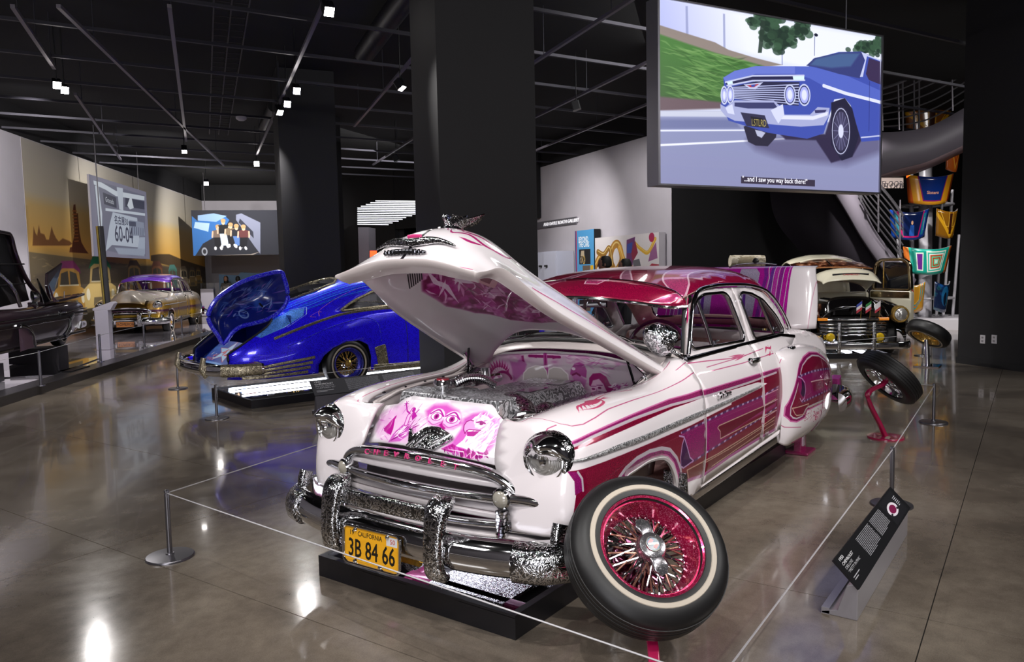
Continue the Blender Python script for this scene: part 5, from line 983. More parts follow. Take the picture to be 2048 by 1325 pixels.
# inner shell
c = CV(-.75, -.05, .75, 1.7, 1100, 'cbc3c6')
mz = [(1.245,-0.214),(1.07,-0.328),(0.942,-0.334),(0.835,-0.344),(0.655,-0.277),(0.517,-0.123),(0.484,0.075),(0.522,0.225),(0.636,0.326),(0.867,0.398),(1.031,0.364),(1.208,0.337),(1.235,0.23),(1.222,0.035)]
mz = [(b, a) for a, b in mz]
c.poly(mz, '98106c', .97, 20); mk = c.mask(mz, .02); c.cloud('6c0844', 12, .4, .6, .95, 5, mk); c.cloud('dca0cc', 18, .56, .68, .9, 9, mk); c.cloud('b03a90', 26, .5, .7, .9, 2, mk)
c.strokes(mz, 200, .10, .012, ['f0e0ee', 'd890c4', '6c0c48', 'b03088', 'e8c4e0'], .9, .9, 4, .8)
for L, r_ in (([(1.169,0.257),(0.964,0.159),(0.891,0.296),(0.713,0.251)], .05),):
 for p in L:
  for k in range(3): c.ell((p[1], p[0]), r_ * (1 - .28 * k), r_ * (.8 - .25 * k), ['e3b8da', '8c1060', 'd070b8'][k], .9, ring=.008)
c.poly([(b, a) for a, b in [(1.199,0.051),(1.152,0.094),(1.037,0.065),(0.965,0.047),(0.89,-0.03),(0.99,-0.027)]], '7c0c3c', 1, 3); c.line([(b, a) for a, b in [(1.167,0.015),(0.966,-0.045),(0.903,0.002),(0.989,0.092),(1.172,0.164)]], .035, 'd89aa8')
c.line([(b, a) for a, b in [(1.187,-0.227),(1.068,-0.255),(0.993,-0.242),(0.809,-0.288)]], .03, 'ead6e8', .9, taper=True); c.line([(b, a) for a, b in [(1.017,-0.185),(0.979,-0.131),(0.941,-0.088)]], .05, 'ead6e8', .9, taper=True)
for k in range(7): p = [(b, a) for a, b in [(1.249,-0.291),(1.149,-0.348)]]; c.line([(p[0][0] + .012 * k, p[0][1]), (p[1][0] + .012 * k - .004, p[1][1])], .006, '20181c')
HI = imgmat('hood_underside_mural', c, .3, coat=.6)
inn = [[HP(rc_(min(a, 1.50) if a > 0 else .0, y), y * .92, (h * .74 - .022) if abs(y) < .6 * abs(rows[-1][0]) else (h * .62 - .026)) for y, h in rows] for a, rows in HN0]
fin = [[p * (1, -1, 1) for p in r[:0:-1]] + r for r in inn]
G, u, v = Net(fin).grid(40, 44); V, F = gridmesh(G)
av = np.array([[ (Vector(G[i, j]) - HO).dot(HXv) for j in range(44)] for i in range(40)])
hin = ob('hood_inner_panel', V, [f[::-1] for f in F], HI, CAR, True, [c.uv(G[i, j, 1], av[i, j]) for i in range(40) for j in range(44)])
solid(hin, .006, 0)
if sum(p.normal.z for p in hood.data.polygons) < 0: hood.data.flip_normals()
solid(hood, .006, -1, CREAM)
# frame that closes the gap between the two shells
ring_o = [full[0][k] for k in range(11)]; loop_o = [full[i][10] for i in range(8)] + full[7][9:0:-1] + [full[i][0] for i in range(7, -1, -1)] + full[0][1:10]
loop_i = [fin[i][10] for i in range(8)] + fin[7][9:0:-1] + [fin[i][0] for i in range(7, -1, -1)] + fin[0][1:10]
A, B = sp(loop_o, 120, True), sp(loop_i, 120, True); A2 = A - np.array(HZv) * .012
V = np.concatenate([A, A2, (A2 + B) / 2 + np.array(HZv) * -.004, B]); n_ = 120
ob('hood_frame', V, [(r * n_ + i, (r + 1) * n_ + i, (r + 1) * n_ + (i + 1) % n_, r * n_ + (i + 1) % n_) for r in range(3) for i in range(n_)], CREAM, CAR)
# hood badge and wing ornament
def hs(a, y):
 k = np.interp(a, [r[0] for r in HN0], range(8)); G_ = Net(HN)(k, np.interp(abs(y), [q[0] for q in HN0[min(7, int(round(k)))][1]], range(6)))[0]; return Vector(G_ * (1, 1 if y >= 0 else -1, 1))
bd = MB(); nrm = Vector((cos(TH), 0, sin(TH)))
P1 = [hs(1.525 - .10 * abs(y) / .26 * .3, y) + Vector((.015, 0, .012)) for y in np.linspace(-.25, .25, 17)]
badge = sweep('hood_badge', P1, rrect(.03, .04, .012), CHE, CAR, scale=[min(1, .2 + .16 * min(k, 16 - k)) for k in range(17)])
P2 = [hs(1.545, y) + Vector((.02, 0, .0)) for y in np.linspace(-.13, .13, 13)]; sweep('badge_grille', P2, rrect(.02, .03, .01), CHD, badge, scale=[min(1, .4 + .2 * min(k, 12 - k)) for k in range(13)])
for k in range(11): p = P2[1 + k]; box('badge_bar', p + Vector((.014, 0, .0)), (.008, .006, .026), CH, badge)
sweep('badge_crest', [hs(1.50, y) + Vector((.02, 0, .02)) for y in (-.04, -.015, .015, .04)], rrect(.014, .018, .005), PINK, badge)
bp_ = Vector((.385, 0, 1.815)); orn = MB()
orn.sweep(sp([bp_ + Vector((.045, 0, .085)), bp_ + Vector((.035, 0, .06)), bp_ + Vector((.01, 0, .035)), bp_ + Vector((-.03, 0, .02)), bp_ + Vector((-.07, 0, .0))], 14), rrect(.03, .035, .012), scale=[.35, .7, .8, .6, .7, .9, 1, 1.1, 1.2, 1.2, 1.1, 1, .8, .4])
orno = orn.build('hood_ornament', CHE, CAR)
for s_ in (1, -1):
 V = [bp_ + Vector(p) for p in ((.03, .004 * s_, .03), (-.05, .006 * s_, .0), (-.17, .04 * s_, .045), (-.21, .06 * s_, .095), (-.10, .05 * s_, .07), (.0, .02 * s_, .085))]
 w2 = ob('wing', V, [(0, 1, 4, 5), (1, 2, 3, 4)], CHE, orno, False); solid(w2, .008, 0)
lathe('ornament_foot', [(.05, -.02), (.045, .02), (.02, .035), (0, .035)], CH, orno, 16, Matrix.Translation(bp_) @ Matrix.Diagonal((2., .6, 1, 1)))
# hood hinges and prop springs
for s_ in (1, -1):
 hg = tube('hood_hinge', [(-.60, .64 * s_, .93), (-.52, .63 * s_, 1.02), (-.42, .60 * s_, 1.10)], .012, CH, CAR, 8); tube('hinge_link', [(-.36, .62 * s_, .93), (-.50, .63 * s_, 1.0)], .012, CH, hg, 8); tube('prop_rod', [(-.45, .60 * s_, .96), (-.42, .56 * s_, 1.13)], .008, CHD, hg, 6)
 for p in ((-.60, .64 * s_, .93), (-.36, .62 * s_, .93), (-.50, .63 * s_, .98)): lathe('hinge_boss', [(0, .03), (.02, .025), (.028, 0), (.02, -.025), (0, -.03)], CHE, hg, 12, Matrix.Translation(p))
 # scissor bracket
 tube('hinge_spring', sp([(-.62, .60 * s_, .90), (-.55, .60 * s_, .97), (-.44, .585 * s_, .94), (-.34, .60 * s_, .90)], 12), .018, CHD, hg, 8)
# ---- engine bay
c = CV(-.8, .45, .8, 1.15, 1100, 'cdbcc8')
MC = 'a3207c'
c.cloud('c078b0', 8, .45, .8, .6, 3); c.cloud('b04a98', 14, .55, .8, .5, 7)
fe = [(-0.71,0.941),(-0.687,0.985),(-0.634,1.017),(-0.57,1.049),(-0.519,1.052),(-0.479,1.029)]
ctr_ = np.array([(-0.524,0.861)][0])
c.ell(ctr_ + (0, .02), .12, .13, 'd9a0cc', .8, soft=20)
for k in range(13):
 a = R(178 - k * 9.5); r1, r2 = .07, .175 - .0012 * (k - 5) ** 2; d = np.array((cos(a), sin(a))); n_ = np.array((-d[1], d[0]))
 P = [ctr_ + d * r1 - n_ * .008, ctr_ + d * r2 * .8 - n_ * .014, ctr_ + d * r2, ctr_ + d * r2 * .8 + n_ * .014, ctr_ + d * r1 + n_ * .008]; c.poly(P, 'e6c8de'); c.poly([ctr_ + d * r2 * .66 - n_ * .015, ctr_ + d * r2, ctr_ + d * r2 * .66 + n_ * .015], 'a0186c', 1, 1.5); c.line([P[0], P[2]], .004, 'c86ab0')
c.line([ctr_ + .072 * np.array((cos(R(a)), sin(R(a)))) for a in range(30, 185, 10)], .024, 'a01c74'); c.line([ctr_ + .055 * np.array((cos(R(a)), sin(R(a)))) for a in range(30, 185, 10)], .02, 'dca8cc')
Hx = lambda L, col, al=1, s_=2.: c.poly(L, col, al, s_)
Hx([(-0.469,1.013),(-0.409,1.008),(-0.368,1.051),(-0.33,0.996),(-0.351,0.946),(-0.401,0.902),(-0.442,0.875),(-0.45,0.957)], 'b860a8', .9, 10); Hx([(-0.373,1.051),(-0.356,1.056),(-0.347,1.011),(-0.369,1.018)], '8c1468', 1, 2)
c.line([(-0.309,1.054),(-0.073,1.058)], .018, '8c1468'); Hx([(-0.309,1.055),(-0.251,1.066),(-0.251,1.042)], '8c1468'); Hx([(-0.071,1.056),(-0.128,1.067),(-0.128,1.042)], '8c1468'); c.line([(-0.184,1.068),(-0.181,0.981),(-0.15,0.919)], .03, 'b04a98'); c.line([(-0.184,1.068),(-0.181,0.997)], .012, '8c1468')
for L in ([(-0.362,0.889),(-0.356,0.938),(-0.321,0.972),(-0.262,0.992),(-0.205,0.991),(-0.177,0.961),(-0.164,0.902)], [(-0.167,0.902),(-0.158,0.974),(-0.12,0.991),(-0.065,0.988),(-0.015,0.951),(-0.007,0.882)]): Hx(L, 'c9c0be', 1, 3); c.line(L, .008, 'ece2e6')
Hx([(0.008,0.984),(0.036,1.024),(0.072,1.034),(0.107,1.021),(0.124,0.983),(0.119,0.937),(0.079,0.95),(0.044,0.955),(0.016,0.946),(0.003,0.953)], 'a83c90', .95, 5); Hx([(0.016,0.946),(0.053,0.96),(0.079,0.946),(0.123,0.922),(0.105,0.874),(0.06,0.863),(0.034,0.9)], 'bf68ae', .9, 8); c.line([(0.021,0.95),(0.048,0.963),(0.075,0.949)], .012, '7c1058'); c.ell([(0.028,0.989)][0], .014, .01, 'e8d0e4')
Hx([(0.14,0.892),(0.141,0.938),(0.167,0.967),(0.219,0.975),(0.261,0.954),(0.286,0.91),(0.353,0.87),(0.319,0.838),(0.269,0.856),(0.244,0.9),(0.21,0.935),(0.167,0.925),(0.153,0.886)], '9c186c', 1, 3); Hx([(0.153,0.893),(0.171,0.925),(0.21,0.937),(0.242,0.907),(0.256,0.863),(0.217,0.822),(0.165,0.818),(0.153,0.855)], 'e2b4d4', 1, 4)
for p in [(0.17,0.872),(0.214,0.881)]: c.ell(p, .013, .006, '8c1468'); c.line([(p[0] - .02, p[1] + .016), (p[0] + .02, p[1] + .018)], .005, 'a03c88')
c.line([(0.192,0.873),(0.187,0.846),(0.198,0.845)], .005, 'b868a8'); c.ell([(0.193,0.831)][0], .014, .006, 'a0307c')
c.strokes([(0.261,0.901),(0.303,0.904),(0.378,0.909),(0.377,0.857),(0.286,0.85)], 40, .04, .008, ['f0dcec', 'a83c90'], .5, .6, 3, .9); c.strokes([(-0.045,1.082),(0.271,1.075),(0.312,0.98),(0.185,0.987),(-0.028,1.021)], 60, .07, .008, ['e6c8de', 'b868ac', 'a03488'], 0, .6, 5, .5)
FW = imgmat('firewall_mural', c, .3, coat=.8)
fo = roundpoly([(-.74, .55), (-.735, .93), (-.60, 1.055), (-.2, 1.09), (.2, 1.085), (.55, 1.03), (.66, .93), (.72, .75), (.70, .55)], .10, 6)
fwp = panel('firewall', fo, lambda a, b: (-.74 + .0 * b, a, b), FW, CAR, h=.08, uvf=c.uv); solid(fwp, .01, 0)
tube('firewall_bead', [(-.732, a, b) for a, b in fo], .008, PEARL, CAR, 6, closed=True)
MVI = imgmat('inner_fender_airbrush', (lambda k: (k.cloud('b04a98', 8, .4, .7, .8, 3), k.cloud('f0e4ee', 10, .5, .7, .9, 8), k)[2])(CV(0, 0, 1, 1, 200, 'd9b8d2')), .3, coat=.6)
for s_ in (1, -1):
 # inner fenders and the gutter along the hood edge
 N = [[(x, y * s_, z) for x, y, z in r] for r in ([(-.74, .66, 1.09), (-.74, .64, .9), (-.74, .60, .6), (-.74, .56, .35)], [(-.35, .63, .965), (-.35, .60, .88), (-.35, .58, .6), (-.35, .54, .35)], [(0, .59, .96), (0, .56, .88), (0, .53, .6), (0, .50, .35)], [(.25, .555, .95), (.25, .53, .88), (.25, .50, .6), (.25, .47, .35)], [(.48, .50, .92), (.48, .48, .85), (.48, .46, .6), (.48, .45, .4)])]
 f_ = patch('inner_fender', N, CREAM, CAR, 20, 12); solid(f_, .006, 0)
 # the wheel well seen through the arch carries an airbrush too
 G = [[(x, .50 * s_ + .0, z) for z in (.34, .55, .80)] for x in (-.5, -.1, .35)]; V, F = gridmesh(np.array(G, float)); ob('wheel_well', V, F, MVI, CAR, True, [((x + .5), (z - .3)) for x, y, z in V])
 g_ = sweep('gutter', [(-.70, .655 * s_, 1.0), (-.35, .625 * s_, .955), (0, .585 * s_, .95), (.25, .55 * s_, .94), (.44, .515 * s_, .91)], rrect(.05, .012, .004), CREAM, CAR)
 for k in range(6): t = k / 5; lathe('gutter_bolt', [(.011, 0), (.009, .008), (0, .01)], CHD, g_, 8, Matrix.Translation((-.6 + t * .95, (.648 - .10 * t) * s_, .965 - .02 * t)))
ENG = chrome('engraved_aluminium', .6, 'c9c9ce', 24, .3); ENG.node_tree.nodes['Principled BSDF'].inputs['Metallic'].default_value = .55
# radiator cover
Vt = [(.10, -.42, .955), (.10, .28, .955), (.42, .30, .955), (.42, -.36, .965)]
rad = prism('radiator_cover', rf([(.16, -.46), (.16, .27), (.36, .26), (.36, -.41)], .03), lambda a, b: (a + .03, b * 1.06, .835), lambda a, b: (a, b, .968), ENG, CAR); bev(rad, .01)
cap = lathe('radiator_cap', [(.0, .05), (.045, .048), (.052, .03), (.05, .012), (.03, .01), (.028, -.02)], CH, rad, 24, Matrix.Translation((.20, -.24, .975))); lathe('cap_disc', [(0, .056), (.035, .055), (.036, .048)], pm('cap_red', 'b03040', .3, coat=1.), cap, 24, Matrix.Translation((.20, -.24, .975)))
hz = MB(); P = sp([(.16, -.19, 1.0), (.08, -.16, 1.02), (.0, -.12, 1.01), (-.06, -.08, .97)], 40); hz.tube(P, .022, 10, scale=[1 + .18 * (k % 2) for k in range(40)]); hz.build('coolant_hose', CH, CAR)
# engine: engraved valve covers, intake, turbo with orange filter
blk = MB(); blk.box((-.18, 0, .62), (.8, .40, .36)); blk.box((-.18, 0, .42), (.6, .26, .14)); eng = blk.build('engine_block', chrome('cast_metal', .3, '55555a', 30, .3), CAR, smooth=False); bev(eng, .02)
vc = prism('engine_cover', rf([(-.62, -.22), (-.62, .22), (.02, .24), (.06, .0), (.02, -.22)], .03), lambda a, b: (a, b * 1.15 - .02, .82), lambda a, b: (a, b * .8 - .02, .935), ENG, CAR); bev(vc, .012)
vs_ = sweep('valve_cover', [(-.66, .29, .83), (-.3, .30, .835), (.0, .305, .835)], rrect(.15, .09, .02), chrome('engraved_pink_chrome', .5, 'b78ab0', 22, .15), CAR)
for x in (-.5, -.2): ob('cover_filigree', [(x - .1, .13, .938), (x + .1, .13, .938), (x + .09, .03, .938), (x - .09, .03, .938)], [(0, 1, 2, 3)], CHD, vc, False)
tb = sweep('intake_elbow', sp([(.08, .12, .90), (.16, .20, .92), (.20, .30, .90), (.24, .35, .86)], 16), circ(.062, 14), CHE, CAR)
lathe('turbo_housing', [(0, .07), (.06, .065), (.09, .03), (.095, 0), (.09, -.03), (.06, -.06), (0, -.065)], CHE, CAR, 24, axis_m((.05, .34, .83), (.2, 1, .2)))
fm = axis_m((.26, .355, .875), (.75, .55, -.15)); fl2 = MB(); n_ = 26; V = []; F = []
for i in range(2 * n_): 
 a = pi * i / n_; k = 1. if i % 2 else .86
 V += [fm @ Vector((.045 * k * cos(a), .045 * k * sin(a), 0)), fm @ Vector((.085 * k * cos(a), .085 * k * sin(a), .13))]
F = [(2 * i, (2 * i + 2) % (4 * n_), (2 * i + 3) % (4 * n_), 2 * i + 1) for i in range(2 * n_)]
flt = ob('air_filter', V, F, pm('orange_filter', 'c9603c', .6), CAR, False); lathe('filter_cap', [(0, .145), (.075, .143), (.09, .135), (.09, .125)], CH, flt, 24, fm); lathe('filter_collar', [(.05, .0), (.052, -.03), (.045, -.05)], CH, flt, 24, fm)
mc = MB(); mc.tube([(-.55, -.42, .93), (-.30, -.44, .93)], .03, 10); mc.tube([(-.28, -.44, .93), (-.2, -.44, .93)], .018, 8); mc.lathe([(0, .06), (.03, .055), (.034, 0)], 14, Matrix.Translation((-.42, -.43, .95))); mc.build('brake_cylinder', CH, CAR)
mc = MB(); mc.tube(sp([(.10, -.40, .92), (-.1, -.47, .95), (-.3, -.50, .95), (-.5, -.50, .98)], 20), .012, 6); mc.tube(sp([(.12, -.34, .93), (.0, -.36, .97), (-.2, -.33, .96)], 12), .010, 6); mc.build('braided_lines', CHE, CAR)
for k in range(5): tube('header_pipe', sp([(-.55 + k * .13, .32, .78), (-.53 + k * .13, .43, .74), (-.50 + k * .13, .45, .60), (-.55, .42, .45)], 12), .022, chrome('pink_chrome', 0, '9c5a78', rough=.12), CAR, 8)
box('bay_floor', (-.13, 0, .33), (1.2, .9, .02), pm('bay_dark', '1c181b', .5), CAR)
box('radiator_core', (.30, 0, .62), (.06, .80, .42), pm('radiator_black', '1a1a1c', .5), CAR)
box('battery_box', (-.15, -.44, .80), (.26, .16, .20), ENG, CAR, bv=.01)
# ---- cowl, wipers, windscreen, pillars
CN = [[(x0 + .0, y, z) for y in [0]] for x0, z in ()] 
ys = [0, .25, .45, .62, .70]
rows = [[(-.70, 1.115), (-.70, 1.11), (-.705, 1.085), (-.72, 1.03), (-.74, .99)], [(-.74, 1.14), (-.745, 1.135), (-.75, 1.11), (-.77, 1.075), (-.78, 1.05)], [(-.80, 1.165), (-.81, 1.16), (-.83, 1.14), (-.855, 1.115), (-.87, 1.10)], [(-.86, 1.18), (-.87, 1.175), (-.90, 1.155), (-.93, 1.13), (-.95, 1.11)]]
CNf = [[(x, -y, z) for y, (x, z) in list(zip(ys, r))[:0:-1]] + [(x, y, z) for y, (x, z) in zip(ys, r)] for r in rows]
cw = patch('cowl', CNf, CREAM, CAR, 12, 40); solid(cw, .006, 0)
sweep('cowl_seal', [(-.795, -.66, 1.10), (-.775, -.45, 1.145), (-.765, -.2, 1.165), (-.765, 0, 1.168), (-.765, .2, 1.165), (-.775, .45, 1.145), (-.795, .66, 1.10)], circ(.012, 6), RUB, CAR)
ws_b = sp([(-.93, -.665, 1.115), (-.87, -.45, 1.155), (-.84, -.2, 1.175), (-.835, 0, 1.178), (-.84, .2, 1.175), (-.87, .45, 1.155), (-.93, .665, 1.115)], 31)
ws_t = sp([(-1.09, -.60, 1.405), (-1.03, -.42, 1.45), (-.99, -.2, 1.475), (-.985, 0, 1.48), (-.99, .2, 1.475), (-1.03, .42, 1.45), (-1.09, .60, 1.405)], 31)
fr_ = MB(); fr_.sweep(ws_b, rrect(.03, .022, .008)); fr_.sweep(ws_t, rrect(.02, .022, .008)); fr_.sweep([(-.835, 0, 1.178), (-.985, 0, 1.48)], rrect(.022, .02, .005))
fr_.build('windscreen_frame', CH, CAR)
for s_ in (0, 1):
 A, B = ws_b[s_ * 15:s_ * 15 + 16], ws_t[s_ * 15:s_ * 15 + 16]; G = np.array([[a + (b - a) * t for t in (0.02, .5, .98)] for a, b in zip(A, B)]); V, F = gridmesh(G); ob('windscreen_glass', V, F, GLS, CAR)
for s_ in (1, -1):
 P = sp([(-.90, .705 * s_, 1.07), (-.955, .69 * s_, 1.22), (-1.02, .665 * s_, 1.33), (-1.10, .635 * s_, 1.42)], 14)
 sweep('windscreen_pillar', P, rrect(.05, .06, .015), CH, CAR, up=(0, 1, 0)); sweep('pillar_strip', P + (.026, .016 * s_, 0), rrect(.014, .012, .004), pm('magenta_strip', 'c01060', .25, coat=1.), CAR)
 sweep('pillar_rubber', P + (.022, -.012 * s_, 0), rrect(.02, .03, .005), RUB, CAR)
 # wipers
 wp = tube('wiper', sp([(-.80, .42 * s_, 1.165), (-.82, .30 * s_, 1.20), (-.83, .02 * s_ + .03, 1.205)], 8), .006, CH, CAR, 6); tube('wiper_blade', [(-.815, .52 * s_, 1.165), (-.82, .28 * s_, 1.19), (-.825, .05 * s_, 1.20)], .007, RUB, wp, 6)
# ---- roof with scallops, visor
yr = [0, .25, .45, .58, .65]
def rrow(x, zs, ys_=None): return [(x, y, z, x, y if ys_ is None else y) for y, z in zip(ys_ or yr, zs)]
RFh = [rrow(-.985, [1.535, 1.53, 1.505, 1.465, 1.425], [0, .25, .45, .58, .64]), rrow(-1.3, [1.598, 1.593, 1.57, 1.525, 1.478], [0, .25, .45, .58, .655]), rrow(-1.8, [1.628, 1.622, 1.60, 1.555, 1.492], [0, .25, .45, .59, .662]), rrow(-2.25, [1.618, 1.612, 1.59, 1.54, 1.475], [0, .25, .45, .59, .66]),
 rrow(-2.60, [1.568, 1.56, 1.535, 1.48, 1.385], [0, .25, .44, .58, .652]), rrow(-2.82, [1.49, 1.482, 1.455, 1.385, 1.25], [0, .25, .44, .58, .65]), rrow(-2.98, [1.345, 1.335, 1.305, 1.24, 1.12], [0, .25, .44, .58, .66]), rrow(-3.16, [1.12, 1.115, 1.10, 1.085, 1.06], [0, .25, .44, .58, .68])]
RF = [[(x, -y, z, gx, -y) for x, y, z, gx, _ in r[:0:-1]] + r for r in RFh]
RS = Surf(RF)
c = CV(-.72, -3.4, .72, -.75, 1100, '950c3c', 1.)
c.y0, c.y1 = -3.4, -.75
for s_ in (1, -1):
 q = lambda L: [(s_ * a, b) for a, b in L]
 for L, col in ((q([(.64, -.98), (.46, -1.12), (.37, -1.5), (.38, -2.2), (.46, -2.7), (.60, -3.0), (.64, -2.9), (.56, -2.4), (.50, -1.9), (.50, -1.45), (.60, -1.2)]), 'c2467c'), (q([(.30, -1.0), (.24, -1.12), (.12, -1.35), (.02, -1.75), (.0, -2.1), (.05, -1.6), (.10, -1.3), (.2, -1.05)]), 'ad6a88')):
  L = [tuple(p) for p in sp(L, 50, True)]
  c.poly(L, col, 1, 2, 1.); c.line(L + L[:1], .012, 'cfa8b8', 1, 0.)
RM = imgmat('roof_artwork', c, .2, coat=1., flk=.5)
ro_ = [(-.985, -.64), (-.985, .64), (-1.3, .655), (-1.8, .66), (-2.25, .66), (-2.6, .652), (-2.82, .65), (-2.98, .66), (-3.16, .68), (-3.16, -.68), (-2.98, -.66), (-2.82, -.65), (-2.6, -.652), (-2.25, -.66), (-1.8, -.66), (-1.3, -.655)]
rwh = roundpoly([(-2.74, -.46), (-2.74, .46), (-3.10, .55), (-3.10, -.55)], .10, 6)
V2, F2 = cdt([(b, a) for a, b in ro_], [[(b, a) for a, b in rwh]], .075); Vr = np.array([RS(b, a) for a, b in V2])
V2r = V2
roof = ob('roof', Vr, F2, RM, CAR, True, [c.uv(a, b) for a, b in V2])
me = roof.data; me.update()
if sum(p.normal.z for p in me.polygons) < 0: me.flip_normals()
solid(roof, .025, -1, TAN)
rl = [RS(a, b) for a, b in rwh]; sweep('rear_window_trim', rl, circ(.013, 6), CHD, CAR, closed=True)
Vg, Fg = cdt([(b, a) for a, b in rwh], (), .15); ob('rear_window_glass', [RS(b, a) - np.array((0, 0, .01)) for a, b in Vg], Fg, GLS, CAR)
# sun visor over the windscreen
vt = sp([(-1.0, -.645, 1.425), (-.985, -.58, 1.472), (-.975, -.42, 1.515), (-.965, -.2, 1.54), (-.965, 0, 1.547), (-.965, .2, 1.54), (-.975, .42, 1.515), (-.985, .58, 1.472), (-1.0, .645, 1.425)], 33)
vb = sp([(-1.02, -.665, 1.375), (-.90, -.60, 1.375), (-.80, -.42, 1.405), (-.76, -.2, 1.43), (-.75, 0, 1.438), (-.76, .2, 1.43), (-.80, .42, 1.405), (-.90, .60, 1.375), (-1.02, .665, 1.375)], 33)
G = np.array([[a + (b - a) * t + np.array((0, 0, .018 * sin(pi * t))) for t in np.linspace(0, 1, 6)] for a, b in zip(vt, vb)]); V, F = gridmesh(G)
c2 = CV(0, 0, 1, .2, 600, '950c3c', 1.)
for L in ([(.93, .2), (.80, .02), (.88, .03), (.97, .12), (.97, .2)], [(.40, .2), (.33, .1), (.05, .02), (.05, .2)], [(.60, .2), (.58, .12), (.52, .12), (.5, .2)]): c2.poly(L, 'bd3c74', 1, 2, 1.); c2.line(L + L[:1], .006, 'd8b8c4', 1, 0.)
vis = ob('sun_visor', V, F, imgmat('visor_artwork', c2, .2, coat=1., flk=.5), CAR, True, [(i / 32, 1 - j / 5) for i in range(33) for j in range(6)])
if sum(p.normal.x for p in vis.data.polygons) < 0: vis.data.flip_normals()
solid(vis, .006, -1, CREAM); sweep('visor_lip', vb, circ(.010, 8), CH, vis); sweep('visor_seam', vt + (0, 0, .004), circ(.006, 6), CH, vis)
# ---- interior
def seat(name, x, w_, zb, rake, mat=TAN, hh=.62):
 t = MB(); t.sweep([(x + .02, -w_ / 2, zb), (x + .02, w_ / 2, zb)], rrect(.56, .20, .09, 4)); s_ = t.build(name, mat, CAR)
 t = MB(); t.sweep([(x - .28, -w_ / 2, zb + .22), (x - .28, 0, zb + .24), (x - .28, w_ / 2, zb + .22)], rrect(.16, hh * .7, .07, 4)); t.build('backrest', mat, s_); return s_
seat('front_seat', -1.55, 1.30, .62, 0); seat('rear_seat', -2.55, 1.30, .62, 0)
WT = pm('white_vinyl', 'cfc0c0', .4)
for x in (-1.83, -2.83): sweep('seat_top_roll', [(x, -.62, 1.02), (x, 0, 1.05), (x, .62, 1.02)], rrect(.17, .09, .04, 4), WT, CAR)
box('parcel_shelf', (-2.96, 0, 1.05), (.26, 1.24, .03), pm('magenta_satin', 'b01890', .3, coat=.6), CAR)
box('cabin_floor', (-1.9, 0, .38), (2.5, 1.6, .03), TAN, CAR)
ds = MB(); ds.sweep(sp([(-.98, -.66, 1.03), (-.94, 0, 1.06), (-.98, .66, 1.03)], 12), rrect(.16, .20, .06, 4)); ds.build('dashboard', flake('magenta_dash', '9a1878', 'ff9ae8'), CAR)
stw = sweep('steering_wheel', [(-1.27 - .10 * sin(R(a)) * .5, .34 + .21 * cos(R(a)), 1.06 + .20 * sin(R(a))) for a in range(0, 360, 12)], circ(.014, 8), pm('magenta_wheel', '5c0e44', .25, coat=1.), CAR, closed=True)
tube('steering_column', [(-1.27, .34, 1.06), (-.95, .34, .92)], .02, CHD, stw, 8)
for a in (0, 120, 240): tube('spoke', [(-1.27, .34, 1.06), (-1.27 - .05 * sin(R(a + 30)), .34 + .2 * cos(R(a + 30)), 1.06 + .19 * sin(R(a + 30)))], .008, CH, stw, 6)
for s_ in (1, -1):
 V = [flank(x, z) - (0, .03, 0) for x, z in ((-.85, .42), (-2.6, .42), (-2.6, 1.06), (-.85, 1.06))]; ob('door_lining', [p * (1, s_, 1) for p in V], [(0, 1, 2, 3)], TAN, CAR, False)
 # headlining side above the doors
 for hx in (-1.3, -2.5): 
  w__ = MB().lathe([(0, .02), (.014, .016), (.014, 0)], 10, axis_m((hx, (flank(hx, 1.125)[1] - .02) * s_, 1.128), (0, 0, 1))); w__.tube([(hx, (flank(hx, 1.12)[1] - .02) * s_, 1.135), (hx - .07, (flank(hx, 1.12)[1] - .02) * s_, 1.14)], .008, 6); w__.build('vent_latch', CH, CAR)
rq = MB(); rq.tube([(-1.0, 0, 1.46), (-1.03, 0, 1.40)], .008, 6); rq.sweep([(-1.04, -.10, 1.385), (-1.04, .10, 1.385)], rrect(.02, .05, .01)); rq.build('rear_view_mirror', CH, CAR)
# spotlight by the driver's pillar
sl_c = Vector((-.70, .66, 1.19)); ax = Vector((.70, -.60, .62)).normalized()
sl = lathe('spotlight', [(0, .16), (.035, .15), (.07, .115), (.088, .065), (.094, .02), (.094, 0), (.086, -.012), (.0, -.02)], chrome('scroll_chrome', .9, 'e0e0e4', 30), CAR, 32, axis_m(sl_c - ax * .02, ax)); tube('spotlight_stem', sp([sl_c - ax * .02, sl_c + Vector((-.04, .05, -.07)), Vector((-.86, .725, 1.08))], 8), .013, CHE, sl, 8)
lathe('spotlight_bracket', [(0, .05), (.018, .045), (.022, 0), (.018, -.06), (0, -.065)], CHE, sl, 12, axis_m((-.80, .735, 1.06), (.3, .2, 1)))
bk = MB(); bk.box((-.715, .70, 1.0), (.03, .02, .06)); bk.lathe([(0, .03), (.014, .026), (.016, -.01)], 12, Matrix.Translation((-.70, .715, .99))); bk.build('fender_bracket', CHE, CAR)
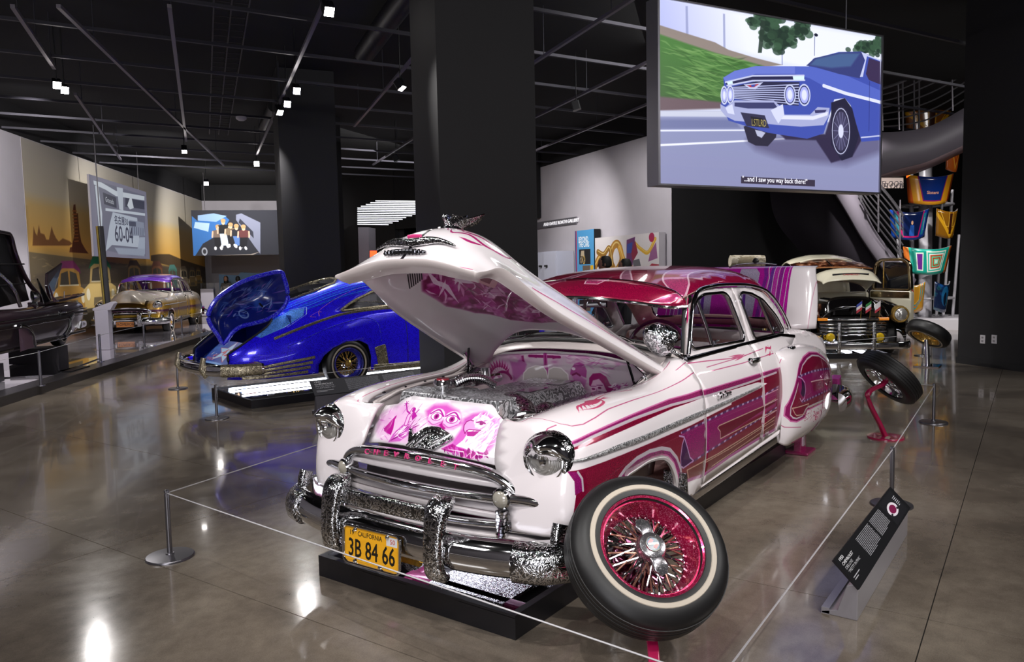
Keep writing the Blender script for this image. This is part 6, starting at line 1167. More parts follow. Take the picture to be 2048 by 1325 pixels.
# ---- deck, boot, raised lid
DK = [[(-3.22, .0, 1.06), (-3.22, .5, 1.06), (-3.22, .69, 1.05), (-3.22, .80, 1.0)], [(-3.28, 0, 1.04), (-3.28, .5, 1.03), (-3.28, .68, 1.02), (-3.28, .79, .97)]]
for s_ in (1, -1):
 N = [[(x, y * s_, z) for y, z in r] for x, r in ((-3.0, [(.60, 1.16), (.68, 1.10), (.755, 1.07), (.83, .98)]), (-3.25, [(.56, 1.07), (.66, 1.06), (.75, 1.03), (.82, .95)]), (-3.55, [(.54, .98), (.63, .97), (.71, .94), (.79, .86)]), (-3.85, [(.50, .82), (.58, .82), (.66, .79), (.70, .72)]), (-3.98, [(.46, .70), (.52, .70), (.58, .67), (.60, .62)]))]
 q_ = patch('rear_quarter', N, PEARL, CAR, 16, 10); solid(q_, .008, 0)
tp = patch('tail_panel', [[(-3.98, y, .72), (-4.03, y, .62), (-4.04, y, .50), (-4.0, y, .36)] for y in (-.56, -.3, 0, .3, .56)], PEARL, CAR, 12, 8); solid(tp, .01, 0)
box('boot_floor', (-3.5, 0, .45), (.9, 1.1, .02), MAG, CAR); box('boot_bulkhead', (-3.22, 0, .75), (.02, 1.1, .58), MAG, CAR)
LW = [.0, .30, .52, .62, .64]
def lidrow(t, x, z): 
 w = 1 - .10 * t ** 2
 return [(x + .02 * 0, 0, z), (x - .004, .30 * w, z), (x - .02, .56 * w, z - .002), (x - .07, .72 * w, z - .004), (x - .15, .775 * w, z - .006), (x - .19, .78 * w, z - .006)]
LP = [(0, -3.30, 1.07), (.3, -3.37, 1.25), (.6, -3.44, 1.42), (.85, -3.50, 1.54), (.95, -3.56, 1.59), (1.0, -3.66, 1.60)]
LN_ = [lidrow(t, x, z) for t, x, z in LP]; LNf = [[(x, -y, z) for x, y, z in r[:0:-1]] + r for r in LN_]
c = CV(-.86, 1.0, .86, 1.66, 1300, 'e4dcdf', 0.)
c.poly([(-.64, 1.0), (.575, 1.0), (.56, 1.66), (-.64, 1.66)], 'cc20b0', 1, 1, 1.)
cols = ['c21ca4', '7a3ca8', 'd040b8', 'bcb0c8', '8c2ca0', '7a3ca8', 'c21ca4']
for s_ in (1, -1):
 c.poly([(s_ * .10, 1.0), (s_ * .28, 1.0), (s_ * .30, 1.54), (s_ * .26, 1.58), (s_ * .12, 1.58)], 'c4b4d4', 1, 2, 1.); c.poly([(s_ * .16, 1.0), (s_ * .23, 1.0), (s_ * .19, 1.5)], '6a2c9c', 1, 2, 1.)
 c.line([(s_ * .31, 1.0), (s_ * .36, 1.52), (s_ * .33, 1.61), (s_ * .05, 1.63)], .03, '8a2ca0', 1, 1.); c.line([(s_ * .34, 1.0), (s_ * .39, 1.5), (s_ * .36, 1.62), (0, 1.645)], .008, 'd8c8e0')
 for k, x in enumerate((.40, .44, .48, .52)): c.line([(s_ * x, 1.0), (s_ * (x + .01), 1.66)], .026, ['7a3ca8', 'd040b8', '9a2c9c', 'd01cb0'][k], 1, 1.); c.line([(s_ * (x + .017), 1.0), (s_ * (x + .027), 1.66)], .006, 'e0d0e8')
 c.line([(s_ * .74, 1.05), (s_ * .745, 1.58), (s_ * .7, 1.62)], .004, 'd09ab0')
c.line([(-.6, 1.04), (.575, 1.04)], .012, 'e0d0e8')
G, u, v = Net(LNf).grid(24, 50); V, F = gridmesh(G)
lid = ob('boot_lid', V, F, imgmat('boot_lid_artwork', c, .22, coat=1., flk=.5), CAR, True, [c.uv(p[1], p[2]) for p in V]); solid(lid, .02, 0, CREAM)
sweep('lid_badge', sp([(-3.50, .02, 1.605), (-3.50, .12, 1.63), (-3.50, .3, 1.635), (-3.50, .45, 1.62)], 14), rrect(.03, .014, .005), CHD, lid); 
mb = MB(); mb.lathe([(0, .05), (.015, .045), (.03, .02), (.02, 0)], 10, Matrix.Translation((-3.5, .26, 1.635))); mb.build('lid_latch', RUB, lid)
# rear bumper with magenta top
rb = sp([(-3.6, .97, .42), (-3.9, .95, .42), (-4.12, .85, .42), (-4.2, .5, .42), (-4.22, 0, .42), (-4.2, -.5, .42), (-4.12, -.85, .42), (-3.9, -.95, .42), (-3.6, -.97, .42)], 50)
sweep('rear_bumper', rb, BUMP, CH, CAR)
for s_ in (1, -1): sweep('rear_guard', [(-4.16, .80 * s_, .33), (-4.2, .80 * s_, .42), (-4.16, .80 * s_, .56)], rrect(.1, .08, .02), MAG, CAR, up=(0, 1, 0))
# frame, axles and stands
bt = MB(); 
for s_ in (1, -1): bt.sweep([(.5, .42 * s_, .36), (-.4, .42 * s_, .30), (-2.6, .45 * s_, .30), (-3.9, .48 * s_, .42)], rrect(.07, .10, .01))
for x in (.3, -.9, -2.2, -3.4): bt.sweep([(x, -.44, .32), (x, .44, .32)], rrect(.07, .08, .01))
bt.build('chassis_frame', flake('magenta_frame', '9a1464', 'ff7ac0', amt=.3), CAR)
us = MB(); us.tube([(-.05, -.70, .33), (-.05, .70, .33)], .035, 10); us.lathe([(.13, 0), (.13, .02), (.05, .03), (0, .03)], 24, axis_m((-.05, .70, .33), (0, 1, 0))); us.lathe([(.13, 0), (.13, .02), (.05, .03), (0, .03)], 24, axis_m((-.05, -.70, .33), (0, -1, 0))); us.box((.1, 0, .29), (.5, .5, .02)); us.build('front_axle', CHE, CAR)
ra = MB(); ra.tube([(-2.92, -.72, .36), (-2.92, .72, .36)], .05, 10); ra.lathe([(0, .14), (.1, .1), (.14, 0), (.1, -.1), (0, -.14)], 16, Matrix.Translation((-2.92, 0, .36))); ra.build('rear_axle', CHE, CAR)
for i, (x, y) in enumerate(((-3.35, .70), (-3.35, -.70))):
 s = thing('jack_stand', ['magenta engraved jack stand under the rear fender of the white sedan', 'magenta jack stand under the far rear corner of the white sedan', 'magenta jack stand under the near door front of the white sedan', 'magenta jack stand under the far front side of the white sedan'][i], 'stand', (x, y, 0), 0, 'jack stands under the white sedan')
 MJ = flake('magenta_stand', '8c0e50', 'ff7ac0', amt=.3); hh = .27 if i < 2 else .235
 bev(prism('upright', [(-.085, 0), (.085, 0), (.06, hh), (-.06, hh)], lambda a, b: (a, -.03, b), lambda a, b: (a, .03, b), MJ, s), .006); box('foot', (0, 0, .012), (.26, .20, .024), MJ, s, bv=.006); box('saddle', (0, 0, hh + .0), (.14, .10, .025), CH, s, bv=.005)
 prism('emblem', [(-.03, .06), (.03, .06), (.025, .14), (.035, .2), (0, .235), (-.035, .2), (-.025, .14)], lambda a, b: (a, .031, b), lambda a, b: (a, .036, b), pm('emblem_silver', 'c9b8c4', .3, .6), s)
sweep('mud_shield', [(-.40, .80, .43), (-.40, .93, .43)], rrect(.012, .20, .005), CHE, CAR, up=(.15, 0, 1))
# ================================================================ wire wheels
def wheel_parts(t, M, r=.325, wd=.19, rimr=.198, rim=None, dish=.07, spokes=36, sp_mat=None, individual=False, tread=True, hub=None, ww=(.235, .258), back=False):
 """tyre, whitewall, rim, spokes, hub, knock-off; M maps z to the outer side of the wheel"""
 rim = rim or CH; sp_mat = sp_mat or CH; h = wd / 2; k = r / .325
 prof = [(rimr + .002, h * .72), (rimr + .012, h * .92), (.215 * k, h * 1.0), (.24 * k, h * 1.06), (.27 * k, h * 1.05), (.295 * k, h * .92), (.312 * k, h * .78), (.3225 * k, h * .55), (r, h * .3), (r, -h * .3), (.3225 * k, -h * .55), (.312 * k, -h * .78), (.295 * k, -h * .92), (.27 * k, -h * 1.05), (.24 * k, -h * 1.06), (.215 * k, -h), (rimr + .012, -h * .92), (rimr + .002, -h * .72)]
 ty = lathe('tyre', prof, RUB2, t, 64, M)
 if tread:
  tb = MB()
  for z in (-.045, -.022, 0, .022, .045): tb.lathe([(r - .004 - abs(z) * .06, z - .0085), (r + .003 - abs(z) * .06, z - .0075), (r + .003 - abs(z) * .06, z + .0075), (r - .004 - abs(z) * .06, z + .0085)], 64, M)
  tb.build('tread_ribs', RUB2, ty)
 for s_ in (1, -1):
  if s_ > 0 or back: lathe('whitewall', [(ww[0] * k, s_ * (h * 1.045)), (ww[0] * k + .003, s_ * (h * 1.065 + .002)), (ww[1] * k - .003, s_ * (h * 1.062 + .002)), (ww[1] * k, s_ * h * 1.04)], WW, ty, 64, M)
 d0 = h * .88
 rp = [(rimr + .012, d0 + .004), (rimr + .014, d0 - .004), (rimr + .006, d0 - .012), (rimr - .004, d0 - .012), (rimr - .010, d0 - .03), (rimr - .020, d0 - dish * .8), (rimr - .034, d0 - dish), (rimr - .036, d0 - dish - .02), (rimr - .02, -h * .5), (rimr - .004, -h * .86), (rimr + .012, -h * .9)]
 rm = lathe('rim', rp, rim, t, 64, M); lathe('rim_lip', [(rimr + .004, d0 + .006), (rimr + .012, d0 + .010), (rimr + .020, d0 + .006), (rimr + .018, d0 - .004)], rim, rm, 64, M)
 hz = d0 - dish * .30; hb = lathe('hub', [(.0, hz + .0), (.045, hz - .002), (.052, hz - .02), (.050, hz - .05), (.062, hz - .06), (.066, hz - .09), (.05, hz - .10), (0, hz - .10)], hub or CH, t, 32, M)
 base = None; allm = MB()
 for i in range(spokes):
  a = 2 * pi * i / spokes; lay = i % 2; da = (.30 if (i // 2) % 2 else -.30) * (1 if lay else .8)
  p0 = Vector((.052 * cos(a + da), .052 * sin(a + da), hz - (.018 if lay else .085))); p1 = Vector(((rimr - .030) * cos(a), (rimr - .030) * sin(a), d0 - dish - (.004 if lay else .012)))
  m2 = (p0 + p1) / 2 + Vector((0, 0, .004 if lay else -.004))
  if individual:
   m_ = [sp_mat, COPP, sp_mat][i % 3] if isinstance(sp_mat, bpy.types.Material) else sp_mat
   o = tube('spoke', [M @ p0, M @ m2, M @ p1], .0042, m_, t, 6); lathe('nipple', [(.0045, 0), (.0065, .002), (.006, .016), (0, .018)], CH, o, 6, axis_m(M @ (p1 + (p0 - p1) * .10), (M.to_3x3() @ (p1 - p0)).normalized()))
  else: allm.tube([p0, m2, p1], .0042, 5)
 if not individual: allm.V = [tuple(M @ Vector(v)) for v in allm.V]; o = allm.build('spokes', sp_mat, t); o['kind'] = 'stuff'
 return rm, hb, hz
RUB2 = NT('tyre_rubber'); RUB2.set(Base_Color=lin('121112'), Roughness=.45, Specular_IOR_Level=.5); RUB2 = RUB2.m
WW = pm('whitewall', 'b8ad9e', .5); COPP = pm('copper_spoke', 'b58474', .25, .8); RMF = flake('ruby_flake', 'b00f48', 'ff9ac0', amt=.6, scale=300, metal=.6, rough=.2); GLIT = flake('silver_glitter', '8f8d92', 'ffffff', amt=1., scale=260, metal=.9, rough=.2)
# foreground wheel, standing off the car on a magenta post
"""the wheel plane is worked out from the ellipse in the picture: tilted back and turned"""
WC = Vector((.622, 1.187, .467)); WN = Vector((.447, .561, .696)).normalized()
def display_wheel(name, label, C_, N_, roll=0., individual=False, foot=None, post=None, wdt=.19, group=None, **k):
 t = thing(name, label, 'wheel', (C_[0], C_[1], 0), 0, group); inv = Matrix.Translation((-C_[0], -C_[1], 0)); M = inv @ axis_m(C_, N_) @ Matrix.Rotation(roll, 4, 'Z')
 rm, hb, hz = wheel_parts(t, M, wd=wdt, individual=individual, **k); return t, M, hz
t, M, hz = display_wheel('wheel_exhibit', 'big whitewall wire wheel with magenta rim propped up in front of the white sedan', WC, WN, R(-14), True, rim=RMF, spokes=72, dish=.085, hub=GLIT, group='display wheels on stands')
# rim windows at the dish
for a in range(0, 360, 60): pass
kn = MB(); kn.lathe([(0, hz + .034), (.034, hz + .034), (.052, hz + .028), (.060, hz + .016), (.062, hz - .004)], 32, M)
for a in (10, 190):
 d = Vector((cos(R(a)), sin(R(a)), 0)); e = Vector((-d.y, d.x, 0))
 kn.sweep([M @ (d * .03 + Vector((0, 0, hz + .012))), M @ (d * .06 + e * .006 + Vector((0, 0, hz + .02))), M @ (d * .09 + e * .016 + Vector((0, 0, hz + .014))), M @ (d * .115 + e * .026 + Vector((0, 0, hz + .008)))], rrect(.06, .018, .007), up=M.to_3x3() @ Vector((0, 0, 1)), scale=[.9, .9, 1.15, .5])
ko = kn.build('knock_off', GLIT, t); lathe('emblem_ring', [(.026, hz + .034), (.028, hz + .039), (.031, hz + .039), (.033, hz + .033)], CH, ko, 32, M)
bd_ = MB().lathe([(0, hz + .037), (.026, hz + .037)], 32, M).build('emblem_disc', pm('navy_enamel', '1a2448', .2, coat=1.), ko); 
Mb = M @ Matrix.Rotation(R(14), 4, 'Z')
for nm, L, mt in (('emblem_red', [(-.022, -.006), (-.006, -.022), (.0, -.012), (-.012, .004)], pm('red_enamel', 'b02030', .2, coat=1.)), ('emblem_red', [(.022, .006), (.006, .022), (.0, .012), (.012, -.004)], MATS.get('red_enamel')), ('emblem_bar', [(-.004, .022), (.006, .022), (.004, -.022), (-.006, -.022)], pm('white_enamel', 'd8d4d0', .2, coat=1.))):
 prism(nm, L, lambda a, b: Mb @ Vector((a, b, hz + .0375)), lambda a, b: Mb @ Vector((a, b, hz + .0395)), mt or MATS['red_enamel'], ko)
wd_ = MB().lathe([(0, -.06), (.11, -.06), (.12, -.075), (.12, -.09), (0, -.09)], 32, M).build('hub_flange', chrome('pink_chrome', 0, '9c5a78', rough=.12), t)
MP = pm('magenta_post', 'b0184e', .25, coat=1.)
def post(t, M, pts, footc, fr=.13, mat=None):
 p_ = sweep('post', sp(pts, 24), rrect(.045, .035, .01), mat or MP, t); lathe('foot', [(0, .014), (fr - .004, .014), (fr, .010), (fr, 0), (0, 0)], mat or MP, t, 48, Matrix.Translation(footc)); return p_
inv0 = Vector((-WC.x, -WC.y, 0))
post(t, M, [M @ Vector((0, 0, -.09)), M @ Vector((0, 0, -.16)), Vector((.0, .0, .25)), Vector((.14, .10, .12)), Vector((.26, .16, .0))], Vector((.27, .165, 0)))
# rear wheel on its stand
RC = Vector((-4.32, 1.225, .565)); RNn = Vector((-.50, .52, .70)).normalized()
t, M, hz = display_wheel('wheel_exhibit', 'tilted black tyre on a bent magenta stand behind the white sedan', RC, RNn, 0, False, wdt=.165, r=.305, rim=CH, dish=.05, tread=True, group='display wheels on stands', back=False)
sweep('post', sp([M @ Vector((0, 0, -.02)), M @ Vector((0, 0, -.10)), Vector((.11, -.14, .44)), Vector((.127, -.145, .35)), Vector((.04, -.05, .1)), Vector((.01, -.02, .01))], 26), rrect(.05, .035, .01), MP, t)
lathe('foot', [(0, .014), (.156, .014), (.16, .010), (.16, 0), (0, 0)], MP, t, 48, Matrix.Translation((.01, -.018, 0)))
for k in range(5): prism('foot_scroll', [(-.03 + .02 * k, .05), (-.01 + .02 * k, .055), (-.015 + .02 * k, .09), (-.03 + .02 * k, .08)], lambda a, b: (a + .05, b - .06, .0142), lambda a, b: (a + .05, b - .06, .0165), WW, t)
# third wheel farther back
C3 = Vector((-9.97, .81, .51)); t, M, hz = display_wheel('wheel_exhibit', 'tilted black tyre with gold rim on a chrome stand near the dark pillar', C3, Vector((-.45, .33, .83)), 0, False, rim=chrome('gold_plate', 0, 'd8b060', rough=.12), dish=.05, tread=False, group='display wheels on stands', back=True)
tube('post', [Vector((0, 0, .0)), Vector((0, -.02, .42))], .035, CH, t, 12); box('foot', (0, 0, .01), (.35, .35, .02), CH, t, bv=.004)
# ================================================================ platforms with mirror and light tubes
MIRR = NT('mirror'); MIRR.set(Base_Color=(.86, .86, .9, 1), Metallic=1., Roughness=.015); MIRR = MIRR.m
BLK = pm('black_satin', '121116', .35); LED = pm('led_tube', 'f4f6ff', .5, emit='f2f4ff', es=7.)
def platform(name, label, loc, rz, L, Wd, tubes, h=.11):
 t = thing(name, label, 'platform', loc, rz); o = MB()
 o.box((L / 2, 0, h / 2 - .005), (L, Wd, h - .01)); o.build('base', BLK, t, smooth=False)
 e = .035
 for nm, c_, d in (('edge', (L / 2, Wd / 2 - e / 2, h - .005), (L, e, .014)), ('edge', (L / 2, -Wd / 2 + e / 2, h - .005), (L, e, .014)), ('edge', (e / 2, 0, h - .005), (e, Wd - 2 * e, .014)), ('edge', (L - e / 2, 0, h - .005), (e, Wd - 2 * e, .014))): box(nm, c_, d, BLK, t)
 ob('mirror', [(e, -Wd / 2 + e, h - .008), (L - e, -Wd / 2 + e, h - .008), (L - e, Wd / 2 - e, h - .008), (e, Wd / 2 - e, h - .008)], [(0, 1, 2, 3)], MIRR, t, False)
 for y in tubes: o = MB(); o.sweep([(.12, y, h + .012), (L - .12, y, h + .012)], rrect(.035, .025, .01)); o.build('light_tube', LED, t)
 return t
platform('mirror_platform', 'black mirror platform with white light tubes under the white sedan', (.745, -.03, 0), pi, 3.95, 1.30, (.60 - .09, .60 - .30))
# ================================================================ stanchions and cords
STL = pm('satin_steel', '7d7b80', .3, .9); CORD = pm('clear_cord', 'b9b7ba', .3)
ST = {'a': (1.046, -1.627), 'b': (-1.601, -5.266), 'c': (-2.669, -7.901), 'd': (-5.5, -11.846), 'e': (-2.161, 1.62), 'f': (-5.27, 1.479), 'g': (-11.454, .54), 'h': (1.9, 1.75)}
LB = {'a': 'short steel barrier post standing alone on the left in front of the white sedan', 'b': 'steel barrier post before the blue car platform, the nearer one', 'c': 'steel barrier post left of the blue car rear bumper', 'd': 'small far steel barrier post between stage and blue car boot lid', 'e': 'steel barrier post behind the slanted information sign', 'f': 'steel barrier post to the right of the magenta wheel stand', 'g': 'far steel barrier post beside the gold-rimmed display wheel', 'h': 'x'}
for k in 'abcdefg':
 x, y = ST[k]; t = thing('barrier_post', LB[k], 'barrier post', (x, y, 0), 0, 'barrier posts on round bases')
 lathe('base', [(0, .020), (.03, .020), (.128, .014), (.132, .008), (.132, 0), (0, 0)], STL, t, 40); lathe('pole', [(.0145, .018), (.0145, .375), (.010, .375), (.010, .381), (.0145, .383), (.0145, .394), (.010, .397), (0, .397)], STL, t, 20); lathe('collar', [(.024, .019), (.022, .028), (.015, .03)], STL, t, 20)
def cord(label, a, b, z=.378, z2=None, sag=.0):
 A, B = Vector((*a, z)), Vector((*b, z2 or z)); o = tube('cord', [A, (A + B) / 2 - Vector((0, 0, sag)), B], .0035, CORD, None, 5); tag(o, label, 'cord', 'thin barrier cords')
cord('thin cord from the lone left post across the front of the sedan', ST['a'], (1.22, 1.716)); cord('thin cord running back from the lone left post behind the sedan', ST['a'], ST['b'], sag=.0) if False else cord('thin cord running from the lone left post along the far side of the sedan', ST['a'], (-1.75, -2.12))
cord('thin cord between the two posts before the blue car', ST['c'], ST['b']); cord('thin cord along the front of the blue car', ST['b'], (-6.2, -4.3)); cord('thin cord running from the blue car post towards the stage', ST['c'], (-5.9, -9.9) if False else (-5.5, -9.2))
cord('thin cord along the driver side of the sedan past the sign', (1.22, 1.716), ST['e']); cord('thin cord from the sign post to the post behind the sedan', ST['e'], ST['f']); cord('thin cord across the back of the white sedan', ST['f'], (-5.6, -1.2)); cord('thin cord in front of the pickup truck', ST['g'], (-9.2, -.55))
# ================================================================ information signs
def info_sign(name, label, loc, rz, L, art, mat_side):
 t = thing(name, label, 'sign', loc, rz)
 w0, w1, hh = .0, .19, .25
 bd = bev(prism('body', [(0, 0), (.20, 0), (.20, .012), (.075, .20), (.065, .20), (.0, .012)][0:0] or [(.0, 0), (.19, 0), (.19, .235), (.18, .235), (.02, .03)], lambda a, b: (0, a, b), lambda a, b: (L, a, b), mat_side, t), .004)
 rail = box('rail', (L / 2 + .03, -.045, .02), (L * .98, .05, .035), mat_side, t, bv=.003)
 return t, bd
M_sgn = pm('sign_aluminium', 'a9a6ad', .3, .55)
def textlines(c, x, y, w_, h_, n, col='cfcfd4', seed=1):
 r = np.random.RandomState(seed)
 for i in range(n):
  yy = y - i * h_; xx = x
  end = x + w_ * (1 if i < n - 1 else .6)
  while xx < end - .004: L_ = min((.008 + .022 * r.rand()) * w_ * 4, end - xx); c.line([(xx, yy), (xx + L_, yy)], h_ * .42, col, .8); xx += L_ + .006 * w_ * 4
c = CV(0, 0, 1.48, .31, 1500, '131316')
c.text('1950', .04, .255, .028, 'f0f0f2', bold=.0008); c.text('CHEVROLET', .04, .212, .026, 'f0f0f2', bold=.0008); c.text('DELUXE', .04, .172, .026, 'd0d0d4'); c.text("“PRETTY IN PINK”", .04, .134, .026, 'd0d0d4', sx=.8); c.text('Jeff Ruiz', .04, .09, .015, 'a0a0a4') if False else textlines(c, .04, .09, .12, .02, 2)
textlines(c, .40, .265, .30, .0145, 14); textlines(c, .74, .265, .27, .0145, 13, seed=2)
c.poly([(1.06, .02), (1.42, .02), (1.42, .29), (1.06, .29)], '1c1c20'); c.ell((1.2, .15), .11, .07, 'e8e0e8', soft=3); c.ell((1.2, .15), .07, .045, '7c1848', soft=3); c.ell((1.12, .12), .02, .012, '202024'); c.ell((1.28, .12), .02, .012, '202024'); textlines(c, 1.34, .22, .06, .02, 6)
SA = imgmat('sign_text_white_sedan', c, .35)
def signboard(name, label, P0, P1, art_m, up_t, wd_, body_h, side_m, dp=.155):
 """P0 left foot on the floor (reader's left), P1 right foot; slanted reading plate above a folded aluminium body"""
 P0, P1 = Vector((*P0, 0)), Vector((*P1, 0)); X = (P1 - P0); L = X.length; X.normalize(); N = Vector((X.y, -X.x, 0))  # N faces the reader
 t = thing(name, label, 'sign', P0); F3 = lambda x, n, z: X * x + N * n + Vector((0, 0, z))
 bev(prism('body', [(.0, 0), (-dp, 0), (-dp, .012), (-dp * .55, .03), (-dp * .30, body_h * .9), (-.0, body_h)], lambda a, b: F3(.02, a, b), lambda a, b: F3(L - .02, a, b), side_m, t), .003)
 bx = MB(); bx.V = []; 
 V = [F3(x, n, z) for x in (.02, L - .02) for n, z in ((-dp, 0), (-dp + .035, 0), (-dp + .035, .03), (-dp, .03))]; ob('rail', V, [(3, 2, 1, 0), (4, 5, 6, 7), (0, 1, 5, 4), (1, 2, 6, 5), (2, 3, 7, 6), (3, 0, 4, 7)], side_m, t, False)
 b0 = (.012, body_h - .012); b1 = (b0[0] - wd_ * cos(up_t), b0[1] + wd_ * sin(up_t))
 V = [F3(x, n, z) for n_, z_ in ((0, 0), (-.012 * sin(up_t), -.012 * cos(up_t))) for x, n, z in ((0, b0[0] + n_, b0[1] + z_), (L, b0[0] + n_, b0[1] + z_), (L, b1[0] + n_, b1[1] + z_), (0, b1[0] + n_, b1[1] + z_))]
 o = ob('reading_plate', V, [(0, 1, 2, 3), (7, 6, 5, 4), (0, 4, 5, 1), (1, 5, 6, 2), (2, 6, 7, 3), (3, 7, 4, 0)], [art_m, BLK], t, False, [(0, 0), (1, 0), (1, 1), (0, 1)] * 2)
 for p in list(o.data.polygons)[1:]: p.material_index = 1
 return t
signboard('information_sign', 'slanted black text sign on a folded metal base beside the white sedan', (-.24, 1.80), (-1.62, 1.80), SA, R(45), .158, .172, M_sgn, .155)
c = CV(0, 0, 1.48, .31, 900, '2c2b33')
c.text('1942', .04, .255, .03, 'e0e0e4', bold=.0008); c.text('CHEVROLET', .04, .21, .028, 'e0e0e4', bold=.0008); c.text('SPECIAL DELUXE', .04, .17, .026, 'c0c0c6', sx=.8); c.text("“CAPTAIN 42”", .04, .13, .026, 'c0c0c6'); textlines(c, .04, .09, .2, .02, 2); textlines(c, .42, .27, .42, .02, 12, 'a0a0a8'); textlines(c, .9, .27, .42, .02, 12, 'a0a0a8', 5)
signboard('information_sign', 'slanted dark text sign in front of the blue car', (-2.34, -4.45), (-3.80, -4.0), imgmat('sign_text_blue_car', c, .4), R(45), .22, .235, pm('sign_grey', '5d5b63', .4, .3))
# ================================================================ blue fastback car
BLU = flake('blue_flake', '2414f0', '9ab4ff', amt=.8, scale=130, metal=.2, rough=.25); BLK0 = pm('matt_black', '050506', .8); BLD = pm('blue_inner', '0c1a6a', .3, coat=.7); BCH = chrome('engraved_gold_chrome', .6, 'd9cdb0', 40); GOLD = chrome('gold_plate', 0, 'e8c470', rough=.28)
for m_ in (BCH, GOLD): m_.node_tree.nodes['Principled BSDF'].inputs['Metallic'].default_value = .7
bz = math.atan2(.25, -.968)
B = thing('fastback', 'metallic blue 1942 fastback with open boot lid, rear towards the camera', 'car', (-3.518, -5.21, 0), bz)
# local frame: x forward from the rear axle, y = left of the car; the near (right) side is y < 0 -> near side plane at y = 0 shifted below
YO = .93  # centre line offset from the near flank (towards the far side)
def bl(x, y, z): return (x, YO - y if False else y + YO, z)
# half sections for the near side: y negative outwards from the centre line
BS = [(-1.48, [(0, .80), (.30, .79), (.52, .74), (.64, .66), (.68, .55), (.66, .42), (.60, .33)]),
 (-1.25, [(0, .98), (.34, .96), (.60, .88), (.74, .78), (.80, .62), (.80, .45), (.76, .32)]),
 (-.90, [(0, 1.16), (.38, 1.13), (.64, 1.02), (.80, .90), (.88, .70), (.89, .50), (.86, .32)]),
 (-.45, [(0, 1.36), (.42, 1.32), (.66, 1.18), (.80, 1.02), (.92, .80), (.93, .55), (.90, .33)]),
 (0.0, [(0, 1.50), (.42, 1.46), (.64, 1.32), (.76, 1.10), (.90, .90), (.93, .62), (.90, .34)]),
 (.45, [(0, 1.59), (.42, 1.55), (.62, 1.42), (.75, 1.14), (.84, 1.00), (.90, .68), (.88, .30)]),
 (.95, [(0, 1.63), (.42, 1.59), (.61, 1.46), (.74, 1.15), (.82, 1.04), (.88, .68), (.87, .28)]),
 (1.5, [(0, 1.62), (.41, 1.58), (.60, 1.45), (.74, 1.15), (.82, 1.04), (.88, .68), (.87, .28)]),
 (2.0, [(0, 1.55), (.40, 1.51), (.57, 1.40), (.73, 1.14), (.81, 1.03), (.88, .68), (.87, .28)]),
 (2.35, [(0, 1.30), (.38, 1.27), (.55, 1.20), (.71, 1.10), (.80, 1.00), (.90, .68), (.88, .30)]),
 (2.9, [(0, 1.12), (.36, 1.10), (.52, 1.05), (.66, .98), (.80, .92), (.92, .68), (.90, .32)]),
 (3.5, [(0, 1.02), (.32, 1.0), (.50, .95), (.64, .90), (.80, .82), (.88, .62), (.86, .34)]),
 (3.75, [(0, .85), (.28, .84), (.44, .80), (.58, .76), (.70, .70), (.74, .56), (.72, .40)])]
def side_net(S, s_, off=None): return [[(x, (YO if off is None else off) + s_ * y, z, x, j) for j, (y, z) in enumerate(r)] for x, r in S]
BN = Surf(side_net(BS, -1)); cB = CV(-1.6, 0, 3.8, 6, 1400, '2414f0', 1.)
for k, x in enumerate(np.linspace(0, 2.0, 16)): cB.line([(-1.5, x + .02), (3.8, x * .8)], .03, ['18b0c0', '0a5a9c', '28d0d8', '1020a0', '0c3ac0'][k % 5], .9, 1.) if False else None
def canvas_blue():
 c = cB
 for k in range(32):
  v = .0 + k * .072; c.line([(-1.1, v * .9), (-.3, v), (1.0, v * 1.0), (2.2, v * .9)], .022, ['1a9cb8', '0a4a9c', '2cc0cc', '0c1c90', '1456b8'][k % 5], .9, 1.)
 c.poly([(-1.2, 2.3), (-.9, 1.9), (-.62, 1.75), (-.45, 2.0), (-.5, 2.5), (-.8, 2.9), (-1.1, 3.0)], '5a9ae8', .9, 4, 1.); c.line([(-.62, 1.7), (-.42, 2.0), (-.46, 2.5), (-.75, 2.95)], .012, 'a8c8ff')
 c.line(sp([(-.3, 2.9), (-.25, 2.5), (.1, 2.1), (.6, 1.9), (1.6, 1.85)], 30), .012, 'c878c0'); c.line(sp([(-.35, 2.9), (-.42, 2.75), (-.3, 2.6), (-.25, 2.7)], 12), .01, 'e080a0')
canvas_blue(); BART = imgmat('blue_car_artwork', cB, .2, coat=1., flk=3.5)
wb = [(2.74,2.1)] if False else None
# outlines in (x, row) coordinates: rows 0 roof centre, 3 belt, 6 sill
winB = roundpoly([(.0, 2.93), (.22, 2.55), (.62, 2.22), (1.0, 2.16), (1.0, 2.93)], .10, 5); winB2 = roundpoly([(1.06, 2.16), (1.5, 2.18), (1.95, 2.45), (2.15, 2.93), (1.06, 2.93)], .06, 5)
arcB = [(-.40, 6.0), (-.40, 5.5), (-.33, 5.05), (-.2, 4.78), (0, 4.66), (.2, 4.78), (.33, 5.05), (.38, 5.5), (.38, 6.0)]
arcF = [(2.52, 6.0), (2.55, 5.3), (2.70, 4.85), (2.9, 4.72), (3.1, 4.85), (3.22, 5.3), (3.25, 6.0)]
bkl = roundpoly([(-.60, -.01), (-.60, .95), (-.40, 1.12), (.10, 1.02), (.26, .6), (.28, -.01)], .12, 5)
bkl_half = [(-.60, 0), (-.61, .8), (-.52, 1.02), (-.2, 1.1), (.12, .95), (.25, .5), (.27, 0)]
out_body = [(-.62, 0)] 
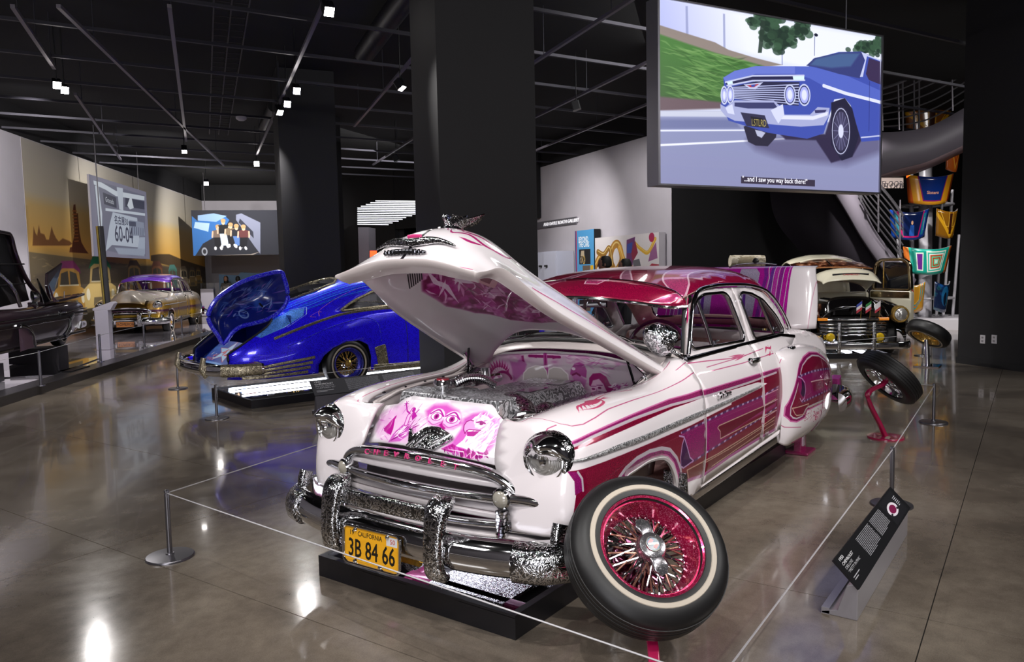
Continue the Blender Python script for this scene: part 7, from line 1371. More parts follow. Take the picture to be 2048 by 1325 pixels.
OB = [(.27, 0), (.25, .5), (.12, .95), (-.2, 1.1), (-.52, 1.02), (-.61, .8), (-.62, 0), (-.80, 0), (-.80, 1.0), (-.86, 1.7), (-1.0, 2.3), (-1.3, 2.9), (-1.48, 3.2), (-1.48, 6)] + arcB + arcF + [(3.75, 6), (3.75, 0)]
for s_ in (-1, 1):
 SS = BN
 V2, F2 = cdt(OB, [winB, winB2], .10); V = np.array([SS(a, b) for a, b in V2]); 
 if s_ > 0: V = V * (1, -1, 1) + (0, 2 * YO, 0)
 o = ob('body', V, F2 if s_ > 0 else F2, BART, B, True, [cB.uv(a, b) for a, b in V2])
 n_ = sum((p.normal.y * s_ for p in o.data.polygons))
 if n_ < 0: o.data.flip_normals()
 solid(o, .015, -1, BLD)
def BP(a, b, d=0., s_=-1):
 p = BN(a, b); p = np.array((p[0], p[1] - d, p[2])); return p if s_ < 0 else p * (1, -1, 1) + (0, 2 * YO, 0)
for s_ in (-1, 1):
 for L in (winB, winB2): sweep('window_trim', [BP(a, b, .006, s_) for a, b in L], circ(.020, 6), BCH, B, closed=True); V2, F2 = cdt(L, (), .2); ob('window_glass', [BP(a, b, -.01, s_) for a, b in V2], F2, GLS, B)
 sweep('belt_strip', [BP(x, 3.12 + .25 * max(0, -x) , .008, s_) for x in np.linspace(-.95, 2.4, 34)], rrect(.02, .035, .006), BCH, B)
 sweep('sill_strip', [BP(x, 5.93, .012, s_) for x in np.linspace(.42, 2.5, 16)], rrect(.03, .09, .01), BCH, B)
 for k, v in enumerate((4.98, 5.25, 5.52, 5.80)): sweep('fender_strip', [BP(x, v, .012, s_) for x in np.linspace(-1.40 + .02 * k, -.46 - .03 * k, 12)], rrect(.02, .038, .006), BCH, B)
 g = [BP(.40, 5.25, .014, s_), BP(.62, 5.0, .014, s_)]; V2, F2 = cdt(roundpoly([(.43, 5.2), (.60, 5.12), (.66, 5.9), (.50, 5.95)], .03), (), .08); o = ob('stone_guard', [BP(a, b, .014, s_) for a, b in V2], F2, BCH, B); solid(o, .01, 0)
 for x in (.98,): sweep('door_seam', [BP(x, v, .001, s_) for v in np.linspace(3.05, 5.95, 20)], circ(.005, 4), RUB, B)
 p = BP(-1.22, 4.72, .0, s_); tl = lathe('tail_lamp', [(0, .05), (.03, .045), (.05, .025), (.058, 0), (.062, -.02)], pm('red_lens', '7c0c1c', .1, coat=1.), B, 24, axis_m(Vector(p), (-.45, .8 * s_, .1)) @ Matrix.Diagonal((.8, 1.8, 1, 1)))
 sweep('lamp_trim', [axis_m(Vector(p), (-.45, .8 * s_, .1)) @ Matrix.Diagonal((.8, 1.8, 1, 1)) @ Vector((.062 * cos(a), .062 * sin(a), 0)) for a in np.linspace(0, 2 * pi, 24, endpoint=False)], circ(.006, 5), BCH, tl, closed=True)
 sweep('fender_ridge', [BP(x, v, .004, s_) for x, v in sp([(.55, 5.0), (.52, 4.3), (.35, 3.85), (.1, 3.7), (-.3, 3.75), (-.8, 4.05)], 24)], circ(.006, 5), BLU, B)
M = None
bw = [BN(a, b) for a, b in bkl_half]; loop = bw + [np.array(p) * (1, -1, 1) + (0, 2 * YO, 0) for p in bw[-2:0:-1]]
sweep('backlight_trim', loop, circ(.022, 6), BCH, B, closed=True); n_ = len(loop); ob('backlight_glass', loop, [tuple(range(n_))], pm('dark_glass', '0c0e14', .04, coat=1.), B, False)
# boot: opening rim, inner panel with the star, open lid
rim = [BP(a, b, 0, -1) for a, b in sp([(-.80, 0), (-.80, 1.0), (-.86, 1.7), (-1.0, 2.3), (-1.3, 2.9), (-1.48, 3.2), (-1.49, 4.6)], 24)]
rim2 = [p * (1, -1, 1) + (0, 2 * YO, 0) for p in rim]
sweep('boot_seal', rim2[::-1] + rim[1:], circ(.016, 6), RUB, B)
patch('boot_bulkhead', [[(-.70, YO + y, z) for z in (.45, .8, 1.1)] for y in (-.8, 0, .8)], BLD, B, 6, 6); box('boot_floor', (-1.1, YO, .45), (.9, 1.3, .02), BLD, B)
cS = CV(0, 0, 1, .62, 500, '123a94'); cS.cloud('2a6cc0', 6, .4, .8, .8, 3); cS.poly([(0, 0), (1, 0), (1, .05), (0, .05)], '6a98d8')
st_ = [(.5 + r_ * cos(R(90 + 36 * k)), .33 + r_ * sin(R(90 + 36 * k))) for k, r_ in enumerate([.30, .12] * 5)]; cS.poly(st_, '9ac4e4', 1, 1); cS.line(st_ + st_[:1], .01, 'c03848'); cS.text('42', .40, .24, .17, 'b83848', bold=.004); cS.strokes([(.1, .05), (.35, .05), (.35, .25), (.1, .25)], 26, .06, .02, ['c85a50', 'e0d8d0', '4a3a8c'], .8, .8, 3, .9)
SM = imgmat('boot_star_mural', cS, .3, coat=.6)
G, u, v = Net([[(-1.45 + .34 * j / 3, YO + y, .48 + .14 * j / 3 * 3 * .62 - .02 * abs(y)) for j in range(4)] for y in (-.60, -.3, 0, .3, .60)]).grid(12, 8); V, F = gridmesh(G); ob('star_panel', V, F, SM, B, True, [(1 - i / 11, j / 7) for i in range(12) for j in range(8)])
# lid
# the lid hangs open, its curved shell turned towards the hall
LO = [(-.97, 1.66), (-1.16, 1.63), (-1.39, 1.56), (-1.56, 1.47), (-1.72, 1.35), (-1.81, 1.22), (-1.84, 1.1), (-1.80, .98), (-1.74, .88), (-1.68, .77), (-1.57, .91), (-1.46, .98), (-1.32, 1.01), (-1.14, 1.06), (-.98, 1.17), (-.90, 1.30), (-.90, 1.45), (-.93, 1.58)]
LO = [(a + .236, b) for a, b in LO]; q0 = np.array([p for p in LO]).mean(0); sm = [tuple(p) for p in sp(LO, 60, True)]
V2, F2 = cdt(sm, (), .06); bd0 = np.array(sm)
def shell(a, b, o): d = np.sqrt(((bd0 - (a, b)) ** 2).sum(1)).min(); return (a, .60 - .3 + .26 * (1 - (1 - min(1, d / .34)) ** 2) + o + .25 * (-.75 - a), b)
lidb = ob('boot_lid', [shell(a, b, .045) for a, b in V2], F2, BLU, B)
cL = CV(-1.7, .7, -.6, 1.75, 600, '0d1c78'); mk = cL.mask([(-1.4, 1.05), (-.85, 1.2), (-.8, 1.5), (-1.2, 1.5), (-1.5, 1.25)], .12); cL.cloud('3a6cc8', 6, .45, .72, .9, 3, mk); cL.cloud('8a9ae0', 14, .56, .8, .8, 6, mk); cL.ell((-1.15, 1.13), .05, .05, '9ab8f0', .7, soft=3, ring=.015); cL.strokes([(-1.45, 1.05), (-.8, 1.15), (-.75, 1.5), (-1.4, 1.4)], 110, .12, .012, ['6a90e0', '0a1450', 'a8b8f0', '8a5ac0'], .5, .7, 5, .6)
ob('lid_mural', [shell(a, b, 0) for a, b in V2], F2, imgmat('blue_lid_mural', cL, .25, coat=.8), lidb, True, [cL.uv(a, b) for a, b in V2])
sweep('lid_rim', [Vector(shell(a, b, .02)) for a, b in sm], circ(.028, 8), BLU, lidb, closed=True); tube('lid_strut', [(-.72, YO - .35, 1.02), (-.96, .50, 1.26)], .012, RUB, B, 8); tube('lid_hinge', [(-.78, YO - .2, 1.24), (-.72, .55, 1.34)], .014, RUB, B, 8)
# rear bumper, wheels
bb = sp([(-1.15, -.02, .47), (-1.40, .02, .47), (-1.60, .14, .47), (-1.70, .45, .47), (-1.74, YO, .47), (-1.70, 1.41, .47), (-1.60, 1.72, .47), (-1.40, 1.84, .47), (-1.15, 1.88, .47)], 50)
sweep('rear_bumper', bb, rrect(.09, .15, .045, 4), CH, B); 
for y in (.42, 1.44): sweep('bumper_guard', [(-1.70, y, .38), (-1.76, y, .47), (-1.72, y, .62)], rrect(.08, .06, .025), BCH, B, up=(1, 0, .2))
sweep('bumper_corner', sp([(-1.18, -.035, .47), (-1.40, .005, .47), (-1.61, .13, .47)], 12), rrect(.10, .16, .05, 4), BCH, B)
def car_wheel(par, name, x, y, z, side, r=.325, rim=None, sm=None, ww=True, spokes=40):
 e = bpy.data.objects.new(name, None); COL.objects.link(e); e.parent = par; M_ = Matrix.Identity(4); M_ = axis_m((x, y, z), (0, side, 0))
 # parts of the wheel are sub-parts of the wheel
 rm, hb, hz = wheel_parts(e, M_, r=r, rim=rim, sp_mat=sm, spokes=spokes, tread=False, dish=.05); lathe('cap', [(0, hz + .04), (.02, hz + .04), (.045, hz + .02), (.05, hz)], GOLD, e, 20, M_); return e
BRM = flake('blue_rim', '1c10b0', '9ab4ff', amt=.6)
car_wheel(B, 'wheel', .03, .09, .42, -1, rim=BRM, sm=GOLD); car_wheel(B, 'wheel', .03, 1.77, .42, 1, rim=BRM, sm=GOLD); car_wheel(B, 'wheel', 2.9, .09, .42, -1, rim=BRM, sm=GOLD); car_wheel(B, 'wheel', 2.9, 1.77, .42, 1, rim=BRM, sm=GOLD)
ax_ = MB(); ax_.tube([(0.03, .12, .42), (.03, 1.74, .42)], .04, 8); ax_.tube([(2.9, .12, .42), (2.9, 1.74, .42)], .03, 8); ax_.box((1.2, YO, .32), (4.2, 1.0, .06)); ax_.build('chassis', BLK0, B)
ob('wheel_housing', [(-.5, .25, .34), (.5, .25, .34), (.5, .25, .9), (-.5, .25, .9)], [(0, 1, 2, 3)], pm('dark_housing', '06060c', .8), B, False)
sts = MB(); sts.box((.9, YO, .72), (.5, 1.3, .2)); sts.box((.62, YO, 1.0), (.16, 1.3, .4)); sts.box((1.9, YO, .72), (.5, 1.3, .2)); sts.box((1.62, YO, 1.0), (.16, 1.3, .4)); bev(sts.build('seats', pm('dark_trim', '101422', .6), B, smooth=False), .05, 3)
platform('mirror_platform', 'black mirror platform with light tubes under the blue fastback', (-2.38, -6.17, 0), bz, 4.6, 1.46, (-.10, .36), h=.10)
# ================================================================ gold sedan on the stage (same body family as the white car, hood shut, its own colours)
def recolour(o, m):
 for sl in o.material_slots: sl.link = 'OBJECT'; sl.material = m
def gold_paint():
 s = NT('gold_paint'); tc = s.coord('Object'); g = s.n('ShaderNodeSeparateXYZ'); s.l(tc, g.inputs[0]); nz = s.n('ShaderNodeTexNoise', i_Scale=1.6); s.l(tc, nz.inputs[0])
 r = s.ramp(g.outputs[2], [(.30, lin('7c6414')), (.52, lin('c09a20')), (.66, lin('4a1a50')), (.70, lin('b08a40')), (.82, lin('a8802c')), (.93, lin('bfb6a8')), (1., lin('c9bfb4'))]); s.l(r, s.b.inputs['Base Color']); s.set(Metallic=.55, Roughness=.22, Coat_Weight=1.); return s.m
GP = gold_paint(); PURP = flake('purple_flake', '4a1a8c', 'c08aff', amt=.5)
ga = R(46); GCs = 1.05
GC = thing('sedan', 'gold and silver 1950s sedan with purple roof on the stage beneath the mural', 'car', (-7.74, -18.65, .04), ga)
GC.scale = (GCs,) * 3
skip = ('hood', 'firewall', 'inner_fender', 'wheel_well', 'gutter', 'radiator', 'engine', 'valve', 'intake', 'turbo', 'air_', 'brake', 'braided', 'header_p', 'battery', 'bay', 'hinge', 'boot', 'grille_l', 'nameplate', 'licence', 'plate', 'steering', 'vent_l', 'windscreen_glass', 'lid', 'mud', 'front_axle', 'rear_axle', 'chassis', 'cabin_floor', 'spotlight', 'cap', 'firew', 'guard_bar', 'wiper', 'lower_w', 'fender_br', 'coolant')
for ch in list(CAR.children):
 if ch.name.startswith(skip) and not ch.name.startswith('header_panel'): continue
 c_ = ch.copy(); COL.objects.link(c_); c_.parent = GC; n = ch.name.split('.')[0]
 if n in ('front_fender', 'front_door', 'rear_door', 'rear_fender', 'quarter_panel', 'rocker_panel', 'header_panel', 'arch_rim', 'cowl', 'rear_quarter', 'tail_panel', 'lower_valance', 'grille_fin', 'wing_panel'): recolour(c_, GP)
 if n in ('roof', 'sun_visor'): recolour(c_, PURP)
 for g in ch.children:
  if g.name.startswith(('lens', 'window', 'vent', 'belt', 'bulb', 'inner_ring', 'visor', 'tail_lamp', 'door_handle')) : d = g.copy(); COL.objects.link(d); d.parent = c_
hc = ob('hood', *gridmesh(np.array(Net(full).grid(24, 30)[0])), GP, GC); hm = Matrix.Translation((-.70, 0, 1.0)) @ Matrix.Rotation(R(29.4), 4, 'Y') @ Matrix.Translation((.70, 0, -1.0)); hc.data.transform(hm)
for s_ in (1, -1):
 V = [hm @ Vector(HP(a, s_ * y, h + .012)) for a, y, h in ((1.40, .05, .285), (1.30, .16, .27), (1.05, .13, .29), (.95, .06, .29), (1.2, .03, .33))]; o = ob('hood_flash', V, [tuple(range(5))], pm('amber_paint', 'b0701c', .25, coat=1.), hc, False); solid(o, .01, 0)
deck = patch('boot_lid', [[(x, y, z - abs(y) ** 2 * .12) for y in (-.62, -.3, 0, .3, .62)] for x, z in ((-3.2, 1.09), (-3.5, 1.02), (-3.8, .86), (-4.0, .68))], GP, GC, 12, 12)
for k in range(9): y = -.48 + k * .12; lathe('grille_tooth', [(0, .05), (.012, .045), (.018, .02), (.02, -.02)], CH, GC, 10, axis_m(gp(y, .635, .03), (1, 0, .2)))
box('plate', (.94, 0, .33), (.02, .46, .17), BLK, GC); pt = box('plate_face', (.952, 0, .33), (.006, .42, .13), pm('orange_plate', 'c07a3c', .5), GC); textmesh('plate_lettering', 'ROMEROS', .07, BLK, pt, frame_m(Vector((.957, -.19, .30)), (0, 1, 0), (0, 0, 1)), .002, sx=.85)
for x in (-.05, -2.92):
 for s_ in (1, -1): e = car_wheel(GC, 'wheel', x, .78 * s_, .39 - .325 + .0 + .31 - .07, s_, rim=CH, spokes=24, r=.31)
ob('underbody', [(.5, -.75, .25), (.5, .75, .25), (-3.9, .75, .25), (-3.9, -.75, .25)], [(0, 1, 2, 3)], BLK, GC, False)
# ================================================================ dark plum convertible with the raised roof, on blocks, cut by the left edge
PL = flake('plum_paint', '2a1620', '8a6478', amt=.3); PLD = pm('plum_inner', '0c070b', .6); LAV = flake('lavender_paint', '6a4a5c', 'e0c0d8', amt=.3)
dz = math.atan2(*reversed((Vector((-3.14, -12.41)) - Vector((-1.3, -10.2))).normalized()[:]))
D_ = thing('convertible', 'dark plum convertible with folding roof and boot lid raised, at the left edge', 'car', (-3.14, -12.41, .12), dz)
# x runs to the tail; y: near flank at 0, body behind it (negative away)
sg = 1 if (Vector((3.3, 2.5)) - Vector((-3.14, -12.4))).dot(Vector((-sin(dz), cos(dz)))) > 0 else -1
def dn(x, rows): return [(x, sg * (y - .0), z) for y, z in rows]
DN = [dn(-3.4, [(-1.9, .95), (-1.7, 1.04), (-.4, 1.04), (-.05, 1.0), (0, .88), (-.02, .6), (-.08, .42)]), dn(-2.2, [(-1.9, .98), (-1.7, 1.06), (-.4, 1.06), (-.05, 1.02), (.02, .88), (0, .6), (-.06, .40)]), dn(-1.0, [(-1.9, .98), (-1.7, 1.06), (-.4, 1.06), (-.05, 1.02), (.03, .88), (.01, .6), (-.05, .42)]), dn(0, [(-1.9, 1.0), (-1.7, 1.08), (-.4, 1.08), (-.05, 1.06), (.05, .92), (.04, .66), (-.02, .46)]), dn(.8, [(-1.88, 1.0), (-1.7, 1.10), (-.4, 1.10), (-.05, 1.07), (.04, .93), (.02, .70), (-.06, .52)]), dn(1.35, [(-1.8, .98), (-1.65, 1.08), (-.4, 1.08), (-.12, 1.04), (-.05, .92), (-.08, .72), (-.2, .56)]), dn(1.5, [(-1.6, .9), (-1.5, .98), (-.5, .98), (-.3, .96), (-.25, .88), (-.28, .74), (-.4, .62)])]
bo = patch('body', DN, PL, D_, 40, 26)
for z, r_, mt in ((.90, .012, CH), (.84, .022, PLD), (.78, .008, CH), (.45, .03, CH)): sweep('side_moulding', [(x, sg * (.05 if z > .6 else .0), z + (.03 if x > 0 else 0)) for x in np.linspace(-3.3, 1.2, 16)], rrect(.02, r_ * 1.6, .004), mt, D_)
sweep('tail_fin', sp([(-.6, -.25 * sg, 1.09), (.3, -.2 * sg, 1.13), (1.0, -.15 * sg, 1.17), (1.5, -.1 * sg, 1.20)], 14), rrect(.30, .05, .015), PL, D_, scale=[(1, 1)] * 8 + [(1 - k * .13, .9) for k in range(6)])
lathe('tail_lamp', [(0, .12), (.05, .11), (.085, .07), (.10, 0), (.10, -.08)], CH, D_, 24, axis_m((1.42, -.22 * sg, .98), (1, 0, .1))); lathe('bumper_pod', [(0, .10), (.06, .09), (.10, .03), (.11, -.10)], CHE, D_, 24, axis_m((1.42, -.25 * sg, .74), (1, .2 * sg, 0)))
sweep('rear_bumper', sp([(.75, .02 * sg, .62), (1.3, -.05 * sg, .62), (1.58, -.4 * sg, .62), (1.62, -1.0 * sg, .62)], 20), rrect(.10, .14, .05, 4), CH, D_)
sweep('skirt_moulding', sp([(-.25, .05 * sg, .48), (-.05, .08 * sg, .60), (.05, .08 * sg, .76), (.25, .07 * sg, .84)], 14), rrect(.05, .09, .02), CHE, D_)
sweep('front_skirt_moulding', sp([(-1.75, .06 * sg, .42), (-1.85, .07 * sg, .62), (-2.05, .07 * sg, .75), (-2.3, .06 * sg, .80)], 14), rrect(.03, .05, .01), CH, D_); panel('front_skirt', [(-1.8, .42), (-1.88, .62), (-2.08, .74), (-2.4, .76), (-2.4, .40)], lambda a, b: (a, .055 * sg, b), LAV, D_, h=.2)
textmesh('side_script', 'Skyliner', .09, CH, D_, frame_m(Vector((-.55, .06 * sg, .87)), (1, 0, .0), (0, 0, 1)) if sg > 0 else frame_m(Vector((-.55, -.06, .87)), (1, 0, 0), (0, 0, 1)), .004)
# raised roof: black underside panel with its side frame
def slab(name, P, th, m, par): o = ob(name, P, [tuple(range(len(P)))], m, par, False); solid(o, th, 0); bev(o, .01); return o
slab('roof_panel', [(-2.6, -.35 * sg, 1.05), (-.78, -.35 * sg, 1.15), (-.95, -.45 * sg, 2.02), (-1.05, -.50 * sg, 2.26), (-2.6, -.5 * sg, 2.30)], .10, pm('roof_underside', '0b0b0d', .25, coat=.4), D_)
sweep('roof_frame', sp([(-2.7, -.42 * sg, 2.30), (-1.4, -.42 * sg, 2.29), (-1.08, -.42 * sg, 2.24), (-1.0, -.38 * sg, 1.9), (-.78, -.32 * sg, 1.5), (-.40, -.28 * sg, 1.24), (-.2, -.28 * sg, 1.12)], 30), rrect(.07, .06, .02), PL, D_)
for z in (1.42, 1.75): tube('roof_bow', [(-2.6, -.28 * sg, z), (-.98, -.28 * sg, z + .03)], .012, PLD, D_)
slab('boot_lid', [(-.42, -.12 * sg, 1.62), (.52, -.15 * sg, 1.82), (.14, -.2 * sg, 1.30), (-.16, -.2 * sg, 1.12), (-.34, -.12 * sg, 1.14), (-.50, -.12 * sg, 1.40)], .05, PL, D_); slab('lid_edge', [(-.55, -.06 * sg, 1.42), (-.40, -.05 * sg, 1.20), (-.12, -.05 * sg, 1.10), (-.36, -.05 * sg, 1.10)], .03, LAV, D_)
slab('quarter_glass', [(-1.12, -.05 * sg, 1.52), (-.52, -.06 * sg, 1.12), (-.86, -.06 * sg, 1.10)], .01, pm('dark_glass', '0c0e14', .04, coat=1.), D_); tube('glass_frame', [(-.86, -.06 * sg, 1.10), (-1.12, -.05 * sg, 1.52), (-.52, -.06 * sg, 1.12)], .012, CH, D_); tube('windscreen_post', sp([(-1.75, -.12 * sg, 1.08), (-1.95, -.15 * sg, 1.4), (-2.2, -.3 * sg, 1.66), (-2.6, -.4 * sg, 1.7)], 14), .03, CHE, D_)
lathe('spotlight', [(0, .1), (.06, .09), (.10, .04), (.11, 0), (0, -.03)], CHE, D_, 20, axis_m((-1.5, -.02 * sg, 1.22), (.5, .8 * sg, .1))); lathe('spotlight', [(0, .08), (.05, .07), (.08, .03), (0, -.03)], CHE, D_, 16, axis_m((-1.52, -.02 * sg, 1.10), (.5, .8 * sg, .1)))
tube('aerial', [(.36, -.1 * sg, 1.12), (.40, -.1 * sg, 1.28)], .008, CH, D_, 6)
car_wheel(D_, 'wheel', .06, -.15 * sg, .28 + .30, sg, rim=CH, spokes=28, r=.30)
us = MB(); us.tube([(-1.4, -.4 * sg, .50), (-.3, -.35 * sg, .46)], .05); us.tube([(-1.2, -.3 * sg, .46), (-.9, -.5 * sg, .52), (-.6, -.3 * sg, .44)], .03); us.box((-.8, -.9 * sg, .48), (3., 1.2, .05)); us.build('undercarriage', CHE, D_)
for i, (x, lab) in enumerate(((-.05, 'dark block carrying the rear wheel of the plum convertible'), (-3.05, 'dark block at the left edge under the plum convertible'))):
 a = cos(dz), sin(dz); p = Vector((-3.14 + a[0] * x - sin(dz) * -.45 * sg, -12.41 + a[1] * x + cos(dz) * -.45 * sg, .12 + .14)); tag(bev(box('wheel_block', p, (.55, .8, .27), pm('block_dark', '1c161c', .5), None, Matrix.Rotation(dz, 3, 'Z')), .006), lab, 'block')
tag(box('stage_mirror', (-2.45, -11.6, .128), (2.6, 1.0, .012), MIRR, None, Matrix.Rotation(dz, 3, 'Z')), 'floor mirror lying under the plum convertible', 'mirror')
# stage furniture
t = thing('kiosk', 'slim white reading pedestal with sloping top on the stage edge', 'pedestal', (-4.62, -14.05, .12), R(50)); bev(box('column', (0, 0, .42), (.30, .26, .84), pm('kiosk_white', 'b9b4c0', .4), t), .006); bev(prism('head', [(-.18, .84), (.16, .84), (.16, .88), (-.22, 1.02), (-.26, .98)], lambda a, b: (-.15, -a, b), lambda a, b: (.15, -a, b), MATS['kiosk_white'], t), .004); prism('label_plate', [(-.10, .93), (.02, .885), (.02, .89), (-.10, .935)], lambda a, b: (-.10, -a - .0, b + .055), lambda a, b: (.10, -a, b + .055), BLK, t)
tp_ = [(-5.379,-15.497,2.832),(-5.316,-15.197,-0.065)]; t = thing('leaning_beam', 'tall narrow black and gold upright leaning before the hanging screen', 'beam', (tp_[1][0], tp_[1][1], .12)); a, b = Vector(tp_[0]), Vector((tp_[1][0], tp_[1][1], .12)); inv = -Vector((tp_[1][0], tp_[1][1], .12))
sweep('upright', [b + inv, a + inv], rrect(.11, .09, .01), BLK, t); sweep('gold_edge', [b + inv + Vector((.07, -.03, 0)), a + inv + Vector((.07, -.03, 0))], rrect(.03, .09, .005), pm('gold_foil', '8c7a3c', .3, .8), t); tube('cable', [a + inv, Vector([(-5.454,-15.706,5.164)][0]) + inv], .012, STL, t, 6)
for i, (p, l) in enumerate((((-1.38, -9.22), 'steel post on the stage edge nearest the camera'), ((-3.36, -11.62), 'steel post on the stage edge before the white pedestal'), ((-5.25, -13.62), 'steel post on the stage edge before the gold sedan front'), ((-7.7, -16.3), 'steel post on the stage edge beside the gold sedan flank'))):
 t = thing('stage_post', l, 'barrier post', (*p, .12), 0, 'barrier posts fixed on the stage edge'); lathe('base', [(0, .012), (.06, .012), (.062, 0), (0, 0)], STL, t, 20); lathe('pole', [(.02, .01), (.02, .50), (0, .505)], STL, t, 14)
q_ = [(.2, -7.8), (-1.38, -9.22), (-3.36, -11.62), (-5.25, -13.62), (-7.7, -16.3), (-9.6, -18.2)]
for i, l in enumerate(('cord at the left edge of the stage', 'cord in front of the plum convertible', 'cord in front of the white pedestal', 'cord in front of the gold sedan bumper', 'cord along the flank of the gold sedan')): cord(l, q_[i], q_[i + 1], .60)
tag(box('floor_label', (-2.55, -10.85, .128), (.75, .22, .012), BLK, None, Matrix.Rotation(R(43.5), 3, 'Z')), 'flat black text label lying on the steel stage border', 'label')
# far corner: white plinth, booth panels, visitors
q = [(0.202,1.141),(0.723,0.145),(0.515,1.133)]; t = thing('plinth_stand', 'white plinth with glass trays right of the gold sedan', 'plinth', fpt('booth', (q[0][0] + q[1][0]) / 2, 0)); h_ = q[0][1]; bev(box('plinth_body', (0, 0, h_ / 2), (q[1][0] - q[0][0], .5, h_), MATS['kiosk_white'], t, Matrix.Rotation(R(138.7), 3, 'Z')), .04, 3)
for dx in (-.14, .16): box('glass_tray', (dx * -.75, dx * .66, h_ + .12), (.22, .22, .24), GLS, t, Matrix.Rotation(R(138.7), 3, 'Z'))
BT = pm('booth_blue', '54708c', .7)
for i, (L, l) in enumerate((([(0.878,1.728),(1.668,1.67),(1.62,0.643),(0.886,0.664)], 'low slate blue display panel behind the seated visitors'), ([(1.647,1.65),(1.773,1.794),(2.633,1.734),(2.583,0.616),(1.521,0.646)], 'taller slate blue display panel beside the dark column'))):
 L = [(a, max(.0, b)) for a, b in L[:-2]] + [(L[-2][0], 0), (L[-1][0], 0)]; o = prism('display_board', L, lambda a, b: fpt('booth', a, b, -.4 + .12 * i), lambda a, b: fpt('booth', a, b, -.34 + .12 * i), BT); tag(o, l, 'panel')
SKIN, HAIR, DARK = pm('skin', '8c6450', .55), pm('hair_black', '0c0a0a', .6), pm('dark_clothes', '1c1c22', .8, noise=.3, nscale=40)
def person(label, loc, rz, h=1.7, shirt=None, hair=HAIR, long_=False, arms=()):
 """one skinned body: pelvis, spine, neck, head, arms and legs; head features, hair and clothes as children"""
 t = thing('person', label, 'person', loc, rz); s_ = h / 1.7; me = bpy.data.meshes.new('body')
 J = [((0, 0, .92), .15), ((0, 0, 1.12), .13), ((0, 0, 1.32), .16), ((0, 0, 1.43), .07), ((0, .01, 1.50), .062), ((.17, 0, 1.38), .065), ((.22, .02, 1.12), .045), ((.20, .14, .90), .034), ((.19, .18, .84), .03), ((-.17, 0, 1.38), .065), ((-.22, .02, 1.12), .045), ((-.20, .14, .90), .034), ((-.19, .18, .84), .03), ((.10, 0, .86), .10), ((.11, .01, .48), .065), ((.11, 0, .09), .045), ((.12, .14, .04), .035), ((-.10, 0, .86), .10), ((-.11, .01, .48), .065), ((-.11, 0, .09), .045), ((-.12, .14, .04), .035)]
 E_ = [(0, 1), (1, 2), (2, 3), (3, 4), (2, 5), (5, 6), (6, 7), (7, 8), (2, 9), (9, 10), (10, 11), (11, 12), (0, 13), (13, 14), (14, 15), (15, 16), (0, 17), (17, 18), (18, 19), (19, 20)]
 me.from_pydata([tuple(x * s_ for x in j[0]) for j in J], E_, []); me.skin_vertices.new() if hasattr(me.skin_vertices, 'new') else None
 o = bpy.data.objects.new('body', me); COL.objects.link(o); o.parent = t; m_ = o.modifiers.new('skin', 'SKIN'); 
 for i, (c_, r_) in enumerate(J): me.skin_vertices[0].data[i].radius = (r_ * s_, r_ * s_ * (.75 if i < 3 else 1))
 me.skin_vertices[0].data[0].use_root = True; o.modifiers.new('sub', 'SUBSURF').levels = 2; o.modifiers['sub'].render_levels = 2; me.materials.append(shirt or DARK)
 hd = lathe('head', [(0, .125), (.05, .115), (.082, .07), (.088, .02), (.08, -.04), (.062, -.085), (.035, -.115), (0, -.122)], SKIN, t, 24, Matrix.Translation((0, .02, 1.585 * s_)) @ Matrix.Diagonal((.9, 1.05, 1, 1)))
 lathe('nose', [(0, .03), (.012, .01), (.016, -.015), (0, -.02)], SKIN, hd, 8, Matrix.Translation((0, .112, 1.575 * s_)))
 for s in (1, -1): lathe('eye', [(0, .008), (.009, .003), (.009, -.003), (0, -.008)], HAIR, hd, 8, Matrix.Translation((.032 * s, .100, 1.60 * s_))); lathe('ear', [(0, .03), (.012, .02), (.014, -.01), (0, -.03)], SKIN, hd, 8, Matrix.Translation((.082 * s, .01, 1.585 * s_)))
 box('mouth', (0, .098, 1.535 * s_), (.04, .008, .008), pm('lips', '7a3c38', .5), hd)
 lathe('hair', [(0, .142), (.06, .13), (.094, .08), (.10, .03), (.098, -.02 if not long_ else -.16), (.07, -.05 if not long_ else -.2), (0, -.0)], hair, hd, 24, Matrix.Translation((0, -.008, 1.59 * s_)) @ Matrix.Diagonal((.93, 1.0, 1, 1)))
 for s in (1, -1):
  for k in range(5): tube('finger', [Vector(((.195 - .014 * k) * s, .18, .85)) * s_, Vector(((.197 - .016 * k) * s, .20 + .004 * k, .80)) * s_, Vector(((.195 - .015 * k) * s, .195, .765 + .008 * abs(k - 2))) * s_], .0085, SKIN, hd if False else o, 5)
 return t
person('dark haired visitor in dark clothes before the collage panel, the taller left one', (-7.29, -3.38, 0), R(215), 1.801); person('dark haired visitor before the collage panel, half hidden right of the other', (-7.83, -3.31, 0), R(215), 1.753)
pb = fpt('booth', [(1.272,1.281)][0][0], 0, .5); person('visitor with long dark hair in patterned dress behind the gold sedan', pb, R(-50), 1.62, pm('patterned_dress', '4a4644', .8, noise=.8, nscale=30), long_=True)
pb = fpt('booth', [(1.709,1.271)][0][0], 0, .3); person('visitor seen from behind with bushy dark hair near the blue display panels', pb, R(150), 1.60)
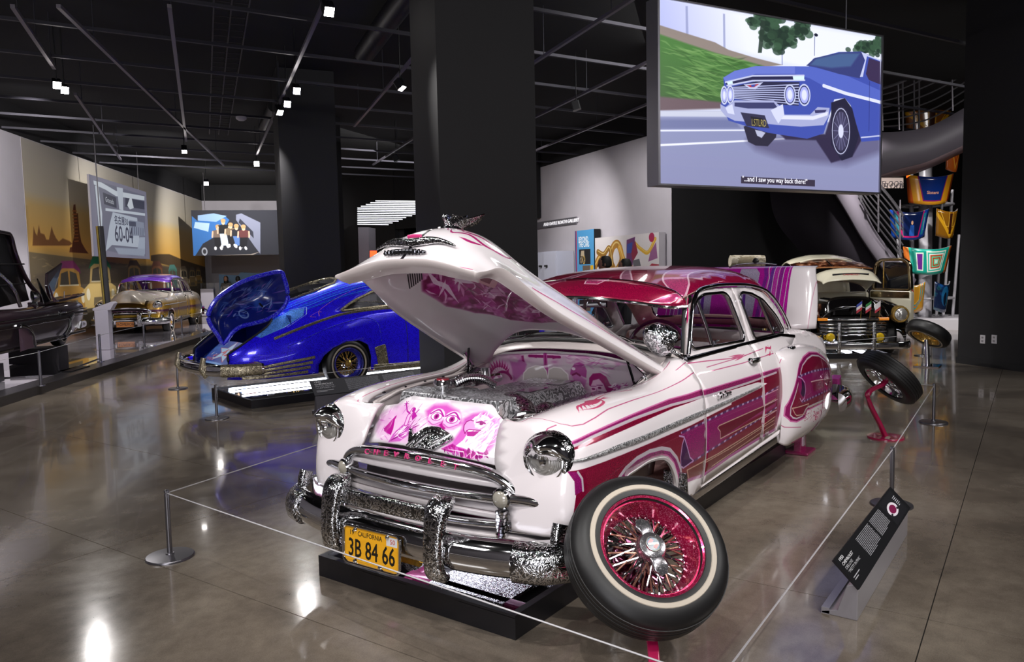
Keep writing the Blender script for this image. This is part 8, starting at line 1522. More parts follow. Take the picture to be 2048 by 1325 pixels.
# ================================================================ ceiling: struts, tracks, duct, lamps
CG = pm('strut_grey', '2e2c36', .5, .4); TRK = pm('track_grey', '6c6670', .45, .3)
for k in range(-3, 11):
 off = -5.13 - 1.7 * k; n = Vector((.407, .914, 0)); d = Vector((-.914, .407, 0)); c_ = n * off
 t0, t1 = (-8, 24); a, b = c_ + d * t0, c_ + d * t1
 o = box('ceiling_strut', ((a.x + b.x) / 2, (a.y + b.y) / 2, 5.06), (t1 - t0, .045, .045), CG, None, Matrix.Rotation(math.atan2(d.y, d.x), 3, 'Z')); struct(o)
HEAD = pm('lamp_black', '101014', .4); LENS = pm('lamp_lens_lit', 'ffffff', .3, emit='fff8f4', es=38.)
def track(p, q, label, z=4.93):
 p, q = Vector((*p, z)), Vector((*q, z)); d = q - p; t = thing('light_track', label, 'light track', (p + q) / 2, 0, 'ceiling light tracks')
 R_ = Matrix.Rotation(math.atan2(d.y, d.x), 3, 'Z'); box('rail', (0, 0, 0), (d.length, .05, .045), TRK, t, R_)
 for k in (-.4, 0, .4): tube('hanger', [d * k + Vector((0, 0, .02)), d * k + Vector((0, 0, 5.7 - z))], .008, CG, t, 5)
for i, (p, q) in enumerate((((-.82, -7.881), (-2.36, -10.401)), ((-3.35, -11.912), (-7.66, -18.846)), ((-1.161, -7.465), (-10.25, -17.9)), ((-1.996, -6.45), (-7.244, -14.878)), ((-2.6, -4.1), (-9.658, -15.467)), ((-5.0, -4.9), (-8.68, -10.512)), ((-10.0, -9.45), (-13.218, -14.663)), ((-8.2, -6.4), (-5.4, -1.9)), ((-11.6, -8.5), (-7.0, -1.2)), ((-14.6, -9.8), (-10.0, -2.9)))):
 track(p, q, ['ceiling track at upper left ending at the twin spotlights', 'ceiling track between the twin spotlights and the left wall', 'long dim ceiling track crossing the upper left diagonally', 'ceiling track hanging over the boot lid of the blue car', 'ceiling track with a row of spotlights left of the wide columns', 'ceiling track between the two dark columns', 'short far ceiling track above the striped light panel', 'short ceiling track right of the central column, nearest', 'ceiling track right of the central column with black spotlight', 'farthest ceiling track right of the central column'][i])
def lamp(p, tgt, label, on=True, sc=1.):
 t = thing('spotlight', label, 'spotlight', p, 0, 'ceiling spotlights'); d = (Vector(tgt) - Vector(p)).normalized(); M = axis_m((0, 0, -.10), d)
 V, F = sweep_v([M @ Vector((0, 0, -.09)), M @ Vector((0, 0, .07))], rrect(.13 * sc, .13 * sc, .02)); ob('housing', V, F, HEAD, t, False); ob('lens', [M @ Vector((x * .055 * sc, y * .055 * sc, .072)) for x, y in ((-1, -1), (1, -1), (1, 1), (-1, 1))], [(0, 1, 2, 3)], LENS if on else HEAD, t, False); tube('stem', [(0, 0, -.08), (0, 0, 5.7 - p[2])], .010, HEAD, t, 6)
 sweep('yoke', [M @ Vector((.08, 0, 0)), M @ Vector((.08, 0, -.1)), M @ Vector((-.08, 0, -.1)), M @ Vector((-.08, 0, 0))], rrect(.01, .025, .003), HEAD, t)
CP = Vector((3.3, 2.5, 1.6))
for p, tg, l, on in (((-2.40, -10.45, 4.80), (0, -3, .5), 'lit spotlight at upper left, the left one of the twin pair', 1), ((-2.63, -10.72, 4.80), (0, -2, .8), 'lit spotlight at upper left, the right one of the twin pair', 1), ((-5.06, -7.95, 4.8), (-2, -2, .5), 'uppermost of the three lit spotlights left of the columns', 1), ((-5.57, -8.86, 4.8), (-2.5, -3, .5), 'middle of the three lit spotlights left of the columns', 1), ((-5.88, -9.5, 4.8), (-5, -5, 0), 'lowest of the three lit spotlights left of the columns', 1), ((-9.71, -15.56, 4.8), (-2, -4, 1), 'single bright spotlight low beside the second column', 1), ((-7.14, -14.81, 4.8), (-5.5, -12, 0), 'lit spotlight at the end of the track over the blue boot lid', 1), ((-11.15, -20.28, 4.8), (-8, -15, 0), 'small far lit spotlight over the gold sedan', 1), ((-5.97, -6.44, 4.8), (-6.4, -4.4, 1.5), 'side-lit spotlight hanging between the columns', 1), ((-9.31, -5.09, 4.8), (-9.8, -4.2, 1), 'white-edged spotlight right of the central column', 0), ((-10.82, -4.18, 4.8), (-8, -1, .5), 'lit spotlight right beside the edge of the big screen', 1), ((-2.83, -4.53, 4.8), (-1, -1, 1), 'lit spotlight cut by the top edge near the second column', 1), ((-11.7, -12.2, 4.8), (-12.6, -11, 1), 'dim far spotlight between the columns', 0)): lamp(p, tg, l, on, 1. if p[0] > -9 else 1.2)
tag(lathe('smoke_detector', [(0, -.05), (.06, -.045), (.10, -.02), (.11, .0), (.11, .03), (0, .03)], pm('detector_white', 'c9c5ca', .5), None, 24, Matrix.Translation((-6.6, -11.7, 4.95))), 'round white ceiling detector above the blue boot lid', 'detector')
dt = tag(tube('duct', sp([(-3.9, -3.9, 5.35), (-5.0, -5.7, 5.35), (-5.975, -7.262, 5.35)], 20), .17, pm('duct_dark', '1d1b20', .5, .4), None, 14), 'fat dark duct pipe running between the columns', 'duct')
tag(tube('duct', [(-7.6, -11.9, 5.4), (-9.0, -14.2, 5.4)], .14, MATS['duct_dark'], None, 14), 'second dark duct pipe beside the row of spotlights', 'duct')
cb = MB()
for s in (-.22, 0, .22): cb.box((-4.9 + s * .85, -9.7 - s * .5, 5.2), (.02, 12., .06), Matrix.Rotation(R(-32), 3, 'Z'))
for k in range(36): v = (k - 18) * .3; cb.box((-4.9 + v * .53, -9.7 + v * .85, 5.18), (.46, .012, .012), Matrix.Rotation(R(-32), 3, 'Z'))
tag(cb.build('cable_tray', pm('tray_grey', '3a3438', .5, .5), None, smooth=False), 'perforated cable tray on the ceiling above the second column', 'cable tray')
# striped light panel of the next gallery
t = thing('striped_light_fixture', 'white striped light bars of the next gallery between the columns', 'light', (0, 0, 0)); WL = pm('line_light', 'ffffff', .5, emit='dfe4f0', es=1.6)
for k, (L, R__) in enumerate(((751, 832), (741, 832), (732, 833), (722, 833), (715, 833), (715, 833), (715, 833), (715, 834), (715, 824), (715, 812), (715, 805), (715, 797), (715, 785), (715, 777))):
 D = 24; y = 402 + k * 3.6; F_c = 1520.24
 def dp_(u, v): return Vector((3.326, 2.518, 1.610)) + (_f + _rt * ((u - 1024) / F_c) - _up * ((v - 662.5) / F_c)) * D
 a, b = LPAN[k] if False else (dp_(L, y), dp_(R__, y + 1)); sweep('light_bar', [a, b], rrect(.03, .026, .004), WL, t)
t = thing('gallery_pier', 'grey wall pier below the striped lights, beside the dark column', 'pier', (0, 0, 0)); a = [(-14.087,-16.369,3.15),(-14.29,-16.09,3.143),(-14.16,-16.038,1.422),(-13.976,-16.291,1.428)]; V = [Vector(p) for p in a]; V[2].z = V[3].z = 0; w__ = ob('panel', V + [v + Vector((-.6, -.3, 0)) for v in V], [(0, 1, 2, 3), (7, 6, 5, 4), (0, 4, 5, 1), (1, 5, 6, 2), (2, 6, 7, 3), (3, 7, 4, 0)], pm('pier_grey', '6f6c74', .7), t, False)
a = [(-13.205,-14.914,2.326),(-13.315,-14.764,2.322),(-13.282,-14.751,1.891),(-13.173,-14.901,1.894)]; tag(ob('tail_light_glow', [Vector(p) for p in a] + [Vector(p) + Vector((-.1, -.07, 0)) for p in a], [(0, 1, 2, 3), (7, 6, 5, 4), (0, 4, 5, 1), (1, 5, 6, 2), (2, 6, 7, 3), (3, 7, 4, 0)], pm('red_glow', 'ff3010', .5, emit='ff3a18', es=5.), None, False), 'glowing red lamp seen low between the dark columns', 'lamp')
# ================================================================ pickup truck
TX = [(-10.768,-0.478,0.474)]; T = thing('pickup_truck', 'cream and black 1953 pickup truck with hood and door open, behind the sedan', 'truck', (TX[0][0], TX[0][1], .0), R(28.5))
CRM = pm('cream_paint', 'd8d2bc', .2, coat=1.); BLP = pm('black_gloss', '0a090a', .08, coat=1.); BRN = NT('brown_mural'); nz = BRN.n('ShaderNodeTexNoise', i_Scale=9., i_Detail=5.); BRN.l(BRN.coord(), nz.inputs[0]); BRN.l(BRN.ramp(nz.outputs[0], [(.4, lin('2a120a')), (.55, lin('6a3a24')), (.7, lin('c09070'))]), BRN.b.inputs['Base Color']); BRN.set(Roughness=.2, Coat_Weight=1.); BRN = BRN.m
def tb_(name, c, d, m, bv=.02, par=None): o = bev(box(name, c, d, m, par or T), bv, 3); return o
# fenders with lamps
for s in (1, -1):
 N = [[(x, s * y, z) for y, z in r] for x, r in ((-1.6, [(.52, .88), (.68, .90), (.86, .84), (.90, .6), (.88, .30)]), (-1.0, [(.50, .94), (.68, .96), (.87, .88), (.93, .62), (.90, .34)]), (-.4, [(.50, .92), (.68, .95), (.88, .86), (.95, .62), (.92, .40)]), (-.05, [(.52, .84), (.68, .88), (.86, .80), (.93, .60), (.90, .30)]), (.10, [(.56, .70), (.68, .76), (.82, .72), (.88, .56), (.85, .28)]))]
 f_ = patch('front_fender', N, BLP if s > 0 else BRN, T, 22, 16); solid(f_, .02, 0)
 hd = lathe('headlamp', [(.145, -.12), (.15, -.02), (.135, .03), (.115, .04), (.11, .03)], GOLD, T, 30, axis_m((.10, .77 * s, .74), (1, .05 * s, 0))); lathe('bulb', [(0, .06), (.06, .05), (.105, .03)], M_lens, hd, 24, axis_m((.10, .77 * s, .74), (1, .05 * s, 0)))
 tb_('turn_lamp', (.10, .50 * s, .665), (.05, .17, .05), pm('amber_lens', 'd07a18', .2, coat=1., emit='d07a18', es=.4), .01); lathe('fog_lamp', [(0, .05), (.05, .045), (.075, .02), (.08, 0), (.07, -.04)], pm('yellow_lens', 'c9a820', .1, coat=1.), T, 24, axis_m((.22, .40 * s, .36), (1, 0, 0)))
 sweep('bumper_guard', [(.30, .28 * s, .10), (.33, .28 * s, .4), (.30, .28 * s, .62)], rrect(.06, .06, .012), CHE, T, up=(0, 1, 0))
for z, w_, d in ((.66, 1.10, .12), (.58, 1.08, .14), (.52, 1.06, .15), (.46, 1.08, .14), (.40, 1.10, .12)): sweep('grille_bar', sp([(d - .06, -w_ / 2, z), (d, -w_ * .3, z), (d + .02, 0, z), (d, w_ * .3, z), (d - .06, w_ / 2, z)], 16), rrect(.05, .034, .012), CH, T)
box('grille_dark', (.0, 0, .5), (.06, 1.1, .42), BLP, T); sweep('bumper', sp([(.05, -.93, .22), (.24, -.75, .22), (.30, -.3, .22), (.30, .3, .22), (.24, .75, .22), (.05, .93, .22)], 30), rrect(.07, .13, .035, 4), CH, T)
sh = patch('radiator_shell', [[(.02, -.50, .68), (.0, -.42, .88), (-.06, -.32, 1.02), (-.06, 0, 1.05), (-.06, .32, 1.02), (.0, .42, .88), (.02, .50, .68)], [(.08, -.52, .66), (.10, -.4, .78), (.10, -.2, .84), (.10, 0, .86), (.10, .2, .84), (.10, .4, .78), (.08, .52, .66)]], BLP, T, 6, 30); solid(sh, .02, 0); tb_('engine_cover', (-.55, 0, .84), (.9, .60, .34), BLP, .06); ob('bay_floor', [(0, -.6, .5), (0, .6, .5), (-1.3, .6, .5), (-1.3, -.6, .5)], [(0, 1, 2, 3)], BLK, T, False)
hm = Matrix.Translation((-1.25, 0, 1.12)) @ Matrix.Rotation(R(-14), 4, 'Y')
HT = [[hm @ Vector((a, y, h)) for y, h in r] for a, r in ((0, [(-.64, .0), (-.5, .12), (-.25, .17), (0, .18), (.25, .17), (.5, .12), (.64, 0)]), (.5, [(-.60, .0), (-.47, .14), (-.23, .2), (0, .21), (.23, .2), (.47, .14), (.60, 0)]), (.95, [(-.54, -.02), (-.42, .12), (-.2, .18), (0, .19), (.2, .18), (.42, .12), (.54, -.02)]), (1.18, [(-.48, -.10), (-.38, .0), (-.2, .05), (0, .06), (.2, .05), (.38, .0), (.48, -.10)]), (1.26, [(-.48, -.16), (-.38, -.12), (-.2, -.1), (0, -.09), (.2, -.1), (.38, -.12), (.48, -.16)]))]
hdT = patch('hood', HT, CRM, T, 26, 36); solid(hdT, .02, 0)
sweep('hood_stripe', [hm @ Vector((a, 0, h + .012)) for a, h in ((.3, .2), (.6, .205), (.95, .19), (1.1, .11))], rrect(.05, .008, .002), BLP, hdT); sweep('badge', [hm @ Vector((1.21, y, .02 - abs(y) * .06)) for y in (-.30, -.1, .1, .30)], rrect(.02, .07, .01), BLP, hdT, up=(.3, 0, 1)); textmesh('badge_lettering', 'CHEVROLET', .035, MATS['red_enamel'], hdT, hm @ frame_m(Vector((1.235, -.13, -.0)), (0, 1, 0), (-.3, 0, 1)), .003)
COP = pm('copper_scroll', 'b07850', .4)
for s in (1, -1):
 for L in ([(.55, .10), (.8, .12), (.95, .20), (1.05, .30)], [(.7, .10), (.85, .18), (.8, .26), (.68, .22)], [(.95, .08), (1.02, .16), (.9, .22)], [(.4, .36), (.55, .42), (.62, .34)]): sweep('scroll', [hm @ Vector((a, y * s, np.interp(a, [0, .5, .95, 1.18], [.18, .21, .19, .06]) - .28 * y * y * 1.0 + .012)) for a, y in sp(L, 12)], rrect(.018, .005, .001), COP, hdT)
# cab with visor, rear, doors
CBN = [[(x, y, z) for y, z in r] for x, r in ((-1.62, [(-.70, .95), (-.68, 1.3), (-.60, 1.58), (-.3, 1.70), (0, 1.72), (.3, 1.70), (.60, 1.58), (.68, 1.3), (.70, .95)]), (-2.1, [(-.78, .9), (-.74, 1.35), (-.64, 1.66), (-.3, 1.78), (0, 1.80), (.3, 1.78), (.64, 1.66), (.74, 1.35), (.78, .9)]), (-2.75, [(-.78, .9), (-.74, 1.3), (-.60, 1.58), (-.3, 1.70), (0, 1.72), (.3, 1.70), (.60, 1.58), (.74, 1.3), (.78, .9)]))]
G, u, v = Net(CBN).grid(14, 40, v0=2.0, v1=6.0); V, F = gridmesh(G); rfT = ob('cab_roof', V, F, CRM, T); solid(rfT, .03, 0)
sweep('cab_rear', [(-2.78, -.75, 1.05), (-2.78, .75, 1.05)], rrect(.06, .5, .02), CRM, T); tb_('cowl', (-1.45, 0, .98), (.34, 1.40, .22), CRM, .05); tb_('seat', (-2.3, 0, .85), (.5, 1.3, .4), BRN, .08)
for s in (1, -1): sweep('pillar', [(-1.42, .70 * s, 1.08), (-1.66, .64 * s, 1.60)], rrect(.05, .05, .01), CH, T, up=(0, 1, 0)); sweep('pillar', [(-2.72, .74 * s, 1.0), (-2.66, .64 * s, 1.6)], rrect(.12, .06, .01), CRM, T, up=(0, 1, 0))
vz = [[(-1.64, y, 1.70 - .12 * y * y * 1.4) for y in np.linspace(-.66, .66, 9)], [(-1.20, y, 1.56 - .08 * y * y) for y in np.linspace(-.72, .72, 9)]]; vzo = patch('sun_visor', vz, BRN, T, 6, 26); solid(vzo, .02, 0); sweep('visor_edge', vz[1], circ(.014, 6), pm('copper_edge', 'b07850', .3, .5), vzo); sweep('visor_rib', [vz[0][4], vz[1][4]], rrect(.03, .03, .005), CHD, vzo)
# open driver door with chrome frame
dm = Matrix.Translation((-1.50, .80, 0)) @ Matrix.Rotation(R(-60), 4, 'Z') ; DP = lambda a, b, c=0.: dm @ Vector((-.0 + c, a, b))
dr_ = prism('door', roundpoly([(0, .45), (.92, .45), (.92, 1.10), (0, 1.12)], .05), lambda a, b: DP(a, b, -.04), lambda a, b: DP(a, b, .04), CRM, T); bev(dr_, .015); wf = roundpoly([(.06, 1.12), (.12, 1.60), (.22, 1.68), (.70, 1.68), (.84, 1.60), (.88, 1.12)], .06); sweep('window_frame', [DP(a, b) for a, b in wf], rrect(.06, .07, .015), pm('champagne_chrome', 'b8a888', .12, 1.), dr_, closed=True, up=(dm.to_3x3() @ Vector((1, 0, 0)))); tube('vent_bar', [DP(.28, 1.12), DP(.28, 1.66)], .012, GOLD, dr_); prism('door_band', [(.03, .98), (.88, .98), (.88, 1.09), (.03, 1.09)], lambda a, b: DP(a, b, .041), lambda a, b: DP(a, b, .05), pm('champagne_chrome', 'b8a888'), dr_); prism('window_pane', [(.30, 1.14), (.82, 1.14), (.80, 1.62), (.30, 1.64)], lambda a, b: DP(a, b, -.01), lambda a, b: DP(a, b, .0), MATS['dark_glass'], dr_)
for s, y, c3, lb in ((0, .12, ('3a4a9c', 'd8d4d8', 'b03040'), 'small american flag on the pickup radiator'), (1, .27, ('2a7a3c', 'd8d4d8', 'b03040'), 'small green white and red flag on the pickup radiator'), (2, .42, ('d8d4d8', 'd8d4d8', 'b03040'), 'small white and red flag on the pickup radiator')):
 t = thing('flag', lb, 'flag', (0, 0, 0)); t.matrix_world = Matrix.Translation((TX[0][0], TX[0][1], 0)) @ Matrix.Rotation(R(28.5), 4, 'Z'); tube('staff', [(.11, y, .68), (.11, y + .02, .99)], .004, GOLD, t, 5)
 for k in range(3): o = ob('stripe', [(.115 + .01 * (i % 2), y + .02 - .045 * i, .98 - .05 * (k + j) - .035 * i) for i in range(3) for j in range(2)], [(0, 1, 3, 2), (2, 3, 5, 4)], pm('flag_' + c3[k], c3[k], .7), t, False); solid(o, .003, 0)
pl_ = box('licence_plate', (.32, -.72, .37), (.01, .34, .16), BLK, T, bv=.004); textmesh('plate_lettering', 'GOODS 53', .07, pm('plate_yellow', 'd0a820', .5), pl_, frame_m(Vector((.328, -.87, .34)), (0, 1, 0), (0, 0, 1)), .002, sx=.82)
roll = lathe('bill_roll', [(0, -.32), (.11, -.32), (.11, -.26), (.115, -.26), (.115, .26), (.11, .26), (.11, .32), (0, .32)], imgmat('bill_print', (lambda k: (k.cloud('8a8068', 14, .45, .6, .9, 3), k.ell((.5, .5), .3, .3, '9a8c70', .8), k)[2])(CV(0, 0, 1, 1, 200, 'cfc6b4')), .6), None, 24); roll.data.uv_layers.new(name='UVMap')
for i, l in enumerate(roll.data.loops): co = roll.data.vertices[l.vertex_index].co; roll.data.uv_layers[0].data[i].uv = ((co.z + .32) / .64, math.atan2(co.y, co.x) / pi % 1.)
rp = Vector([(-10.889,-2.349,1.704)][0]); roll.matrix_world = axis_m(rp, _rt); tag(roll, 'rolled banknote sculpture seen over the raised boot lid', 'sculpture'); rs_ = tube('prop', [(0, .10, 0), (0, 1.5, 0)], .02, CHD, None, 8); rs_.data.transform(Matrix.Identity(4)); rs_.parent = roll; rs_.matrix_parent_inverse = Matrix.Identity(4); dvec = (roll.matrix_world.inverted() @ Vector((rp.x, rp.y, 0))); rs_.data.clear_geometry(); rs_.data.from_pydata(*[([tuple(v) for v in q] if i_ == 0 else q) for i_, q in enumerate((sweep_v([(0, 0, 0), dvec], circ(.02, 8))[0], [], sweep_v([(0, 0, 0), dvec], circ(.02, 8))[1]))])
for x in (-.45, -3.3):
 for s in (1, -1): car_wheel(T, 'wheel', x, .72 * s, .33, s, rim=GOLD, spokes=20)
tb_('bed', (-3.6, 0, .62), (1.6, 1.5, .45), BLP, .03); MB().box((-1.8, 0, .30), (3.2, .9, .12)).build('chassis', BLP, T, smooth=False)
platform('mirror_platform', 'black mirror platform with light tubes under the pickup truck', (TX[0][0] + .25, TX[0][1] + .14, 0), R(28.5 + 180), 4.2, 1.12, (-.2, .05), h=.09)
# ================================================================ tower of painted hoods and the spiral stair
WP = pm('white_post', 'b9b6bc', .4, .2)
HX_ = Vector((_rt.x, _rt.y, 0)).normalized(); HNv = HX_.cross(Vector((0, 0, 1)))
TW = thing('display_tower', 'white steel display tower of poles and rings beside the spiral stair', 'display tower', (0, 0, 0))
def at_(u, v, D): return Vector((3.326, 2.518, 1.610)) + (_f + _rt * ((u - 1024) / 1520.24) - _up * ((v - 662.5) / 1520.24)) * D
for u0, v0, u1, v1, r_ in ((1852, 330, 1849, 655, .16), (1800, 500, 1812, 655, .04), (1822, 340, 1826, 650, .05), (1862, 380, 1856, 655, .045), (1885, 380, 1872, 650, .035), (1905, 380, 1885, 650, .035), (1918, 470, 1904, 650, .035), (1795, 470, 1806, 640, .03)):
 a, b = at_(u0, v0, 19.4), at_(u1, v1, 19.4); b.z = 0; tube('pole', [a, b], r_, WP, TW, 12)
for v in (411, 596): c_ = at_(1853, v, 19.4); sweep('ring', [c_ + HX_ * .6 * cos(a) + HNv * .6 * sin(a) for a in np.linspace(0, 2 * pi, 40, endpoint=False)], circ(.03, 6), WP, TW, closed=True)
box('base', at_(1853, 655, 19.4) * 1 - Vector((0, 0, at_(1853, 655, 19.4).z - .12)), (2.2, 2.2, .24), MATS['detector_white'], TW)
def hood_art(kind):
 c = CV(0, 0, 1, .68, 300, ['e0601c', '123a8c', '8c5c14', '1aa08c', 'c08a28', '0c1c3c', 'd86a20', '8a5018'][kind])
 T_ = lambda w0, w1, y0, y1, col: c.poly([(.5 - w0, y0), (.5 + w0, y0), (.5 + w1, y1), (.5 - w1, y1)], col, 1, 1)
 if kind == 0: T_(.40, .46, 0, .68, 'e8a020'); T_(.22, .32, .08, .68, '8c1a6c'); T_(.20, .30, .11, .68, '12307c'); c.text('Sisters', .36, .26, .07, 'f0b090', bold=.003); 
 if kind == 1: T_(.24, .36, .06, .68, 'b01a5c'); T_(.21, .32, .10, .68, '0c1a44'); c.poly([(.12, .1), (.2, .1), (.17, .6), (.08, .6)], '1a7a8c'); c.poly([(.88, .1), (.8, .1), (.83, .6), (.92, .6)], '1a7a8c'); c.ell((.52, .42), .03, .05, 'c89a78'); c.poly([(.47, .36), (.57, .36), (.6, .1), (.44, .1)], '24509c', 1, 3); c.line([(.12, .2), (.12, .5)], .012, 'b8c0d0'); c.line([(.88, .2), (.88, .5)], .012, 'b8c0d0')
 if kind in (2, 7): c.poly([(0, .5), (.5, .0), (1, .5), (1, .62), (.5, .14), (0, .62)], 'd8a020', 1, 1); T_(.06, .06, .12, .62, '3a1a10'); c.line([(.1, .66), (.3, .3), (.42, .3), (.42, .66)], .02, 'e0b040'); c.line([(.9, .66), (.7, .3), (.58, .3), (.58, .66)], .02, 'e0b040')
 if kind == 3:
  c.poly([(0, 0), (.12, 0), (.08, .68), (0, .68)], 'e07a30'); c.poly([(1, 0), (.88, 0), (.93, .68), (1, .68)], 'e07a30')
  for k, col in enumerate(('e8f0e0', '3cc0a8', 'f0f4ea', 'c84a20', '60d8a8', 'c84a20', '7ae8b8', 'e8f8e8')): w_ = .23 - .028 * k; c.poly([(.62 - w_ * .85, .34 - w_ * 1.2), (.62 + w_ * .7, .34 - w_ * 1.1), (.62 + w_, .34 + w_ * 1.15), (.62 - w_, .34 + w_ * 1.2)], col, 1, 1)
  c.poly([(.22, .1), (.34, .1), (.34, .58), (.2, .56)], 'e8f0e0'); c.poly([(.24, .13), (.32, .13), (.32, .54), (.22, .53)], '6a2a8c')
 if kind == 4:
  for k, col in enumerate(('1a9ca0', 'd86a30', '1a9ca0', 'e0a030')): o_ = .04 * k; c.line([(.08 + o_, .66), (.10 + o_, .3), (.35, .1 + o_), (.42, .1 + o_), (.45 - o_ * .3, .66)], .028, col); c.line([(.92 - o_, .66), (.90 - o_, .3), (.65, .1 + o_), (.58, .1 + o_), (.55 + o_ * .3, .66)], .028, col)
  c.poly([(.46, .1), (.54, .1), (.56, .5), (.5, .66), (.44, .5)], 'b03a3c')
 if kind == 5: c.cloud('1a5ca0', 4, .45, .8, .9, 3); c.ell((.5, .4), .22, .24, '2a90c8', .6, soft=12); c.cloud('3a9c70', 5, .6, .8, .6, 8); c.ell((.5, .33), .10, .16, '0a1020', .9, soft=8)
 if kind == 6: c.line([(.2, .6), (.5, .1), (.8, .6)], .05, 'f0b040'); c.line([(.3, .6), (.5, .25), (.7, .6)], .04, 'b03a18')
 return imgmat('painted_hood_%d' % kind, c, .2, coat=1.)
for kind, u, v, wpx, hpx, D, tw, l in ((0, 1866, 375, 96, 56, 18.6, 0, 'orange painted car hood with deep blue centre, upper tower'), (1, 1822, 446, 76, 56, 18.6, -.1, 'blue painted car hood with a small figure and pink border'), (2, 1899, 444, 58, 54, 18.6, .35, 'gold and brown painted car hood at the pillar edge'), (3, 1861, 518, 98, 52, 18.4, 0, 'turquoise and orange painted car hood with concentric loops'), (4, 1824, 592, 47, 56, 18.6, -.45, 'teal and gold flame painted car hood, lower left of tower'), (5, 1888, 591, 46, 56, 18.6, .45, 'dark blue painted car hood, lower right of tower'), (6, 1910, 313, 40, 50, 18.6, .4, 'orange carved car hood cut by the dark pillar'), (7, 1863, 238, 96, 48, 20.5, 0, 'amber car hood behind the upper stair railing')):
 c_ = at_(u, v, D); W = wpx * D / 1520.; H_ = hpx * D / 1520.; X_ = (Matrix.Rotation(tw, 3, 'Z') @ HX_); N_ = X_.cross(Vector((0, 0, 1))); V = []; uv = []
 for i in range(13):
  for j in range(9):
   a, b = i / 12 * 2 - 1, j / 8; w_ = W / 2 * (.84 + .16 * b); V.append(c_ + X_ * a * w_ + N_ * (-.18 * W * a * a + .06 * b) + Vector((0, 0, (b - .5) * H_ - .06 * H_ * (1 - a * a) * (1 - b) * 2 - .07 * H_ * b * (1 - a * a) * 2))); uv.append(((a + 1) / 2, b * .98))
 o = ob('painted_hood', V, [(i * 9 + j, (i + 1) * 9 + j, (i + 1) * 9 + j + 1, i * 9 + j + 1) for i in range(12) for j in range(8)], hood_art(kind), None, True, uv); solid(o, .03, -1, WP); tag(o, l, 'car hood', 'painted hoods on the display tower')
# stair: curved stringers, railings
SG_ = pm('stair_grey', '77707a', .5); RL = pm('rail_steel', '8a868c', .3, .8)
def ribbon(name, top, bot, th, m, par=None):
 A, B_ = sp(top, 24), sp(bot, 24); G = np.array([[a + (b - a) * t for t in (0, .5, 1)] for a, b in zip(A, B_)]); V, F = gridmesh(G); o = ob(name, V, F, m, par); solid(o, th, 0); return o
ST_ = thing('spiral_stair', 'grey spiral staircase with steel railing in the right background', 'staircase', (0, 0, 0))
ribbon('upper_stringer', [(-15.734,-1.025,4.561),(-16.029,-0.623,4.573),(-16.368,-0.169,4.652),(-16.65,0.191,4.846),(-16.949,0.567,5.107)], [(-15.661,-0.996,3.591),(-15.965,-0.598,3.739),(-16.309,-0.145,3.874),(-16.59,0.215,4.056),(-16.886,0.592,4.272)], .10, SG_, ST_)
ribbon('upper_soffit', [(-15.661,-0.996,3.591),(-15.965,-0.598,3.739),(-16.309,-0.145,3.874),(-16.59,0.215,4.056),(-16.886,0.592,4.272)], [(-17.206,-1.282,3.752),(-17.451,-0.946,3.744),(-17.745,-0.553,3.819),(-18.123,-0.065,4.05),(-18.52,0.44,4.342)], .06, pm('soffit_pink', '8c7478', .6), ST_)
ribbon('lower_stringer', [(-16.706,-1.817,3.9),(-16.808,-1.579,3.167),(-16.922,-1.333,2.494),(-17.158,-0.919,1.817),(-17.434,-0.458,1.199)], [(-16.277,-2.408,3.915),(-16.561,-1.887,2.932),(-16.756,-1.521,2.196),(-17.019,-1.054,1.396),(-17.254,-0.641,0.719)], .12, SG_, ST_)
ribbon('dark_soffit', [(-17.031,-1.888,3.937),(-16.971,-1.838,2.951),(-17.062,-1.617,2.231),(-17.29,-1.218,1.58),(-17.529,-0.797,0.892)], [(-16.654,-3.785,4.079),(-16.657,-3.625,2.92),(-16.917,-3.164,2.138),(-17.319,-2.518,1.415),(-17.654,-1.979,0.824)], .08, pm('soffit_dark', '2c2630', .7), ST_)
for k in range(7):
 f_ = k / 6; a = np.array([(-15.627,-1.006,4.588),(-15.92,-0.606,4.601),(-16.257,-0.154,4.679),(-16.537,0.203,4.872),(-16.837,0.577,5.153)]); b = np.array([(-15.696,-1.033,5.508),(-16,-0.638,5.666),(-16.352,-0.192,5.935),(-16.634,0.165,6.15),(-16.932,0.539,6.409)]); tube('rail', sp(a + (b - a) * (.1 + .9 * f_), 20), .018 if k < 6 else .035, RL, ST_, 6)
 a = np.array([(-16.44,-1.583,3.239),(-16.572,-1.324,2.66),(-16.717,-1.07,2.236),(-16.852,-0.836,1.873),(-16.956,-0.653,1.57)]); b = np.array([(-16.408,-1.758,4.221),(-16.592,-1.457,3.856),(-16.775,-1.155,3.466),(-16.924,-0.902,3.102),(-17.044,-0.688,2.739)]); tube('rail', sp(a + (b - a) * (.1 + .9 * f_), 16), .018 if k < 6 else .035, RL, ST_, 6)
for u0, v0, u1, v1 in ((1765, 262, 1763, 178), (1798, 260, 1796, 170), (1806, 262, 1805, 158), (1828, 258, 1828, 150), (1838, 256, 1838, 148), (1905, 222, 1903, 112)): tube('baluster', [at_(u0, v0, 17.1), at_(u1, v1, 17.1)], .022, RL, ST_, 6)
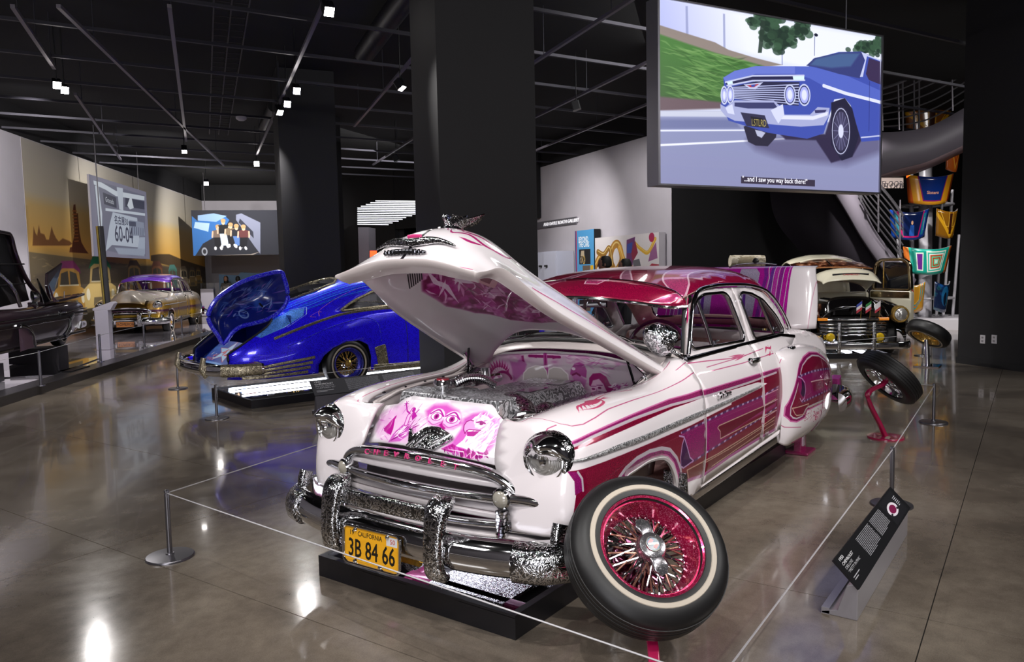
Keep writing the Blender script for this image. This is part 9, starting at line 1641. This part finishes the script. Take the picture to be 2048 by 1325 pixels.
for u0, v0, u1, v1 in ((1722, 405, 1722, 330), (1757, 465, 1757, 355), (1800, 515, 1800, 400)): tube('baluster', [at_(u0, v0, 18.2), at_(u1, v1, 18.2)], .022, RL, ST_, 6)
ribbon('landing', [(-17.283,-1.336,6.215),(-17.749,-0.709,6.296),(-18.185,-0.121,6.378),(-18.585,0.417,6.45)], [(-17.274,-1.332,6.094),(-17.739,-0.705,6.175),(-18.176,-0.118,6.257),(-18.575,0.421,6.316)], .3, SG_, ST_)
V = [(-22.317,-2.281,7.607),(-23.982,-0.042,7.927),(-23.759,0.046,4.986),(-22.123,-2.205,5.043)]; tag(solid(ob('upper_backdrop', [Vector(p) for p in V], [(0, 1, 2, 3)], pm('far_grey', '58545a', .8), None, False), .1, 0), 'grey upper wall seen through the stair railing', 'wall panel')
V = [(-17.909,-1.342,3.769),(-18.236,-0.893,3.758),(-18.216,-0.885,3.494),(-17.889,-1.334,3.505)]; fsn = tag(solid(ob('floor_sign', [Vector(p) for p in V], [(0, 1, 2, 3)], pm('sign_beige', 'b9a8a0', .7), None, False), .04, 0), 'beige sign with dark letters FLOOR below the stair', 'sign'); textmesh('lettering', 'FLOOR', .15, pm('sign_dark', '4a4448', .6), fsn, frame_m(at_(1763, 374, 19.1), _rt, (0, 0, 1)), .004, sx=.78)
for dx, l in ((1966, 'left white outlet plate on the black pillar'), (1989, 'right white outlet plate on the black pillar')):
 # on the pillar face
 pc = Vector((-10.6, 1.15, 0)); dd = Vector((.63, .776, 0)); nn_ = Vector((.776, -.63, 0)); rr = at_(dx, 679, 1) - CP0 if False else (_f + _rt * ((dx - 1024) / 1520.24) - _up * ((679 - 662.5) / 1520.24)); C0 = Vector((3.326, 2.518, 1.61)); k_ = (pc - C0).dot(nn_) / rr.dot(nn_); p = C0 + rr * k_
 t = thing('outlet', l, 'outlet', p, 0, 'outlets on the pillar'); R_ = Matrix((dd, nn_, Vector((0, 0, 1)))).transposed(); box('cover_plate', nn_ * .006, (.085, .010, .13), MATS['detector_white'], t, R_); 
 for dz_ in (-.028, .028): box('socket', nn_ * .013 + Vector((0, 0, dz_)), (.034, .004, .028), pm('socket_grey', '8c888c', .5), t, R_)
